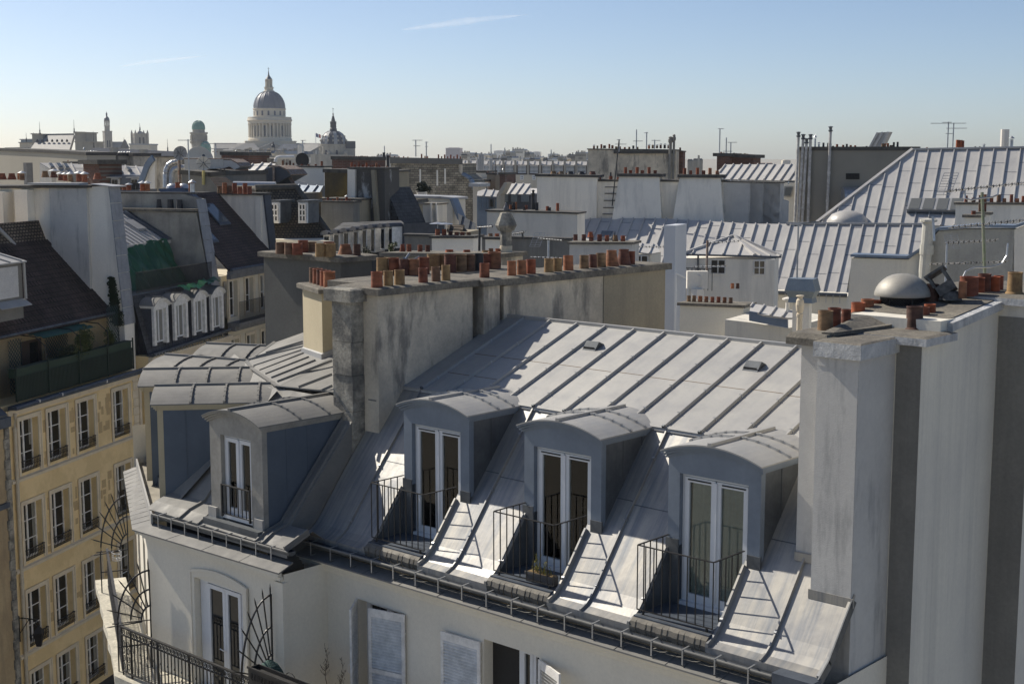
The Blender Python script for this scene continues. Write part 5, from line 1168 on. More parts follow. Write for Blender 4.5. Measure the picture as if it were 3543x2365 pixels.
def brick(e1): return brickmat('dark_red_brick',(.17,.075,.05),(.11,.055,.042),(.16,.14,.12),tuple(e1),(0,0,1),.5,.16,ms=.02)
chim('narrow dark brick stack beside the broad weathered chimney block',a4,[(1250,350),(1320,358)],152,-78,3,[brick(azv(-78))],mortar_d,[(1292,345,20,32,'cs'),(1325,410,18,28,'os')])
antenna('orange tipped aerial on the broad weathered chimney block',(690,330),149,95,a4,((.95,1.2,-80,6),(.5,4,95,6)))
antenna('tall plain mast on the broad weathered chimney block',(860,300),149,160,a4,((.30,3.5,95,5),))
antenna('thin mast with a small cross aerial on the weathered block',(960,325),149,160,a4,((.96,1.4,-70,4),))
antenna('slanting grid aerial at the pipes of the weathered block',(1040,300),149,60,a4,((.9,3.2,100,6),))
# ---- zinc roof with the brick stacks
t=thing('zinc_roof_house','low pitched seamed zinc roof house behind the white party wall','building',tuple(dep(a4(2000,660),135)-V((0,0,20))))
P0=dep(a4(2000,640),135);b=MB();sroof(b,P0,30,26,[a4(1700,625),a4(1670,540),a4(1745,482),a4(2300,480),a5(362,405),a5(362,540),a4(2281,640)],step=.85,w_=.12,h=.14);b.k=1
sroof(b,P0-V((0,0,.35)),30,45,[a4(1680,628),a4(2281,645),a5(362,545),a5(362,575),a4(1680,660)],step=.85,w_=.12,h=.14,th=.5);b.build('zinc_roof',[zinc_far,zinc_blue],t)
pw_=Plane(P0-V((0,0,1.5)),0,-60);b=MB();slab(b,pw_,a4,[(1690,660),(2900,660)],6,0);b.build('wall',[plaster],t)
b=MB();p0=dep(a5(310,620),133);b.prism([dep(a5(*q),133) for q in ((275,590),(355,590),(330,680),(265,675))],azv(20)*.4);b.k=1;b.prism([dep(a5(*q),132.8) for q in ((285,600),(345,600),(323,668),(275,665))],azv(20)*.1);b.build('skylight',[zinc_pale,glass_sky],t)
for tops,pots,lab in (([(1655,402),(1790,405)],[(1697,385,18,30,'os'),(1722,388,18,26,'os'),(1752,390,18,24,'cs')],'nearer dark brick stack with corbelled head beyond the zinc roof'),([(1795,408),(2015,418)],[(1822,395,24,30,'cs'),(1845,398,22,30,'ys'),(1868,398,24,28,'cs'),(1888,398,20,28,'cs'),(1930,400,26,30,'ys'),(1954,402,20,28,'os'),(1972,404,16,26,'os')],'wide double brick stack with a corbelled head beyond the zinc roof')):
    chim(lab,a4,tops,150,-62,2.5,[brick(azv(-62))],mortar_d,pots,e=.35,h=.35,name='chimney_stack')
antenna('tall mast with a side arm left of the brick stacks',(1680,385),150,255,a4,((.99,2.2,80,3),))
antenna('plain lower mast between the brick stacks',(1745,390),150,170,a4,((.22,3.2,95,4),))
antenna('mast with a long top arm above the brick stacks',(1790,395),150,132,a4,((.98,3.4,95,6),))
# ---- small hip roofed pavilion
t=thing('roof_pavilion','small white pavilion with hipped seamed zinc roof and two small windows','building',tuple(dep(a4(1700,1560),92)-V((0,0,6))))
pf=Plane(a4(1340,1370),92,-74);pr=Plane(pf(a4(2000,1385)),0,-84)
ap=pf(a4(1820,1190),-3.2);c00=pf(a4(1325,1362),.25);c10=pf(a4(2030,1380),.25);c11=pr(a4(2270,1400),.2)-pf.n*1.2
b=MB()
def seamtri(A_,B_,T_,step,mat=0):
    n=(B_-A_).cross(T_-A_).normalized();n=n if n.z>0 else -n;b.prism([A_,B_,T_],-n*.1);d=(B_-A_);L_=d.length;d=d/L_;g=(T_-A_)-d*((T_-A_).dot(d));tt=(T_-A_).dot(d);k=step*.6
    while k<L_:
        fr=1-abs(k-tt)/(tt if k<tt else L_-tt);b.beam(A_+d*k,A_+d*k+g*max(fr,0),.10,.10,up=n,taper=.7);k+=step
seamtri(c00,c10,ap,1.0);seamtri(c10,c11,ap,.8);b.beam(c00,ap,.14,.14);b.beam(c10,ap,.14,.14);b.beam(c11,ap,.14,.14)
b.build('roof',[zinc_far],t)
b=MB();W=[pf(a4(1330,1372)),pf(a4(2000,1388)),pr(a4(2225,1402)),];W.append(W[2]-pf.n*3);W.append(W[0]-pf.n*3);zt=min(q.z for q in W)-.1;b.prism([V((q.x,q.y,8)) for q in W],(0,0,zt-8));b.build('wall',[plaster_w],t)
b=MB();b.tube([c00+V((0,0,-.05)),c10+V((0,0,-.05)),c11+V((0,0,-.05))],.07,6);b.tube([pf(a4(1470,1380),.06),pf(a4(1470,1560),.06)],.07,6);b.build('gutter',[zinc_dark],t)
def pwin(par,pl,m,x0,y0,x1,y1,nx=2,ny=2,fr=white_old,t=.06,gl=glass):
    b=MB();a=pl(m(x0,y0));s0=(a-pl.P).dot(pl.d);s1=(pl(m(x1,y0))-pl.P).dot(pl.d);z1_=a.z;z0_=pl(m(x0,y1)).z
    if s1<s0:s0,s1=s1,s0
    def rb(sa,sb,za,zb,o0,o1): b.prism([pl.at(sa,za,o0),pl.at(sb,za,o0),pl.at(sb,za,o1),pl.at(sa,za,o1)],(0,0,zb-za))
    for i in range(nx+1): x=s0+(s1-s0)*i/nx;rb(x-t/2,x+t/2,z0_,z1_,.03,.07)
    for i in range(ny+1): z=z0_+(z1_-z0_)*i/ny;rb(s0-t/2,s1+t/2,z-t/2,z+t/2,.031,.068)
    o=b.build('window',fr,par);b=MB();rb(s0,s1,z0_,z1_,.015,.03);b.build('window_pane',gl,o);return o
pwin(t,pf,a4,1598,1420,1738,1555,2,2);pwin(t,pr,a4,2022,1430,2128,1565,2,2)
b=MB();q0,q1=pf(a4(1330,1505),.8),pf(a4(1610,1516),.8);b.beam(q0,q1,.05,.05)
for k in range(8): q=q0.lerp(q1,k/7);b.beam(q-V((0,0,1.4)),q,.04,.04,up=pf.n)
b.build('balcony_railing',iron,t)
# ---- small dormer beside it
t=thing('roof_dormer_house','little zinc roofed dormer house with a white two leaf window beside the mortar cap','building',tuple(dep(a4(910,1480),84)-V((0,0,5))))
pf2=Plane(a4(840,1370),84,-72);b=MB();slab(b,pf2,a4,[(838,1365),(1000,1372)],3,10);b.build('wall',[plaster],t)
b=MB();P0=pf2(a4(830,1350),.2);sroof(b,P0,18,24,[a4(820,1340),a4(870,1258),a4(1068,1268),a4(1090,1345),a4(1010,1360)],step=.7,w_=.08,h=.08);b.build('roof',[zinc_far],t);pwin(t,pf2,a4,848,1378,975,1470,2,1)
# ---- white square pillar flue
p=dep(c0(1549,545),62);t=thing('square_flue','tall smooth pale square flue standing alone between the roofs','chimney',(p.x,p.y,p.z-7))
pA=Plane(c0(1523,540),62,-66);pB=Plane(pA(c0(1549,535)),0,24)
a_=pA(c0(1523,540));c_=pA(c0(1549,538));d_=pB(c0(1575,535))
b=MB();zt=c_.z+.6
b.prism([V((q.x,q.y,c_.z-8)) for q in (a_,c_,d_,a_+(d_-c_))],(0,0,8.4));b.build('shaft',[M('smooth_pale_panel',(.55,.57,.60),(.52,.54,.57),ns=1,rough=.6,fine=.03)],t)
b=MB();q0=pB(c0(1549,628),.3);b.beam(q0,q0+V((0,0,-4)),.06,.06,up=pB.n);q1=pB(c0(1576,640),.3);b.beam(q1,q1+V((0,0,-4)),.06,.06,up=pB.n);b.beam(q0,q1,.06,.06);b.build('frame',[white],t)
# ---- right hand concrete wall
t=thing('concrete_gable_wall','stained concrete gable wall with grey zinc flashing stepping up to the right','wall',tuple(Plane(b8(1000,80),50,-66).at(0,0)))
pl=Plane(b8(830,95),50,-66)
b=MB();face(b,pl,b8,[(835,100),(1310,115),(1440,30),(1440,700),(780,700)],.6)
b.k=1;face(b,pl,b8,[(1440,30),(1500,-55),(1560,-120),(1780,-140),(2195,-140),(2190,500),(1440,700)],.62);b.k=2;face(b,pl,a5,[(2195,950),(2330,900),(2330,1500),(2165,1500)],1.2);b.build('wall',[plaster_r,M('bare_concrete',(.42,.41,.37),(.32,.315,.29),ns=.6,rough=.9,streak=.5,sc=(.20,.195,.18),sz=.2),plaster_w],t)
b=MB();P=pts_on(pl,b8,[(832,90),(1312,105),(1445,20),(1500,-65),(1560,-130),(1790,-150),(1870,-160),(2200,-150),(2350,-200)])
for a,c_ in zip(P,P[1:]): b.beam(a-pl.n*.3,c_-pl.n*.3,.9,.09)
b.build('flashing',[zinc_blue],t)
b=MB();q0=pl(a5(1478,890),.25);b.tube([q0,pl(a5(1435,1420),.25)],.2,12);q=pl(a5(1462,1135),.25);b.lathe(q,[(.24,-.1),(.24,.25)],12);b.lathe(q0,[(.22,0),(.3,.02),(.3,.1),(.001,.14)],12);b.build('flue_pipe',[M('cream_flue_pipe',(.55,.53,.46),(.48,.46,.40),ns=3,rough=.6)],t)
chim('white rendered wall with dark brown pots between the big roof and concrete gable',a5,[(1705,742),(2330,745)],75,-70,1.2,plaster_w,mortar,
 [(1790,725,28,62,'cs'),(1852,728,32,46,'cs'),(1908,720,26,60,'cs'),(1948,725,26,72,'cs'),(2003,730,30,48,'cs'),(2062,730,34,76,'cs'),(2110,730,30,44,'cs'),(2168,732,28,78,'cs'),(2216,733,34,46,'os'),(2265,733,24,66,'os')],off=.3)
t,pl2=chim('small flaking white stub stack with a brown pot in front of the white wall',a5,[(1780,850),(1915,852)],60,-66,.8,plaster_w,mortar,[(1852,840,38,52,'cs')],name='chimney_stack')
chim('slim rear stub stack with two slender brown pots',a5,[(1885,825),(1985,828)],66,-66,.8,plaster_w,mortar,[(1905,810,24,86,'cs'),(1945,812,28,84,'cs')],name='chimney_stack')
# aerials in front of the concrete wall
t=thing('tv_antenna','large aerial on a green mast with two long comb arms before the concrete wall','antenna',tuple(dep(a5(1945,1340),42)))
b=MB();b.tube([dep(a5(1950,1400),42),dep(a5(1925,640),42)],.05,8);b.build('mast',[M('mossy_mast',(.16,.20,.11),(.22,.22,.18),ns=9,rough=.8)],t)
def comb(par,q0,q1,m,D,n,r_=.02,l=.13,grid=None,mat=None):
    b=MB();A_=dep(m(*q0),D);B_=dep(m(*q1),D*.985);b.tube([A_,B_],r_,6);d=(B_-A_).normalized()
    for i in range(n):
        c_=A_.lerp(B_,.06+.92*i/(n-1));b.k=1;b.beam(c_-V((0,0,.03)),c_+V((0,0,.03)),.04,.03,up=d)
        b.tube([c_-UP*l*.5+FW*.1,c_+UP*l*.5+RT*.12],.008,4);b.tube([c_-UP*l*.4-RT*.1,c_+UP*l*.4-FW*.1],.008,4);b.k=0
    if grid:
        g0=dep(m(*grid[0]),D);g1=dep(m(*grid[1]),D);w_=RT*.22
        for i in range(9): q=g0.lerp(g1,i/8);b.tube([q-w_,q+w_],.008,4)
        for s_ in (-1,0,1): b.tube([g0+w_*s_,g1+w_*s_],.008,4)
    b.build('comb_arm',[steel,iron],par)
comb(t,(1615,632),(2290,560),a5,42,13,grid=((1670,480),(1600,660)));comb(t,(1640,935),(2300,870),a5,42,13)
b=MB();A_=lambda *q:dep(a5(*q),41.9);b.tube([A_(1780,625),A_(1785,690),A_(1830,705),A_(1910,690),A_(2010,680),A_(2055,660),A_(2062,600)],.03,6);b.build('mast_arm',[steel],t);b=MB();b.tube([A_(1760,1360),A_(1790,1300),A_(1860,1268),A_(2010,1262),A_(2090,1235),A_(2130,1170),A_(2140,1065)],.028,6);b.build('mast_arm',[steel],t)
t=thing('tv_antenna','slim aerial with three thin arms left of the green mast','antenna',tuple(dep(a5(1620,1360),45)))
b=MB();b.tube([dep(a5(1618,1390),45),dep(a5(1632,1050),45)],.03,6);b.build('mast',steel,t);comb(t,(1615,1062),(2040,1040),a5,45,10,l=.13,grid=((1660,990),(1690,1110)));comb(t,(1460,1240),(2130,1218),a5,45,14,l=.07,r_=.012)
t=thing('tv_antenna','short aerial mast with a hooked arm beside the cream flue pipe','antenna',tuple(dep(a5(1525,1040),47)));b=MB();b.tube([dep(a5(1525,1045),47),dep(a5(1514,845),47)],.045,6);b.tube([dep(a5(1440,840),47),dep(a5(1540,860),47)],.012,4);b.build('mast',[steel],t)
# ---- sheet metal cowl and pipe behind the ridge
t=thing('roof_ventilator','big folded sheet metal roof cowl on a white boxed duct','roof vent',tuple(dep(b8(430,780),46)))
f=46/FPX/2.4125;c_=dep(b8(425,470),46);qr=Matrix.Rotation(R(-28)-HEAD,3,'Z')
b=MB();prof=[(105*f,0),(95*f,40*f),(128*f,100*f),(105*f,200*f)]
vs=[];
for w_,z in prof: vs+=[c_+qr@V((sx*w_,sy*w_*.7,z)) for sx,sy in ((-1,-1),(1,-1),(1,1),(-1,1))]
b.add(vs,[[4*i+j,4*i+(j+1)%4,4*i+4+(j+1)%4,4*i+4+j] for i in range(3) for j in range(4)]+[[0,1,2,3],[12,13,14,15]]);b.build('cowl',[M('blue_grey_sheet',(.27,.31,.34),(.23,.27,.30),ns=2,rough=.45,metal=.4)],t)
b=MB();b.prism([c_+qr@V((x,y,0)) for x,y in ((-70*f,-40*f),(70*f,-40*f),(70*f,40*f),(-70*f,40*f))],(0,0,-3));b.build('duct',[plaster_w],t)
t=thing('flue_pipe','short cream flue pipe with a ribbed terminal in front of the folded metal cowl','chimney',tuple(dep(b8(395,790),44)));f=44/FPX/2.4125;c_=dep(b8(397,790),44)
b=MB();b.lathe(c_,[(24*f,-1.5),(23*f,200*f),(28*f,202*f),(28*f,225*f),(20*f,230*f),(30*f,250*f),(36*f,300*f),(30*f,340*f),(20*f,350*f),(22*f,365*f),(34*f,372*f),(30*f,378*f),(.001,380*f)],14);b.build('pipe',[facade_t],t,smooth=False)
# ---- low roofs just behind the ridge
t=thing('courtyard_house','low cream courtyard house with a small seamed zinc roof behind the ridge','building',tuple(dep(b8(150,780),54)-V((0,0,8))))
pl=Plane(b8(0,580),54,-60);b=MB();slab(b,pl,b8,[(-220,615),(0,640),(300,690),(620,605)],5,0);b.build('wall',[plaster_r],t)
b=MB();P0=pl(b8(0,560),.3);sroof(b,P0,30,22,[b8(-20,560),b8(0,480),b8(365,540),b8(360,600),b8(300,600)],step=.5,w_=.07,h=.07);b.k=1;b.prism([pl(b8(*q),.35) for q in ((-20,545),(300,600),(300,685),(-20,625))],-pl.n*.1);b.build('roof',[zinc_far,zinc_blue],t)
b=MB();q=pl(b8(298,590),.0)+V((0,0,.1));b.lathe(q,[(.16,0),(.08,.15),(.07,.5),(.2,.55),(.2,.6),(.001,.66)],12);b.build('roof_vent',[plaster_w],t)
chim('low cream wall with a row of small clay pots below the pavilion',c0,[(1560,700),(1705,706)],58,-60,1.2,plaster,mortar,[(1580,694,9,18,'cs'),(1592,694,9,18,'cs'),(1606,695,10,18,'os'),(1620,696,9,18,'cs'),(1634,697,9,18,'cs'),(1648,697,9,18,'os'),(1662,698,9,18,'cs'),(1676,699,9,18,'cs'),(1680,660,8,12,'os'),(1692,660,8,12,'cs')],off=.5)
t=thing('air_conditioner','white air conditioner unit on the roof ledge beside the square flue','air conditioner',tuple(dep(c0(1600,690),60)));b=MB();p=dep(c0(1600,662),60);b.prism([p+RT*x+V((FW.x,FW.y,0))*y for x,y in ((-.45,0),(.45,0),(.45,.35),(-.45,.35))],(0,0,.75));b.lathe(p+V((0,0,.35)),[(.28,.0),(.25,.03)],16,axis=Matrix.Rotation(R(90),3,'X'));b.tube([p+V((0,0,-.6)),p],.3,6);b.build('case',[plaster_w],t)
# thin mast in front of the zinc roof
antenna('leaning thin aerial mast in front of the lit zinc roof',(380,1335),46,430,a5,((.99,.9,-70,3),))


# ---- aerials on the walls in the middle
t=thing('tv_antenna','comb aerial with mesh reflector on a steel mast before the plain grey wall','antenna',tuple(dep(a3(2030,1568),60)))
b=MB();b.tube([dep(a3(2028,1580),60),dep(a3(2030,1350),60)],.045,6);b.build('mast',[steel],t);comb(t,(1920,1330),(2185,1352),a3,60,9,grid=((1940,1270),(1880,1420)));comb(t,(1840,1532),(2190,1545),a3,60,8,l=.1)
t=thing('tv_antenna','small black comb aerial on a bracket right of the lantern chimney','antenna',tuple(dep(a3(1750,1335),58)))
b=MB();b.tube([dep(a3(1752,1340),58),dep(a3(1748,1262),58)],.04,6);b.build('mast',[iron],t);comb(t,(1640,1282),(1760,1262),a3,58,6)
t=thing('tv_antenna','black aerial mast with one comb arm left of the lantern chimney','antenna',tuple(dep(a3(1280,1500),56)))
b=MB();b.tube([dep(a3(1278,1520),56),dep(a3(1285,1200),56)],.05,6);b.build('mast',[iron],t);comb(t,(1265,1210),(1420,1200),a3,56,6)
t=thing('tv_antenna','black comb aerial over the seven pot stack and little dormer','antenna',tuple(dep(a4(840,1470),72)))
b=MB();b.tube([dep(a4(838,1470),72),dep(a4(842,1300),72)],.05,6);b.build('mast',[iron],t);comb(t,(835,1292),(1135,1293),a4,72,9)
t=thing('tv_antenna','brown aerial mast with a comb arm before the hipped pavilion','antenna',tuple(dep(a4(1555,1600),70)))
b=MB();b.tube([dep(a4(1552,1640),70),dep(a4(1562,1230),70)],.06,6);b.build('mast',[rust],t);comb(t,(1575,1255),(1870,1235),a4,70,8);comb(t,(1410,1490),(1740,1480),a4,70,8,l=.1)
t=thing('tv_antenna','fallen pale mesh aerial lying on the low dirty chimney wall','antenna',tuple(dep(b4(940,210),41)))
b=MB();b.tube([dep(b4(890,235),41),dep(b4(935,172),41)],.04,6);b.tube([dep(b4(885,205),41),dep(b4(955,235),41)],.03,6);b.tube([dep(b4(940,235),41),dep(b4(1020,190),41)],.03,6);b.build('mast',[steel],t)
t=thing('cable','thin black roof cable sagging from the leaning mast to the pavilion','cable',tuple(dep(a5(360,915),47)))
b=MB();b.tube([dep(a5(365,920),46.2),dep(a5(430,900),50),dep(a5(560,885),60)],.025,5);b.build('wire',[iron],t)
# ================================================ roofs on the left, behind the street row
lime=M('pale_limestone',(.62,.56,.45),(.54,.49,.40),ns=.15,rough=.9,streak=.3,sc=(.36,.33,.28),sz=.05,sxy=.3,fine=.06)
lime_d=M('grey_limestone',(.42,.39,.33),(.33,.31,.27),ns=.2,rough=.9,streak=.35,sc=(.20,.19,.17),sz=.05,sxy=.3,fine=.08)
slate_b=M('blue_slate_roof',(.10,.115,.145),(.075,.09,.115),ns=.2,rough=.5,fine=.1)
slate_l=M('pale_slate_roof',(.30,.29,.27),(.24,.235,.225),ns=.15,rough=.7,streak=.3,sc=(.18,.18,.17),sz=.2,sxy=.3)
beige=M('beige_render',(.46,.42,.34),(.41,.375,.305),ns=.08,rough=.92,streak=.25,sc=(.30,.27,.22),sz=.05,sxy=.3,fine=.04)
def rowpots(m,x0,x1,y0,y1,n,w_,h_,kinds='oocf',seed=0,jit=.3):
    rr=random.Random(seed);out=[]
    for i in range(n):
        u=(i+rr.uniform(-jit,jit))/max(1,n-1);u=min(max(u,0),1);out.append((x0+(x1-x0)*u,y0+(y1-y0)*u,w_*rr.uniform(.85,1.15),h_*rr.uniform(.65,1.2),rr.choice(kinds)+'s'))
    return out
chim('very long plain beige party wall high on the left skyline',a1,[(-60,538),(470,560),(940,588)],150,-42,3,[beige],mortar_d,rowpots(a1,175,920,552,586,22,16,30,'ocdf',1),h=.3,off=1)
chim('blotched short wall with steel cowled pots ending the long beige wall',a1,[(935,582),(1062,590)],149,-42,3,[plaster_d],mortar_d,[(940,580,16,34,'os',1),(965,580,16,34,'os',1),(990,580,16,36,'cs',1),(1018,582,16,34,'os',1),(1045,584,16,34,'os',1),(915,580,16,60,'ss',1)],h=.3,off=1)
t,pl=chim('beige wall with graffiti scrawl and a row of steel cowled pots',a1,[(1120,590),(1285,594)],140,-45,3,[beige],mortar_d,rowpots(a1,1180,1260,586,588,4,15,22,'oc',3),h=.3,off=1)
b=MB();sc_=lambda x,y:pl(a1(x,y),.03)
for pts in ([(1195,604),(1215,606),(1232,612),(1228,625),(1236,630)],[(1218,630),(1226,642),(1240,634),(1252,628)],[(1244,612),(1240,642)],[(1256,616),(1244,628),(1254,640)]): b.tube([sc_(*q) for q in pts],.10,4)
b.build('graffiti',[iron],t)
chim('peeling grey end wall with five steel cowled pots beside the graffiti',a1,[(1285,594),(1446,598)],140,-45,3,[plaster_d],mortar_d,[(x,588,18,34,'os',1) for x in (1300,1325,1355,1390,1412)],h=.3,off=1)
t=thing('zinc_roof_house','long pale zinc roof with skylights above a dark mansard on the left','building',tuple(dep(a1(1000,900),112)-V((0,0,18))))
P0=dep(a1(900,790),112);b=MB();Pz,nz=sroof(b,P0,-28,24,[a1(432,668),a1(1150,690),a1(1590,712),a1(1560,806),a1(940,795),a1(570,748)],step=.85,w_=.1,h=.1,joint=3);b.build('zinc_roof',[zinc_far,lead],t)
for x0,y0,w_,h_ in ((520,668,60,50),(600,668,70,50),(680,672,60,48),(1140,705,80,34),(1265,738,60,34),(1360,712,60,36)):
    b=MB();sp=[onP(a1(*q),P0+nz*.2,nz) for q in ((x0,y0),(x0+w_*.7,y0),(x0+w_*1.3,y0+h_),(x0+w_*.5,y0+h_))];b.prism(sp,-nz*.3);b.k=1;c_=sum(sp,V((0,0,0)))/4;b.prism([c_+(q-c_)*.8+nz*.03 for q in sp],nz*.01);b.build('skylight',[zinc_pale,glass_sky],t)
pl=Plane(a1(1180,800),111,-62);b=MB();slab(b,pl,a1,[(940,798),(1560,808)],8,0);b.build('mansard',[slate_b],t)
for x in (1262,1475,1010):
    b=MB();face(b,pl,a1,[(x-75,822),(x+60,822),(x+62,832),(x-78,832)],-.35);b.k=1;face(b,pl,a1,[(x-35,842),(x+40,842),(x+40,945),(x-35,945)],-.2);o=b.build('dormer',[zinc_far,white_old],t)
    b=MB()
    for xa in (x-28,x+6): face(b,pl,a1,[(xa,850),(xa+28,850),(xa+28,940),(xa,940)],-.24)
    b.build('window_pane',[glass],o)
pl0=Plane(a1(432,668),118,20);b=MB();face(b,pl,a1,[(432,670),(560,748),(560,880),(432,880)],.5);b.build('wall',[plaster_w],t)
chim('brick and mortar stack with thin orange pots on the pale zinc roof',a1,[(902,684),(1074,684)],112,-45,2.0,[brick(azv(-45))],mortar_d,[(925,672,12,28,'os'),(942,674,12,26,'os'),(968,674,10,24,'os'),(990,674,12,26,'os'),(1010,674,12,24,'os'),(1030,674,12,28,'os'),(1055,674,22,32,'os'),(1085,680,14,24,'os'),(1112,680,14,36,'os')],e=.3,h=.35)
chim('tiny dark stub stack with one pot at the top of the zinc roof',a1,[(697,670),(762,672)],118,-45,1.5,[plaster_d],mortar_d,[(738,664,12,26,'os')])
# white gable and patched stone wall beside the ducts
t,pl=chim('white curved gable beside a patched rubble wall on the left',a1,[(1690,612),(1888,612)],108,-60,1.5,[plaster_d],mortar,(),name='chimney_wall')
b=MB();face(b,pl,a1,[(1672,615),(1702,615),(1702,950),(1500,950),(1560,820),(1605,700),(1640,650)],-.2);b.k=1
P=[pl(a1(*q),.25) for q in ((1500,950),(1560,820),(1605,700),(1640,650),(1672,615))]
for a_,c_ in zip(P,P[1:]): b.beam(a_,c_,.5,.15,up=pl.n)
b.build('gable',[plaster_w,zinc_blue],t)
# ---- rooftop plant: ducts, housing and dishes
t=thing('rooftop_ventilation_plant','white rooftop air handling unit with two curved galvanised ducts','ventilation unit',tuple(dep(a2(320,1260),100)))
pl=Plane(a2(120,1260),100,-76);b=MB();face(b,pl,a2,[(118,1100),(540,1100),(540,1200),(330,1208),(320,1252),(125,1248)],2.2);b.build('housing',[M('off_white_sheet',(.55,.54,.50),(.48,.47,.44),ns=1,rough=.6,streak=.3,sc=(.3,.24,.18))],t)
b=MB();face(b,pl,a2,[(100,1090),(560,1093),(560,1104),(100,1102)],2.4)
for x in (340,390,515,555): q=pl(a2(x,1205));b.tube([q,pl(a2(x,1260))],.06,4)
b.beam(pl(a2(335,1240)),pl(a2(560,1250)),.12,.12);b.build('frame',[rust],t)
b=MB();face(b,pl,a2,[(542,1112),(620,1112),(690,1150),(725,1185),(660,1215),(610,1178),(542,1200)],2.0);b.k=1
P=[pl(a2(*q),.0) for q in ((620,1110),(690,1148),(727,1185))]
for a_,c_ in zip(P,P[1:]): b.prism([a_,c_,c_-pl.n*2.02,a_-pl.n*2.02],(0,0,.08))
b.build('curved_duct',[zinc_far,rust],t)
b=MB();D_=101;f=D_/FPX/3.1357
for pts,r_ in (([(1797,940),(1797,790),(1805,740),(1830,695),(1870,668),(1930,655)],30),([(1862,940),(1862,800),(1870,765),(1890,740),(1925,728),(2005,722)],34)):
    P=[dep(a1(*q),D_) for q in pts]
    fine=[]
    for a_,c_ in zip(P,P[1:]): fine+=[a_.lerp(c_,k/3) for k in range(3)]
    fine.append(P[-1]);b.k=0;b.tube(fine,r_*f,14)
    for k in range(0,len(fine)-1,2): b.k=1 if k>7 and r_<32 else 0;b.tube([fine[k],fine[k].lerp(fine[k+1],.25)],r_*f*1.06,14)
b.build('duct',[steel,rust],t)
def dish(label,q,m,D,rpx,face_az,tilt,mat,grid=False,post=None):
    c_=dep(m(*q),D);f=D/FPX/m.s;r_=rpx*f;t=thing('satellite_dish',label,'satellite dish',tuple(c_));a=azv(face_az);ax=(a*math.cos(R(tilt))+V((0,0,math.sin(R(tilt)))));Q=ax.to_track_quat('Z','Y').to_matrix()
    b=MB();prof=[(.001,-.18*r_)]+[(r_*k/8,-.18*r_*(1-(k/8)**2)) for k in range(1,9)]
    b.lathe(c_,prof,28,axis=Q);b.lathe(c_,[(r_*1.0,0),(r_*1.02,-.02*r_),(r_,-.03*r_)]+[(r_*k/8,-.18*r_*(1-(k/8)**2)-.03*r_) for k in range(7,0,-1)],28,axis=Q)
    if grid:
        b.k=1
        for k in range(8): w_=Q@V((math.cos(k*math.pi/4),math.sin(k*math.pi/4),0));b.tube([c_+ax*-.14*r_+w_*.1*r_,c_+w_*r_+ax*.02],.02*r_,4)
    b.build('reflector',[mat,iron],t,smooth=False)
    b=MB()
    for s_ in (-.5,.5): b.tube([c_+Q@V((s_*r_,-.5*r_,-.05*r_)),c_+ax*.75*r_],.02*r_+.01,4)
    b.lathe(c_+ax*.7*r_,[(.001,0),(.12*r_,.02),(.12*r_,.2*r_),(.001,.22*r_)],8,axis=Q);b.build('feed_arm',[zinc_dark],t)
    if post: b=MB();b.tube([dep(m(*post[0]),D+.3),dep(m(*post[1]),D+.3)],.05+.0006*D,6);b.build('mast',post[2],t)
cream_d=M('cream_dish',(.58,.55,.48),(.52,.49,.43),ns=1,rough=.6)
dish('huge cream satellite dish half hidden behind the rooftop air unit',(290,1105),a2,106,150,150,18,cream_d)
dish('round grey mesh satellite dish on a rusty pole at the duct tops',(72,1035),a2,97,78,-172,12,M('grey_dish',(.33,.33,.32),(.27,.27,.265),ns=1,rough=.6),True,((60,1030),(68,1380),rust))
dish('pale round satellite dish in front of the air unit on a yellow post',(328,1148),a2,96,76,170,10,cream_d,True,((328,1150),(326,1375),M('yellow_post',(.50,.42,.16),rough=.6)))
antenna('tall mast with a double loop aerial above the curved ducts',(2055,905),96,485,a1,((.98,9,78,12),(.6,6.0,95,3)))
antenna('low wide cross aerial on a mast behind the huge cream dish',(460,1020),104,90,a2,((.98,8,84,4),(.35,5,84,3)))
chim('grey rendered plant room wall below the rooftop air unit',a2,[(92,1265),(400,1290),(560,1275)],97,-72,6,[plaster_g],mortar_d,h=.3)
b=MB();q=pl
# dark tiled slope and silver ridge beside it
t=thing('dark_roof_house','dark tiled roof house with silver lined ridge below the satellite dishes','building',tuple(dep(a2(700,1480),93)-V((0,0,18))))
P0=dep(a2(700,1400),93);b=MB();sroof(b,P0,-5,38,[a2(400,1300),a2(575,1300),a2(690,1385),a2(1140,1400),a2(1180,1480),a2(540,1480)],seam=False);b.k=1;pt=[dep(a2(*q),92.3) for q in ((650,1384),(1110,1390))];b.tube(pt,.28,8);b.build('roof',[tile_d,steel],t)
b=MB();pl=Plane(a2(540,1480),92.5,-72);slab(b,pl,a2,[(330,1478),(1180,1480)],6,0);b.build('wall',[plaster_g],t)
chim('dark red brick wall with a row of orange pots right of the dishes',a2,[(520,1055),(812,1060)],125,-72,4,[brick(azv(-72))],mortar_d,[(x,1048,17,30,'os') for x in (535,566,597,627,688,720,752,784)]+[(430,1020,14,10,'os'),(470,1022,14,10,'os'),(683,1046,16,34,'os',1)],h=.3,off=1)
t=thing('zinc_roof_house','grey zinc roof with a white bent duct and an air conditioner below the big dome','building',tuple(dep(a2(950,1290),118)-V((0,0,20))))
P0=dep(a2(900,1280),118);b=MB();sroof(b,P0,25,30,[a2(815,1285),a2(815,1160),a2(1000,1140),a2(1110,1150),a2(1000,1285)],step=.9,w_=.12,h=.12,joint=2.2);b.build('zinc_roof',[zinc_far,lead],t)
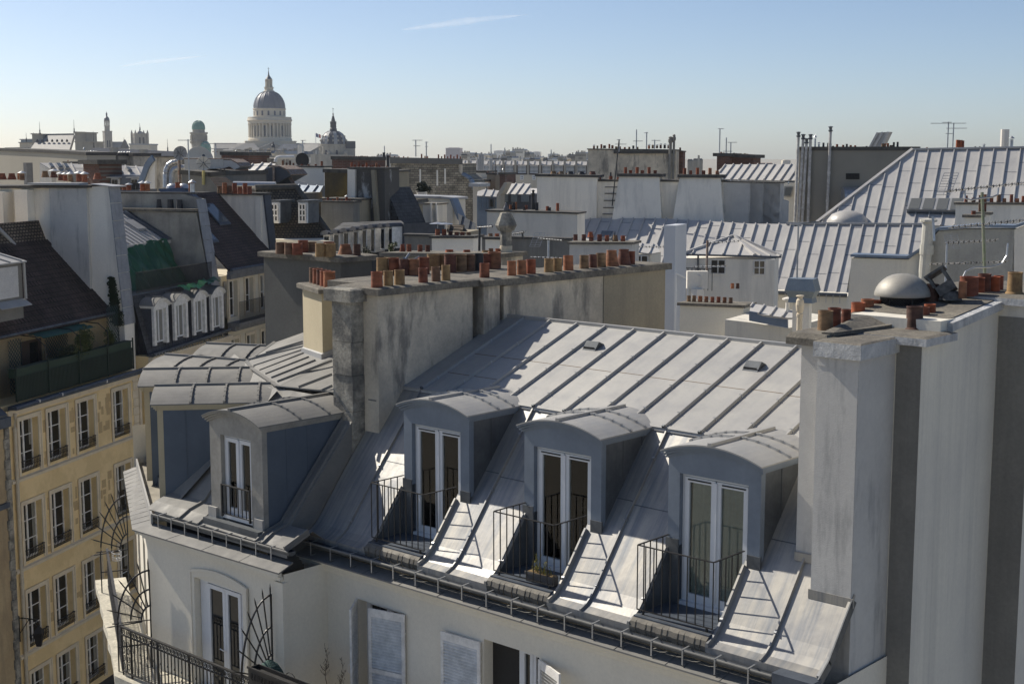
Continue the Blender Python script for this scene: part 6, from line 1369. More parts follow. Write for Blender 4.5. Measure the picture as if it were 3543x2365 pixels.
b=MB();pl=Plane(a2(815,1285),117,-70);slab(b,pl,a2,[(812,1288),(1060,1288)],6,0);face(b,Plane(a2(815,1085),128,-74),a2,[(812,1085),(1110,1092),(1110,1160),(812,1165)],3);b.build('wall',[plaster_d],t)
b=MB();D_=119;f=D_/FPX/3.1357;P=[dep(a2(*q),D_) for q in ((1108,1130),(1112,1105),(1125,1085),(1150,1078),(1310,1076))];b.tube(P,20*f,12);b.build('duct',[M('white_duct',(.66,.66,.65),rough=.5)],t)
b=MB();pl=Plane(a2(1360,1140),119,-75);face(b,pl,a2,[(1358,1080),(1440,1080),(1440,1140),(1358,1140)],1);b.k=1;c_=pl(a2(1400,1110),.03);b.lathe(c_,[(.001,.0),(.62,0),(.62,.05)],18,axis=pl.n.to_track_quat('Z','Y').to_matrix());b.build('air_conditioner',[plaster_w,iron],t)
chim('long white parapet wall with scattered pots behind the dark curved duct',a2,[(1040,1180),(1632,1190)],112,-74,1.5,[plaster_w],mortar_d,[(1188,1172,24,62,'cs'),(1228,1174,20,40,'cs'),(1267,1174,22,62,'cs'),(1303,1175,22,38,'cs'),(1395,1178,26,30,'os'),(1467,1178,24,26,'os'),(1545,1182,26,32,'os'),(1611,1182,26,64,'cs'),(1125,1172,20,14,'os')],off=.7)
t=thing('roof_duct_hood','large dark half round sheet metal hood on the roof below the big dome','duct',tuple(dep(a2(1080,1380),104)-V((0,0,1))))
pl=Plane(a2(900,1370),104,-70);b=MB();face(b,pl,a2,[(898,1385),(905,1295),(955,1222),(1055,1187),(1150,1190),(1228,1225),(1272,1276),(1120,1362),(1060,1400)],2.4);b.k=1
P=[pl(a2(*q),.0) for q in ((1055,1183),(1150,1186),(1230,1222),(1276,1276))]
for a_,c_ in zip(P,P[1:]): b.beam(a_-pl.n*1.2,c_-pl.n*1.2,2.5,.1)
q=pl(a2(1090,1190),.1);b.tube([q,pl(a2(1090,1360),.1)],.09,6)
for k in range(3): b.tube([pl(a2(1250+14*k,1295),-.5),pl(a2(1300+14*k,1395),-.5)],.06,4)
b.build('hood',[M('dark_sheet_hood',(.085,.095,.11),(.07,.08,.095),ns=1,rough=.6),rust],t)
b=MB();slab(b,pl,a2,[(815,1290),(1180,1400),(1340,1400)],5,0);b.build('roof_base',[zinc_dark],t)
t=thing('zinc_lean_to','small dark zinc lean to roof below the white parapet wall','building',tuple(dep(a2(1480,1530),98)-V((0,0,18))))
P0=dep(a2(1480,1450),98);b=MB();sroof(b,P0,28,38,[a2(1345,1378),a2(1625,1388),a2(1545,1535),a2(1300,1520)],step=.8,w_=.1,h=.1);b.build('roof',[zinc_blue],t);b=MB();slab(b,Plane(a2(1300,1520),97,-72),a2,[(1280,1525),(1550,1540)],4,0);b.build('wall',[plaster_d],t)
ochre_d=M('mossy_ochre_render',(.24,.17,.055),(.115,.09,.05),ns=.5,rough=.95,streak=.6,sc=(.06,.055,.045),sz=.2,sxy=.6)
chim('mossy ochre yellow wall between white parapet and dirty grey stack',a2,[(1640,1245),(1908,1250)],96,-72,3,[ochre_d],mortar_d,h=.25)
dirty=M('flaking_black_white_render',(.11,.105,.095),(.09,.085,.08),ns=.6,rough=.95,streak=.8,sc=(.50,.50,.49),sz=.22,sxy=.55,slo=.56,shi=.62,fine=.15)
t,pl=chim('tall blackened flaking chimney wall with orange pots left of the rubble gable',a2,[(1905,1205),(2290,1210)],92,-72,2.5,[dirty],mortar_d,[(1935,1190,24,62,'os'),(1968,1192,28,36,'os'),(2013,1192,22,62,'os'),(2055,1192,24,40,'os'),(2097,1192,24,60,'os'),(2140,1194,24,34,'os'),(2165,1194,18,36,'os'),(2205,1196,26,62,'os'),(2235,1196,20,40,'os')],off=1)
b=MB();face(b,pl,a3,[(128,590),(165,590),(205,1175),(165,1175)],-.35);b.k=1;face(b,pl,a2,[(1905,1210),(1985,1212),(1985,1568),(1905,1568)],-.25);b.build('edge_pilaster',[plaster_b,plaster_w],t)
chim('brown grey wall with four orange pots beside the rubble gable',a3,[(165,605),(345,612)],100,-72,3,[plaster_b],mortar_d,[(200,596,22,58,'os'),(242,598,22,36,'os'),(280,597,22,56,'os'),(316,600,20,36,'os')],off=1)
chim('distant brick coloured wall topped by a dense row of orange pots',a2,[(1720,1105),(2140,1112)],140,-74,4,[brick(azv(-74))],mortar_d,[(x,1098,15,36,'os') for x in (1828,1853,1878,1902,1927,1960,1985,2010,2033,2055,2080,2103)]+[(1748,1215,28,56,'ss',1)],h=.35,off=1.2)
t,pl=chim('low dark wall with tall pots below the ochre wall',a2,[(1600,1568),(1950,1575)],90,-72,1,[plaster_g],mortar_d,[(1629,1560,26,30,'os'),(1677,1562,26,54,'os'),(1735,1562,26,32,'os'),(1780,1562,26,54,'os'),(1829,1562,24,34,'os'),(1880,1562,30,56,'os',1),(1915,1562,20,34,'os')])
# ---- brown roof with two white dormers
t=thing('brown_roof_house','steep brown tiled roof with two white framed dormer windows','building',tuple(dep(c0(690,545),88)-V((0,0,14))))
P0=dep(c0(690,500),88);b=MB();Pz,nz=sroof(b,P0,-20,48,[c0(585,434),c0(680,432),c0(765,552),c0(622,548)],seam=False);b.k=1
b.tube([Pz[0]+V((0,0,.1)),Pz[1]+V((0,0,.1))],.2,8);b.tube([Pz[1]+V((0,0,.1)),Pz[2]+V((0,0,.1))],.18,8);b.build('tiled_roof',[brickmat('brown_ribbed_tiles',(.16,.125,.085),(.09,.07,.05),(.035,.03,.024),tuple(azv(70)),(0,0,1.3),.22,.2,ms=.03,bump=.8),mortar_d],t)
b=MB();pl=Plane(c0(622,546),86,-72);slab(b,pl,c0,[(618,548),(765,553)],5,0);b.build('wall',[plaster],t)
for x in (630,694):
    b=MB();pd_=Plane(c0(x,510),86.5,-66);face(b,pd_,c0,[(x-10,464),(x+10,464),(x+10,512),(x-10,512)],.15);b.k=1;face(b,pd_,c0,[(x-13,459),(x+13,459),(x+12,465),(x-12,465)],1.7);bb=Plane(pd_.P-pd_.n*.16,0,-66);face(b,bb,c0,[(x-10,465),(x+10,465),(x+10,512),(x-10,512)],1.4);d_=b.build('dormer',[white_old,zinc_dark],t);pwin(d_,pd_,c0,x-7,468,x+7,507,2,3,t=.09)
b=MB();pt=Plane(c0(775,465),90,-70);m_=MB()
vs=[pt(c0(774+24*i/8,466+38*j/6),.12*math.sin(i*2.1+j)) for i in range(9) for j in range(7)];m_.add(vs,[[i*7+j,(i+1)*7+j,(i+1)*7+j+1,i*7+j+1] for i in range(8) for j in range(6)]);tag(m_.build('tarpaulin',[M('bright_blue_tarpaulin',(.02,.06,.42),(.015,.045,.32),ns=2,rough=.4)]),'small bright blue tarpaulin hung beside the brown roof with white dormers','tarpaulin')
chim('ochre brown wall behind the bright blue tarpaulin',c0,[(738,458),(822,460)],91,-70,2,[plaster_b],mortar_d)
# ---- mansard row of arched dormers
t=thing('mansard_row_house','slate mansard row house with a line of arched white dormers and flower boxes','building',tuple(dep(a3(230,1568),84)-V((0,0,13))))
P0=dep(a3(230,1190),84);pl=Plane(a3(-300,1260),86,-40);b=MB();face(b,pl,a3,[(-330,1260),(465,1170),(465,1700),(-330,1700)],3)
b.build('mansard',[slate],t)
b=MB();slab(b,Plane(pl.P-pl.n*.1,0,-40),a3,[(-330,1700),(480,1600)],5,0);b.build('wall',[facade_m],t)
b=MB();sroof(b,pl(a3(0,1200),.2),50,30,[a3(-330,1250),a3(-200,1160),a3(430,1135),a3(465,1170)],seam=False);b.build('roof',[slate_m],t)
for x,y0,y1,w_ in ((45,1240,1470,30),(140,1225,1485,26),(232,1215,1475,24),(340,1208,1445,22),(425,1202,1435,20),(-60,1255,1500,32),(-165,1270,1510,34),(-270,1285,1530,36)):
    b=MB();face(b,pl,a3,[(x-w_*1.25,y0+5),(x-w_*1.1,y0-22),(x-w_*.6,y0-38),(x,y0-44),(x+w_*.6,y0-40),(x+w_*1.1,y0-25),(x+w_*1.25,y0)],-.9);b.k=1;face(b,pl,a3,[(x-w_,y0),(x-w_*.7,y0-22),(x,y0-32),(x+w_*.7,y0-24),(x+w_,y0-2),(x+w_,y1),(x-w_,y1)],-.7)
    d_=b.build('dormer',[slate,white_old],t);b=MB()
    for sx in (-.68,.06): face(b,pl,a3,[(x+w_*sx,y0+22),(x+w_*(sx+.6),y0+20),(x+w_*(sx+.6),y1-12),(x+w_*sx,y1-10)],-.73)
    b.build('window_pane',[glass],d_)
rr=random.Random(21)
for i,(x,y,lab) in enumerate(((45,1480,'dark window box plant below the near arched dormers'),(345,1425,'small green plant on the sill of the fourth arched dormer'),(-40,1510,'bushy plant beside the fluted cowls before the arched dormers'))):
    p=pl(a3(x,y),.9);o=thing('plant',lab,'plant',tuple(p),'window box plants');f_=MB();foliage(f_,p,.5,.3,.35,260,.07,rr);f_.build('foliage',LD if i!=1 else LG,o);f_=MB();f_.tube([p-V((0,0,.5)),p],.05,5);f_.build('stem',rust,o)
t=thing('slate_mansard_house','steep slate mansard end with one tall zinc hooded dormer','building',tuple(dep(a3(300,1180),93)-V((0,0,16))))
pl=Plane(a3(180,1180),93,-60);b=MB();face(b,pl,a3,[(175,860),(250,780),(340,950),(430,1185),(430,1300),(180,1300)],3);b.build('mansard_roof',[slate_m],t)
b=MB();face(b,pl,a3,[(190,885),(200,862),(270,862),(305,900),(295,1075),(255,1080),(250,895)],-.8);b.k=1;face(b,pl,a3,[(262,890),(292,905),(292,1060),(262,1062)],-.83);b.build('dormer',[zinc_dark,glass],t)
b=MB();slab(b,pl,a3,[(180,1300),(430,1300)],4,0);b.build('wall',[facade_m],t)
# ---- rubble gable
stone_m=brickmat('rubble_limestone',(.40,.35,.26),(.20,.175,.135),(.13,.12,.10),tuple(azv(-74)),(0,0,1),.62,.30,ms=.035,bump=1.0,off=.37)
t=thing('rubble_gable_house','big bare rubble stone gable with sooty flue scars and a concrete top band','building',tuple(Plane(a3(320,450),185,-74).at(0,0)))
pl=Plane(a3(320,450),185,-74);b=MB();face(b,pl,a3,[(320,515),(1098,520),(1100,640),(1182,695),(1290,965),(1332,1010),(1332,1700),(320,1700)],6)
b.build('stone_wall',[stone_m],t)
b=MB();face(b,pl,a3,[(318,452),(1100,468),(1100,530),(318,518)],-.25);b.k=1;face(b,pl,a3,[(1060,520),(1100,530),(1100,645),(1060,600)],-.12);b.k=2
for x,y0,y1 in ((640,580,740),(825,590,760),(910,575,740)): face(b,pl,a3,[(x-8,y0),(x+8,y0),(x+10,y1),(x-8,y1)],-.05)
b.build('concrete_band',[M('dark_concrete',(.17,.165,.15),(.13,.125,.115),ns=.4,rough=.95),plaster_d,plaster_w],t)
b=MB();P=[pl(a3(*q),.1) for q in ((1100,640),(1182,695),(1215,780),(1290,965))]
for a_,c_ in zip(P,P[1:]): b.beam(a_,c_,1.2,.3)
b.build('flashing',[zinc_blue],t)
potrow(t,pl,a3,185,[(310,452,15,20,'os'),(362,455,12,16,'os'),(410,456,12,16,'os'),(460,457,14,18,'os'),(506,458,12,16,'os'),(655,460,17,46,'os'),(690,462,12,26,'os'),(705,462,14,28,'os'),(720,462,12,26,'os'),(838,464,17,44,'os'),(872,465,15,26,'os'),(905,465,17,44,'os'),(938,466,14,26,'os'),(971,467,17,44,'os'),(1005,467,14,26,'os'),(1041,468,17,46,'os'),(1075,468,14,26,'os')],.6)
antenna('double armed aerial on the rubble gable wall',(592,420),184,155,a3,((.97,9,80,9),(.58,6,85,4)))
antenna('leaning thin aerial right of the double armed one on the rubble gable',(706,420),184,135,a3,((.96,2.8,75,4),(.62,2.5,75,3)))
t=thing('flue_pair','two dark slim flue pipes standing left of the rubble gable','chimney',tuple(dep(a3(265,560),160)-V((0,0,20))));b=MB()
for x,y in ((245,400),(290,432)): b.tube([dep(a3(x,600),160)-V((0,0,8)),dep(a3(x,y),160)],.16,8)
b.build('pipe',[iron],t)
t=thing('planter_tub','white roof terrace tub with a dark bushy shrub against the rubble gable','planter',tuple(dep(a3(660,885),150)));f=150/FPX/3.1357;c_=dep(a3(660,880),150)
b=MB();b.lathe(c_,[(50*f,-1),(50*f,0),(60*f,52*f),(55*f,52*f),(.01,45*f)],16);b.build('tub',[plaster_w],t);b=MB();rr=random.Random(4);foliage(b,c_+V((0,0,100*f)),75*f,40*f,65*f,900,.16,rr,RT,V((FW.x,FW.y,0)));b.build('foliage',LD,t)
# ---- cream party walls and gables below the rubble gable
chim('olive brown plain wall left of the cream ribbed walls',a3,[(345,968),(546,975)],100,-70,2,[M('olive_render',(.30,.265,.19),(.26,.23,.165),ns=.5,rough=.92)],mortar)
t,pl=chim('grey cream wall with two pairs of pale vertical flue pipes',a3,[(362,938),(612,938),(612,962),(825,968)],112,-70,2,[plaster_r],mortar,())
b=MB()
for x0,x1,ln in ((562,585,20),(598,612,16),(760,775,14),(818,828,18)): face(b,pl,a3,[(x0,945),(x1,945),(x1+ln,1240),(x0+ln,1240)],-.3)
b.build('flue_pipe',[plaster_w],t)
t,pl=chim('pale cream gable block with sloping zinc edged right side',a3,[(455,890),(850,900),(992,912)],124,-70,3,[plaster_r],zinc_pale,[(753,888,20,26,'os'),(450,925,18,30,'os')],e=.2,h=.2)
b=MB();P=[pl(a3(*q),.15) for q in ((990,905),(1075,1120),(1120,1175))]
for a_,c_ in zip(P,P[1:]): b.beam(a_,c_,1.4,.25)
b.build('flashing',[zinc_blue],t)
b=MB();P0=dep(a3(1130,1180),108);sroof(b,P0,10,40,[a3(1050,1060),a3(1240,1170),a3(1230,1310),a3(1100,1310),a3(1060,1180)],step=.7,w_=.08,h=.08);o=b.build('mansard_roof_house',[zinc_dark]);tag(o,'steep dark zinc slope at the foot of the rubble gable','building')
t=thing('pipe_vent','dark tapering iron vent pipe with a conical cap before the rubble gable','roof vent',tuple(dep(a3(403,930),120)));f=120/FPX/3.1357;c_=dep(a3(403,930),120);b=MB();b.lathe(c_,[(34*f,-1),(30*f,10*f),(20*f,60*f),(17*f,150*f),(14*f,152*f),(26*f,155*f),(4*f,172*f)],12);b.build('pipe',[iron],t)
t=thing('red_tile_roof_house','low dark red tiled roof with pale hip ridges below the cream walls','building',tuple(dep(a3(660,1300),84)-V((0,0,16))));P0=dep(a3(660,1300),84);b=MB();sroof(b,P0,10,20,[a3(545,1300),a3(560,1245),a3(700,1215),a3(800,1220),a3(900,1300)],seam=False);b.k=1;b.tube([onP(a3(560,1245),P0,(0,0,1))*0+dep(a3(565,1250),84),dep(a3(625,1302),83.5)],.06,5);b.tube([dep(a3(690,1235),84),dep(a3(760,1302),83.5)],.06,5);b.build('roof',[brickmat('red_tiles',(.16,.06,.045),(.10,.045,.035),(.03,.02,.018),tuple(azv(-80)),(0,0,3),.25,.3,ms=.03),plaster_w],t);b=MB();slab(b,Plane(a3(540,1305),83.8,-76),a3,[(540,1302),(900,1302)],3,0);b.build('wall',[plaster_b],t)
t=thing('old_tile_roof_house','patchy brown old tiled roof strip with wooden battens beside the disc cowls','building',tuple(dep(a3(1050,1260),90)-V((0,0,15))));P0=dep(a3(1050,1220),90);b=MB();sroof(b,P0,10,34,[a3(935,1255),a3(950,1185),a3(1090,1182),a3(1160,1258)],step=.9,w_=.2,h=.12);b.build('roof',[tile_l],t);b=MB();slab(b,Plane(a3(930,1258),89.5,-76),a3,[(930,1258),(1160,1262)],3,0);b.build('wall',[plaster_b],t)
# ---- right of the gable
t=thing('loft_house','zinc roofed loft with grey louvred windows beside an old stone gable','building',tuple(dep(a3(1650,1000),132)-V((0,0,18))))
P0=dep(a3(1650,850),132);b=MB();sroof(b,P0,28,32,[a3(1520,850),a3(1585,735),a3(1835,740),a3(1835,852)],step=.8,w_=.12,h=.12);b.k=0;sroof(b,P0-V((0,0,3.2)),28,32,[a3(1495,1022),a3(1530,938),a3(1835,940),a3(1835,1022)],step=.8,w_=.12,h=.12);b.build('zinc_roof',[zinc_far],t)
pl=Plane(a3(1515,850),132.5,-68);b=MB();slab(b,pl,a3,[(1515,852),(1840,855)],5,0);b.build('wall',[slate],t)
b=MB()
for x0,x1 in ((1530,1595),(1632,1695),(1740,1822)):
    for k in range(7): face(b,pl,a3,[(x0,860+11*k),(x1,860+11*k),(x1,868+11*k),(x0,868+11*k)],-.15)
b.build('louvre_window',[M('grey_louvre',(.22,.26,.28),(.18,.21,.23),ns=2,rough=.7)],t)
b=MB();face(b,Plane(a3(1465,860),131,-68),a3,[(1468,860),(1550,725),(1588,725),(1525,850),(1505,860),(1505,1020),(1468,1020)],1.2);b.build('stone_gable',[lime_d],t)
t=thing('blue_mansard_house','small house with grey zinc roof over a pale blue seamed mansard','building',tuple(dep(a3(1380,1010),150)-V((0,0,20))))
P0=dep(a3(1380,870),150);b=MB();sroof(b,P0,10,22,[a3(1255,868),a3(1262,822),a3(1330,800),a3(1495,812),a3(1475,880)],step=.9,w_=.14,h=.12);b.build('zinc_roof',[zinc_far],t)
pl=Plane(a3(1255,870),150.5,-76);b=MB();slab(b,pl,a3,[(1255,868),(1480,882)],6,0)
for x in range(1275,1480,26): face(b,pl,a3,[(x,880),(x+4,880),(x+4,1030),(x,1030)],-.12)
b.build('mansard',[M('blue_zinc_mansard',(.26,.32,.38),(.22,.28,.34),ns=1,rough=.5,metal=.3)],t);b=MB();face(b,pl,a3,[(1398,900),(1405,885),(1450,885),(1462,900),(1455,990),(1400,990)],-.7);b.k=1;face(b,pl,a3,[(1415,905),(1445,905),(1445,985),(1415,985)],-.73);b.build('dormer',[zinc_dark,glass],t)
for i,(tops,D,mt,lab,pots) in enumerate((([(1150,618),(1360,620)],210,plaster_r,'small cream flat topped box house with a little window far behind',[(1237,612,26,26,'os'),(1168,615,12,30,'os')]),([(1200,712),(1378,715)],205,plaster_d,'low grey brown wall with thin dark pots in front of the cream box',[(1205,700,10,26,'cs'),(1240,700,10,26,'cs'),(1276,700,10,26,'cs'),(1314,700,10,26,'cs')]),([(1362,640),(1452,642)],205,plaster_b,'brown narrow wall with two orange pots beside the cream box',[(1375,632,16,26,'os'),(1430,634,16,24,'os')]),([(1500,640),(1560,640)],200,brick(azv(-70)),'slim dark brick wall with flue pipes beyond the cream box',[(1537,628,10,40,'ss',1),(1458,650,9,160,'ds'),(1480,640,8,60,'ss',1)]))):
    t,pl=chim(lab,a3,tops,D,-72,5,[mt],mortar_d,pots,h=.3,off=1)
    if i==0: pwin(t,pl,a3,1182,628,1198,655,1,1,t=.15)
chim('pale capped stub chimney at the right slope of the rubble gable',a3,[(1210,770),(1268,772)],170,-72,3,[lime],zinc_pale,(),name='chimney_stack',e=.4,h=.4)
# ================================================ long studio building in the distance
t=thing('long_window_house','long distant building with a grey zinc roof, brick piers and rows of white framed windows','building',tuple(dep(a3(1700,700),380)-V((0,0,28))))
pl=Plane(a3(1100,640),380,-84);b=MB();slab(b,pl,a3,[(1095,535),(2560,545)],16,0);b.build('upper_wall',[M('dark_brick_pier',(.12,.095,.085),(.09,.075,.07),ns=.2,rough=.9)],t)
b=MB();q=pl.P.copy();slab(b,Plane(pl.P+pl.n*.8,0,-84),a3,[(1095,636),(2560,648)],1,0);b.build('wall',[lime],t)
b=MB();P0=pl(a3(1100,530),.6);sroof(b,P0,6,28,[a3(1095,528),a3(1100,488),a3(2555,500),a3(2560,540)],step=1.6,w_=.3,h=.2);b.build('zinc_roof',[zinc_far],t)
xs=[1103,1210,1345,1475,1605,1742,1873,2010,2140,2265,2390]
for i,x in enumerate(xs):
    pwin(t,pl,a3,x-40,543,x+42,622,6,2,white,.16,glassmat('sky_lit_glass',(.10,.14,.18)) if i==0 else bpy.data.materials['sky_lit_glass'])
    b=MB();face(b,pl,a3,[(x+58,486),(x+80,486),(x+80,640),(x+58,640)],-.9);b.build('pier',[lime_d],t)
    pwin(t,Plane(pl.P+pl.n*.8,0,-84),a3,x-15,652,x+15,692,2,2,white,.2)
for x,y0 in ((1278,415),(1300,400),(1322,415)):
    pass
t=thing('steel_flue_group','cluster of tall pale steel flue pipes before the long window building','chimney',tuple(dep(a3(1300,590),300)-V((0,0,25))));b=MB()
for x,y0 in ((1265,470),(1280,415),(1300,405),(1320,418),(1397,470),(1412,470)): b.tube([dep(a3(x,610),300)-V((0,0,12)),dep(a3(x,y0),300)],.24,8)
b.build('pipe',[zinc_pale],t)
# ================================================ domes and towers on the skyline
def axis_at(q,m,D): p=dep(m(*q),D); return V((p.x,p.y,0))
def zat(m,y,D,x): return dep(m(x,y),D).z
def columns(mb,c_,r_,z0,z1,n,cr,a0=0,seg=8):
    for k in range(n):
        a=a0+2*math.pi*k/n;q=c_+V((r_*math.cos(a),r_*math.sin(a),0));mb.lathe(q,[(cr*1.25,z0),(cr*1.25,z0+.8),(cr,z0+1),(cr*.88,z1-1.3),(cr*1.3,z1-.9),(cr*1.3,z1)],seg)
def ringwin(mb,c_,r_,z0,z1,n,w_,a0=0,dep_=.3):
    for k in range(n):
        a=a0+2*math.pi*k/n;o=V((math.cos(a),math.sin(a),0));s_=V((-o.y,o.x,0));p=c_+o*r_;h=w_*.5
        pts=[p-s_*h+V((0,0,z0)),p+s_*h+V((0,0,z0)),p+s_*h+V((0,0,z1-h))]+[p+s_*h*math.cos(x)+V((0,0,z1-h+h*math.sin(x))) for x in (.5,1.05,1.57,2.1,2.6)]+[p-s_*h+V((0,0,z1-h))]
        mb.prism(pts,-o*dep_)
# --- the great colonnaded dome
D=1100;m=a2;x=1047;c_=axis_at((x,800),m,D);f=D/FPX/m.s;z=lambda y:zat(m,y,D,x)
t=thing('domed_church','great colonnaded dome with grey lead cupola, tall lantern and cross','church',tuple(c_))
b=MB();b.lathe(c_,[(240*f,z(1010)),(240*f,z(908)),(236*f,z(904)),(236*f,z(880)),(228*f,z(872)),(228*f,z(862)),(190*f,z(861))],72)
b.lathe(c_,[(190*f,z(862)),(190*f,z(716))],72)
b.lathe(c_,[(190*f,z(716)),(232*f,z(714)),(232*f,z(694)),(242*f,z(686)),(242*f,z(676)),(236*f,z(668)),(234*f,z(645)),(228*f,z(645)),(228*f,z(660)),(172*f,z(662)),(172*f,z(570)),(178*f,z(563)),(178*f,z(553)),(168*f,z(552))],72);b.build('drum',[lime],t)
b=MB();columns(b,c_,222*f,z(862),z(716),36,9*f,.05);b.build('colonnade',[lime],t)
b=MB();ringwin(b,c_,191*f,z(855),z(738),18,26*f,.1);ringwin(b,c_,173*f,z(630),z(580),16,20*f,.06);b.build('window',[slate_b],t)
b=MB();prof=[(168*f*math.cos(a)**.86+.001,z(552)+(z(365)-z(552))*math.sin(a)) for a in [math.pi/2*k/14*.88 for k in range(15)]];b.lathe(c_,prof,64)
for k in range(16):
    a=2*math.pi*k/16+.1;b.tube([c_+V((r_*math.cos(a),r_*math.sin(a),zz)) for r_,zz in prof],.35,5)
b.build('cupola',[M('lead_cupola',(.19,.195,.215),(.155,.16,.18),ns=.08,rough=.5,metal=.15)],t,smooth=False)
b=MB();b.lathe(c_,[(62*f,z(372)),(58*f,z(362)),(44*f,z(355)),(50*f,z(335)),(52*f,z(322)),(34*f,z(321)),(26*f,z(320)),(26*f,z(246)),(38*f,z(244)),(40*f,z(238)),(30*f,z(236))],24);columns(b,c_,34*f,z(320),z(246),8,5*f,.2,6);b.build('lantern',[lime],t)
b=MB();b.lathe(c_,[(38*f,z(238)),(26*f,z(220)),(15*f,z(205)),(8*f,z(190)),(5*f,z(160)),(3*f,z(150)),(1.5*f,z(110))],16);b.beam(c_+RT*-12*f+V((0,0,z(124))),c_+RT*12*f+V((0,0,z(124))),3*f,3*f);b.build('lantern_roof',[slate_b],t)
b=MB();ang=R(18)-HEAD*0
def rotbox(mb,c0_,hx,hy,z0,z1,an):
    ca,sa=math.cos(an),math.sin(an);mb.prism([c0_+V((ca*x_-sa*y_,sa*x_+ca*y_,z0)) for x_,y_ in ((-hx,-hy),(hx,-hy),(hx,hy),(-hx,hy))],(0,0,z1-z0))
an=math.atan2(RT.y,RT.x)+R(12)
rotbox(b,c_,265*f,250*f,0,z(912),an);rotbox(b,c_,272*f,256*f,z(916),z(904),an);b.build('base_block',[lime],t)
b=MB();ca=V((math.cos(an),math.sin(an),0));cb=V((-ca.y,ca.x,0))
def gable(mb,c0_,d,w_,L_,z0,z1,zb=0):
    s_=V((d.y,-d.x,0));P=[c0_-s_*w_+V((0,0,z0)),c0_+s_*w_+V((0,0,z0)),c0_+V((0,0,z1))];mb.prism([c0_-s_*w_+V((0,0,zb)),c0_+s_*w_+V((0,0,zb))]+[P[1],P[0]],d*L_);mb.k=1;mb.prism(P,d*L_);mb.k=0
for d,L_ in ((ca,360*f),(-ca,400*f),(-cb,330*f)): gable(b,c_+d*200*f,d,150*f,L_,z(985),z(925))
b.build('transept',[lime_d,slate_l],t)
# --- the smaller dark dome with pale ribs
D=850;x=1737;c_=axis_at((x,900),m,D);f=D/FPX/m.s;z=lambda y:zat(m,y,D,x)
t=thing('chapel_dome','dark slate chapel dome with pale ribs, slender lantern and cross','church',tuple(c_))
b=MB();b.lathe(c_,[(152*f,0),(152*f,z(1010)),(150*f,z(950)),(156*f,z(944)),(156*f,z(938)),(140*f,z(937))],40);columns(b,c_,153*f,z(1090),z(960),16,7*f,.1,6);rotbox(b,c_,195*f,190*f,0,z(1050),an);b.build('drum',[lime_d],t)
b=MB();ringwin(b,c_,155*f,z(1080),z(1000),8,24*f,.3);b.build('window',[slate],t)
b=MB();prof=[(138*f,z(940)),(138*f,z(920)),(132*f,z(885)),(118*f,z(850)),(98*f,z(825)),(72*f,z(806)),(50*f,z(800))];b.lathe(c_,prof,40);b.build('cupola',[M('dark_slate_dome',(.06,.07,.09),(.045,.05,.065),ns=.3,rough=.45,fine=.2)],t)
b=MB()
for k in range(8):
    a=2*math.pi*k/8+.25
    for (r0,z0_),(r1,z1_) in zip(prof,prof[1:]): b.beam(c_+V((r0*math.cos(a),r0*math.sin(a),z0_)),c_+V((r1*math.cos(a),r1*math.sin(a),z1_)),20*f*r0/(138*f)+1,3*f,up=(math.cos(a),math.sin(a),.4))
b.k=1
for zz,rr_,w_ in ((855,120,9),(900,139,10)):
    for k in range(16): a=2*math.pi*k/16+.45;p=c_+V((rr_*f*math.cos(a),rr_*f*math.sin(a),z(zz)));b.lathe(p,[(w_*f,-w_*f),(w_*f,w_*f),(.01,w_*1.5*f)],6)
b.build('rib',[M('pale_lead',(.34,.35,.36),(.27,.28,.29),ns=.5,rough=.5),lime_d],t)
b=MB();b.lathe(c_,[(64*f,z(806)),(64*f,z(796)),(40*f,z(795)),(38*f,z(770)),(30*f,z(760)),(20*f,z(758)),(20*f,z(705)),(34*f,z(702)),(36*f,z(695)),(24*f,z(690)),(16*f,z(660)),(10*f,z(632)),(3*f,z(628)),(7*f,z(618)),(7*f,z(608)),(2*f,z(600)),(2*f,z(547))],16);columns(b,c_,28*f,z(760),z(703),8,4.5*f,.2,6);b.beam(c_-RT*9*f+V((0,0,z(556))),c_+RT*9*f+V((0,0,z(556))),4*f,4*f);b.build('lantern',[slate],t)
for dx in (-32,-210,150):
    q=c_+RT*dx*f-V((FW.x,FW.y,0))*150*f;b=MB();b.lathe(q,[(22*f,0),(22*f,z(1040)),(28*f,z(1038)),(16*f,z(1015)),(3*f,z(1000)),(2*f,z(975))],8);b.build('turret',[lime_d],t)
b=MB();q=c_+RT*180*f;rotbox(b,q,48*f,60*f,0,z(985),an);b.k=1;b.prism([q+V((ca.x*x_*f+cb.x*y_*f,ca.y*x_*f+cb.y*y_*f,z(985))) for x_,y_ in ((-52,-60),(52,-60),(30,60),(-30,60))],(0,0,z(905)-z(985)));b.build('pavilion',[lime_d,slate],t)
p=dep(a2(1546,945),800);f=800/FPX/a2.s;tf_=thing('flag','tricolour flag in blue, white and red flying beside the chapel dome','flag',tuple(p));b=MB();b.tube([p-V((0,0,14)),p+V((0,0,126*f))],.18,6);b.build('flagpole',[white],tf_)
b=MB()
for k in range(3):
    b.k=k
    for j in range(4):
        g=lambda i:p+RT*((4+i*4.2)*f)+V((0,0,(124-i*1.3+2*math.sin(i*.9))*f))+V((FW.x,FW.y,0))*(2.5*f*math.sin(i*.9));i=k*4+j;b.prism([g(i),g(i+1),g(i+1)-V((0,0,40*f)),g(i)-V((0,0,40*f))],V((FW.x,FW.y,0))*.05)
b.build('cloth',[M('flag_blue',(.03,.06,.22)),M('flag_white',(.7,.7,.7)),M('flag_red',(.55,.03,.04))],tf_)
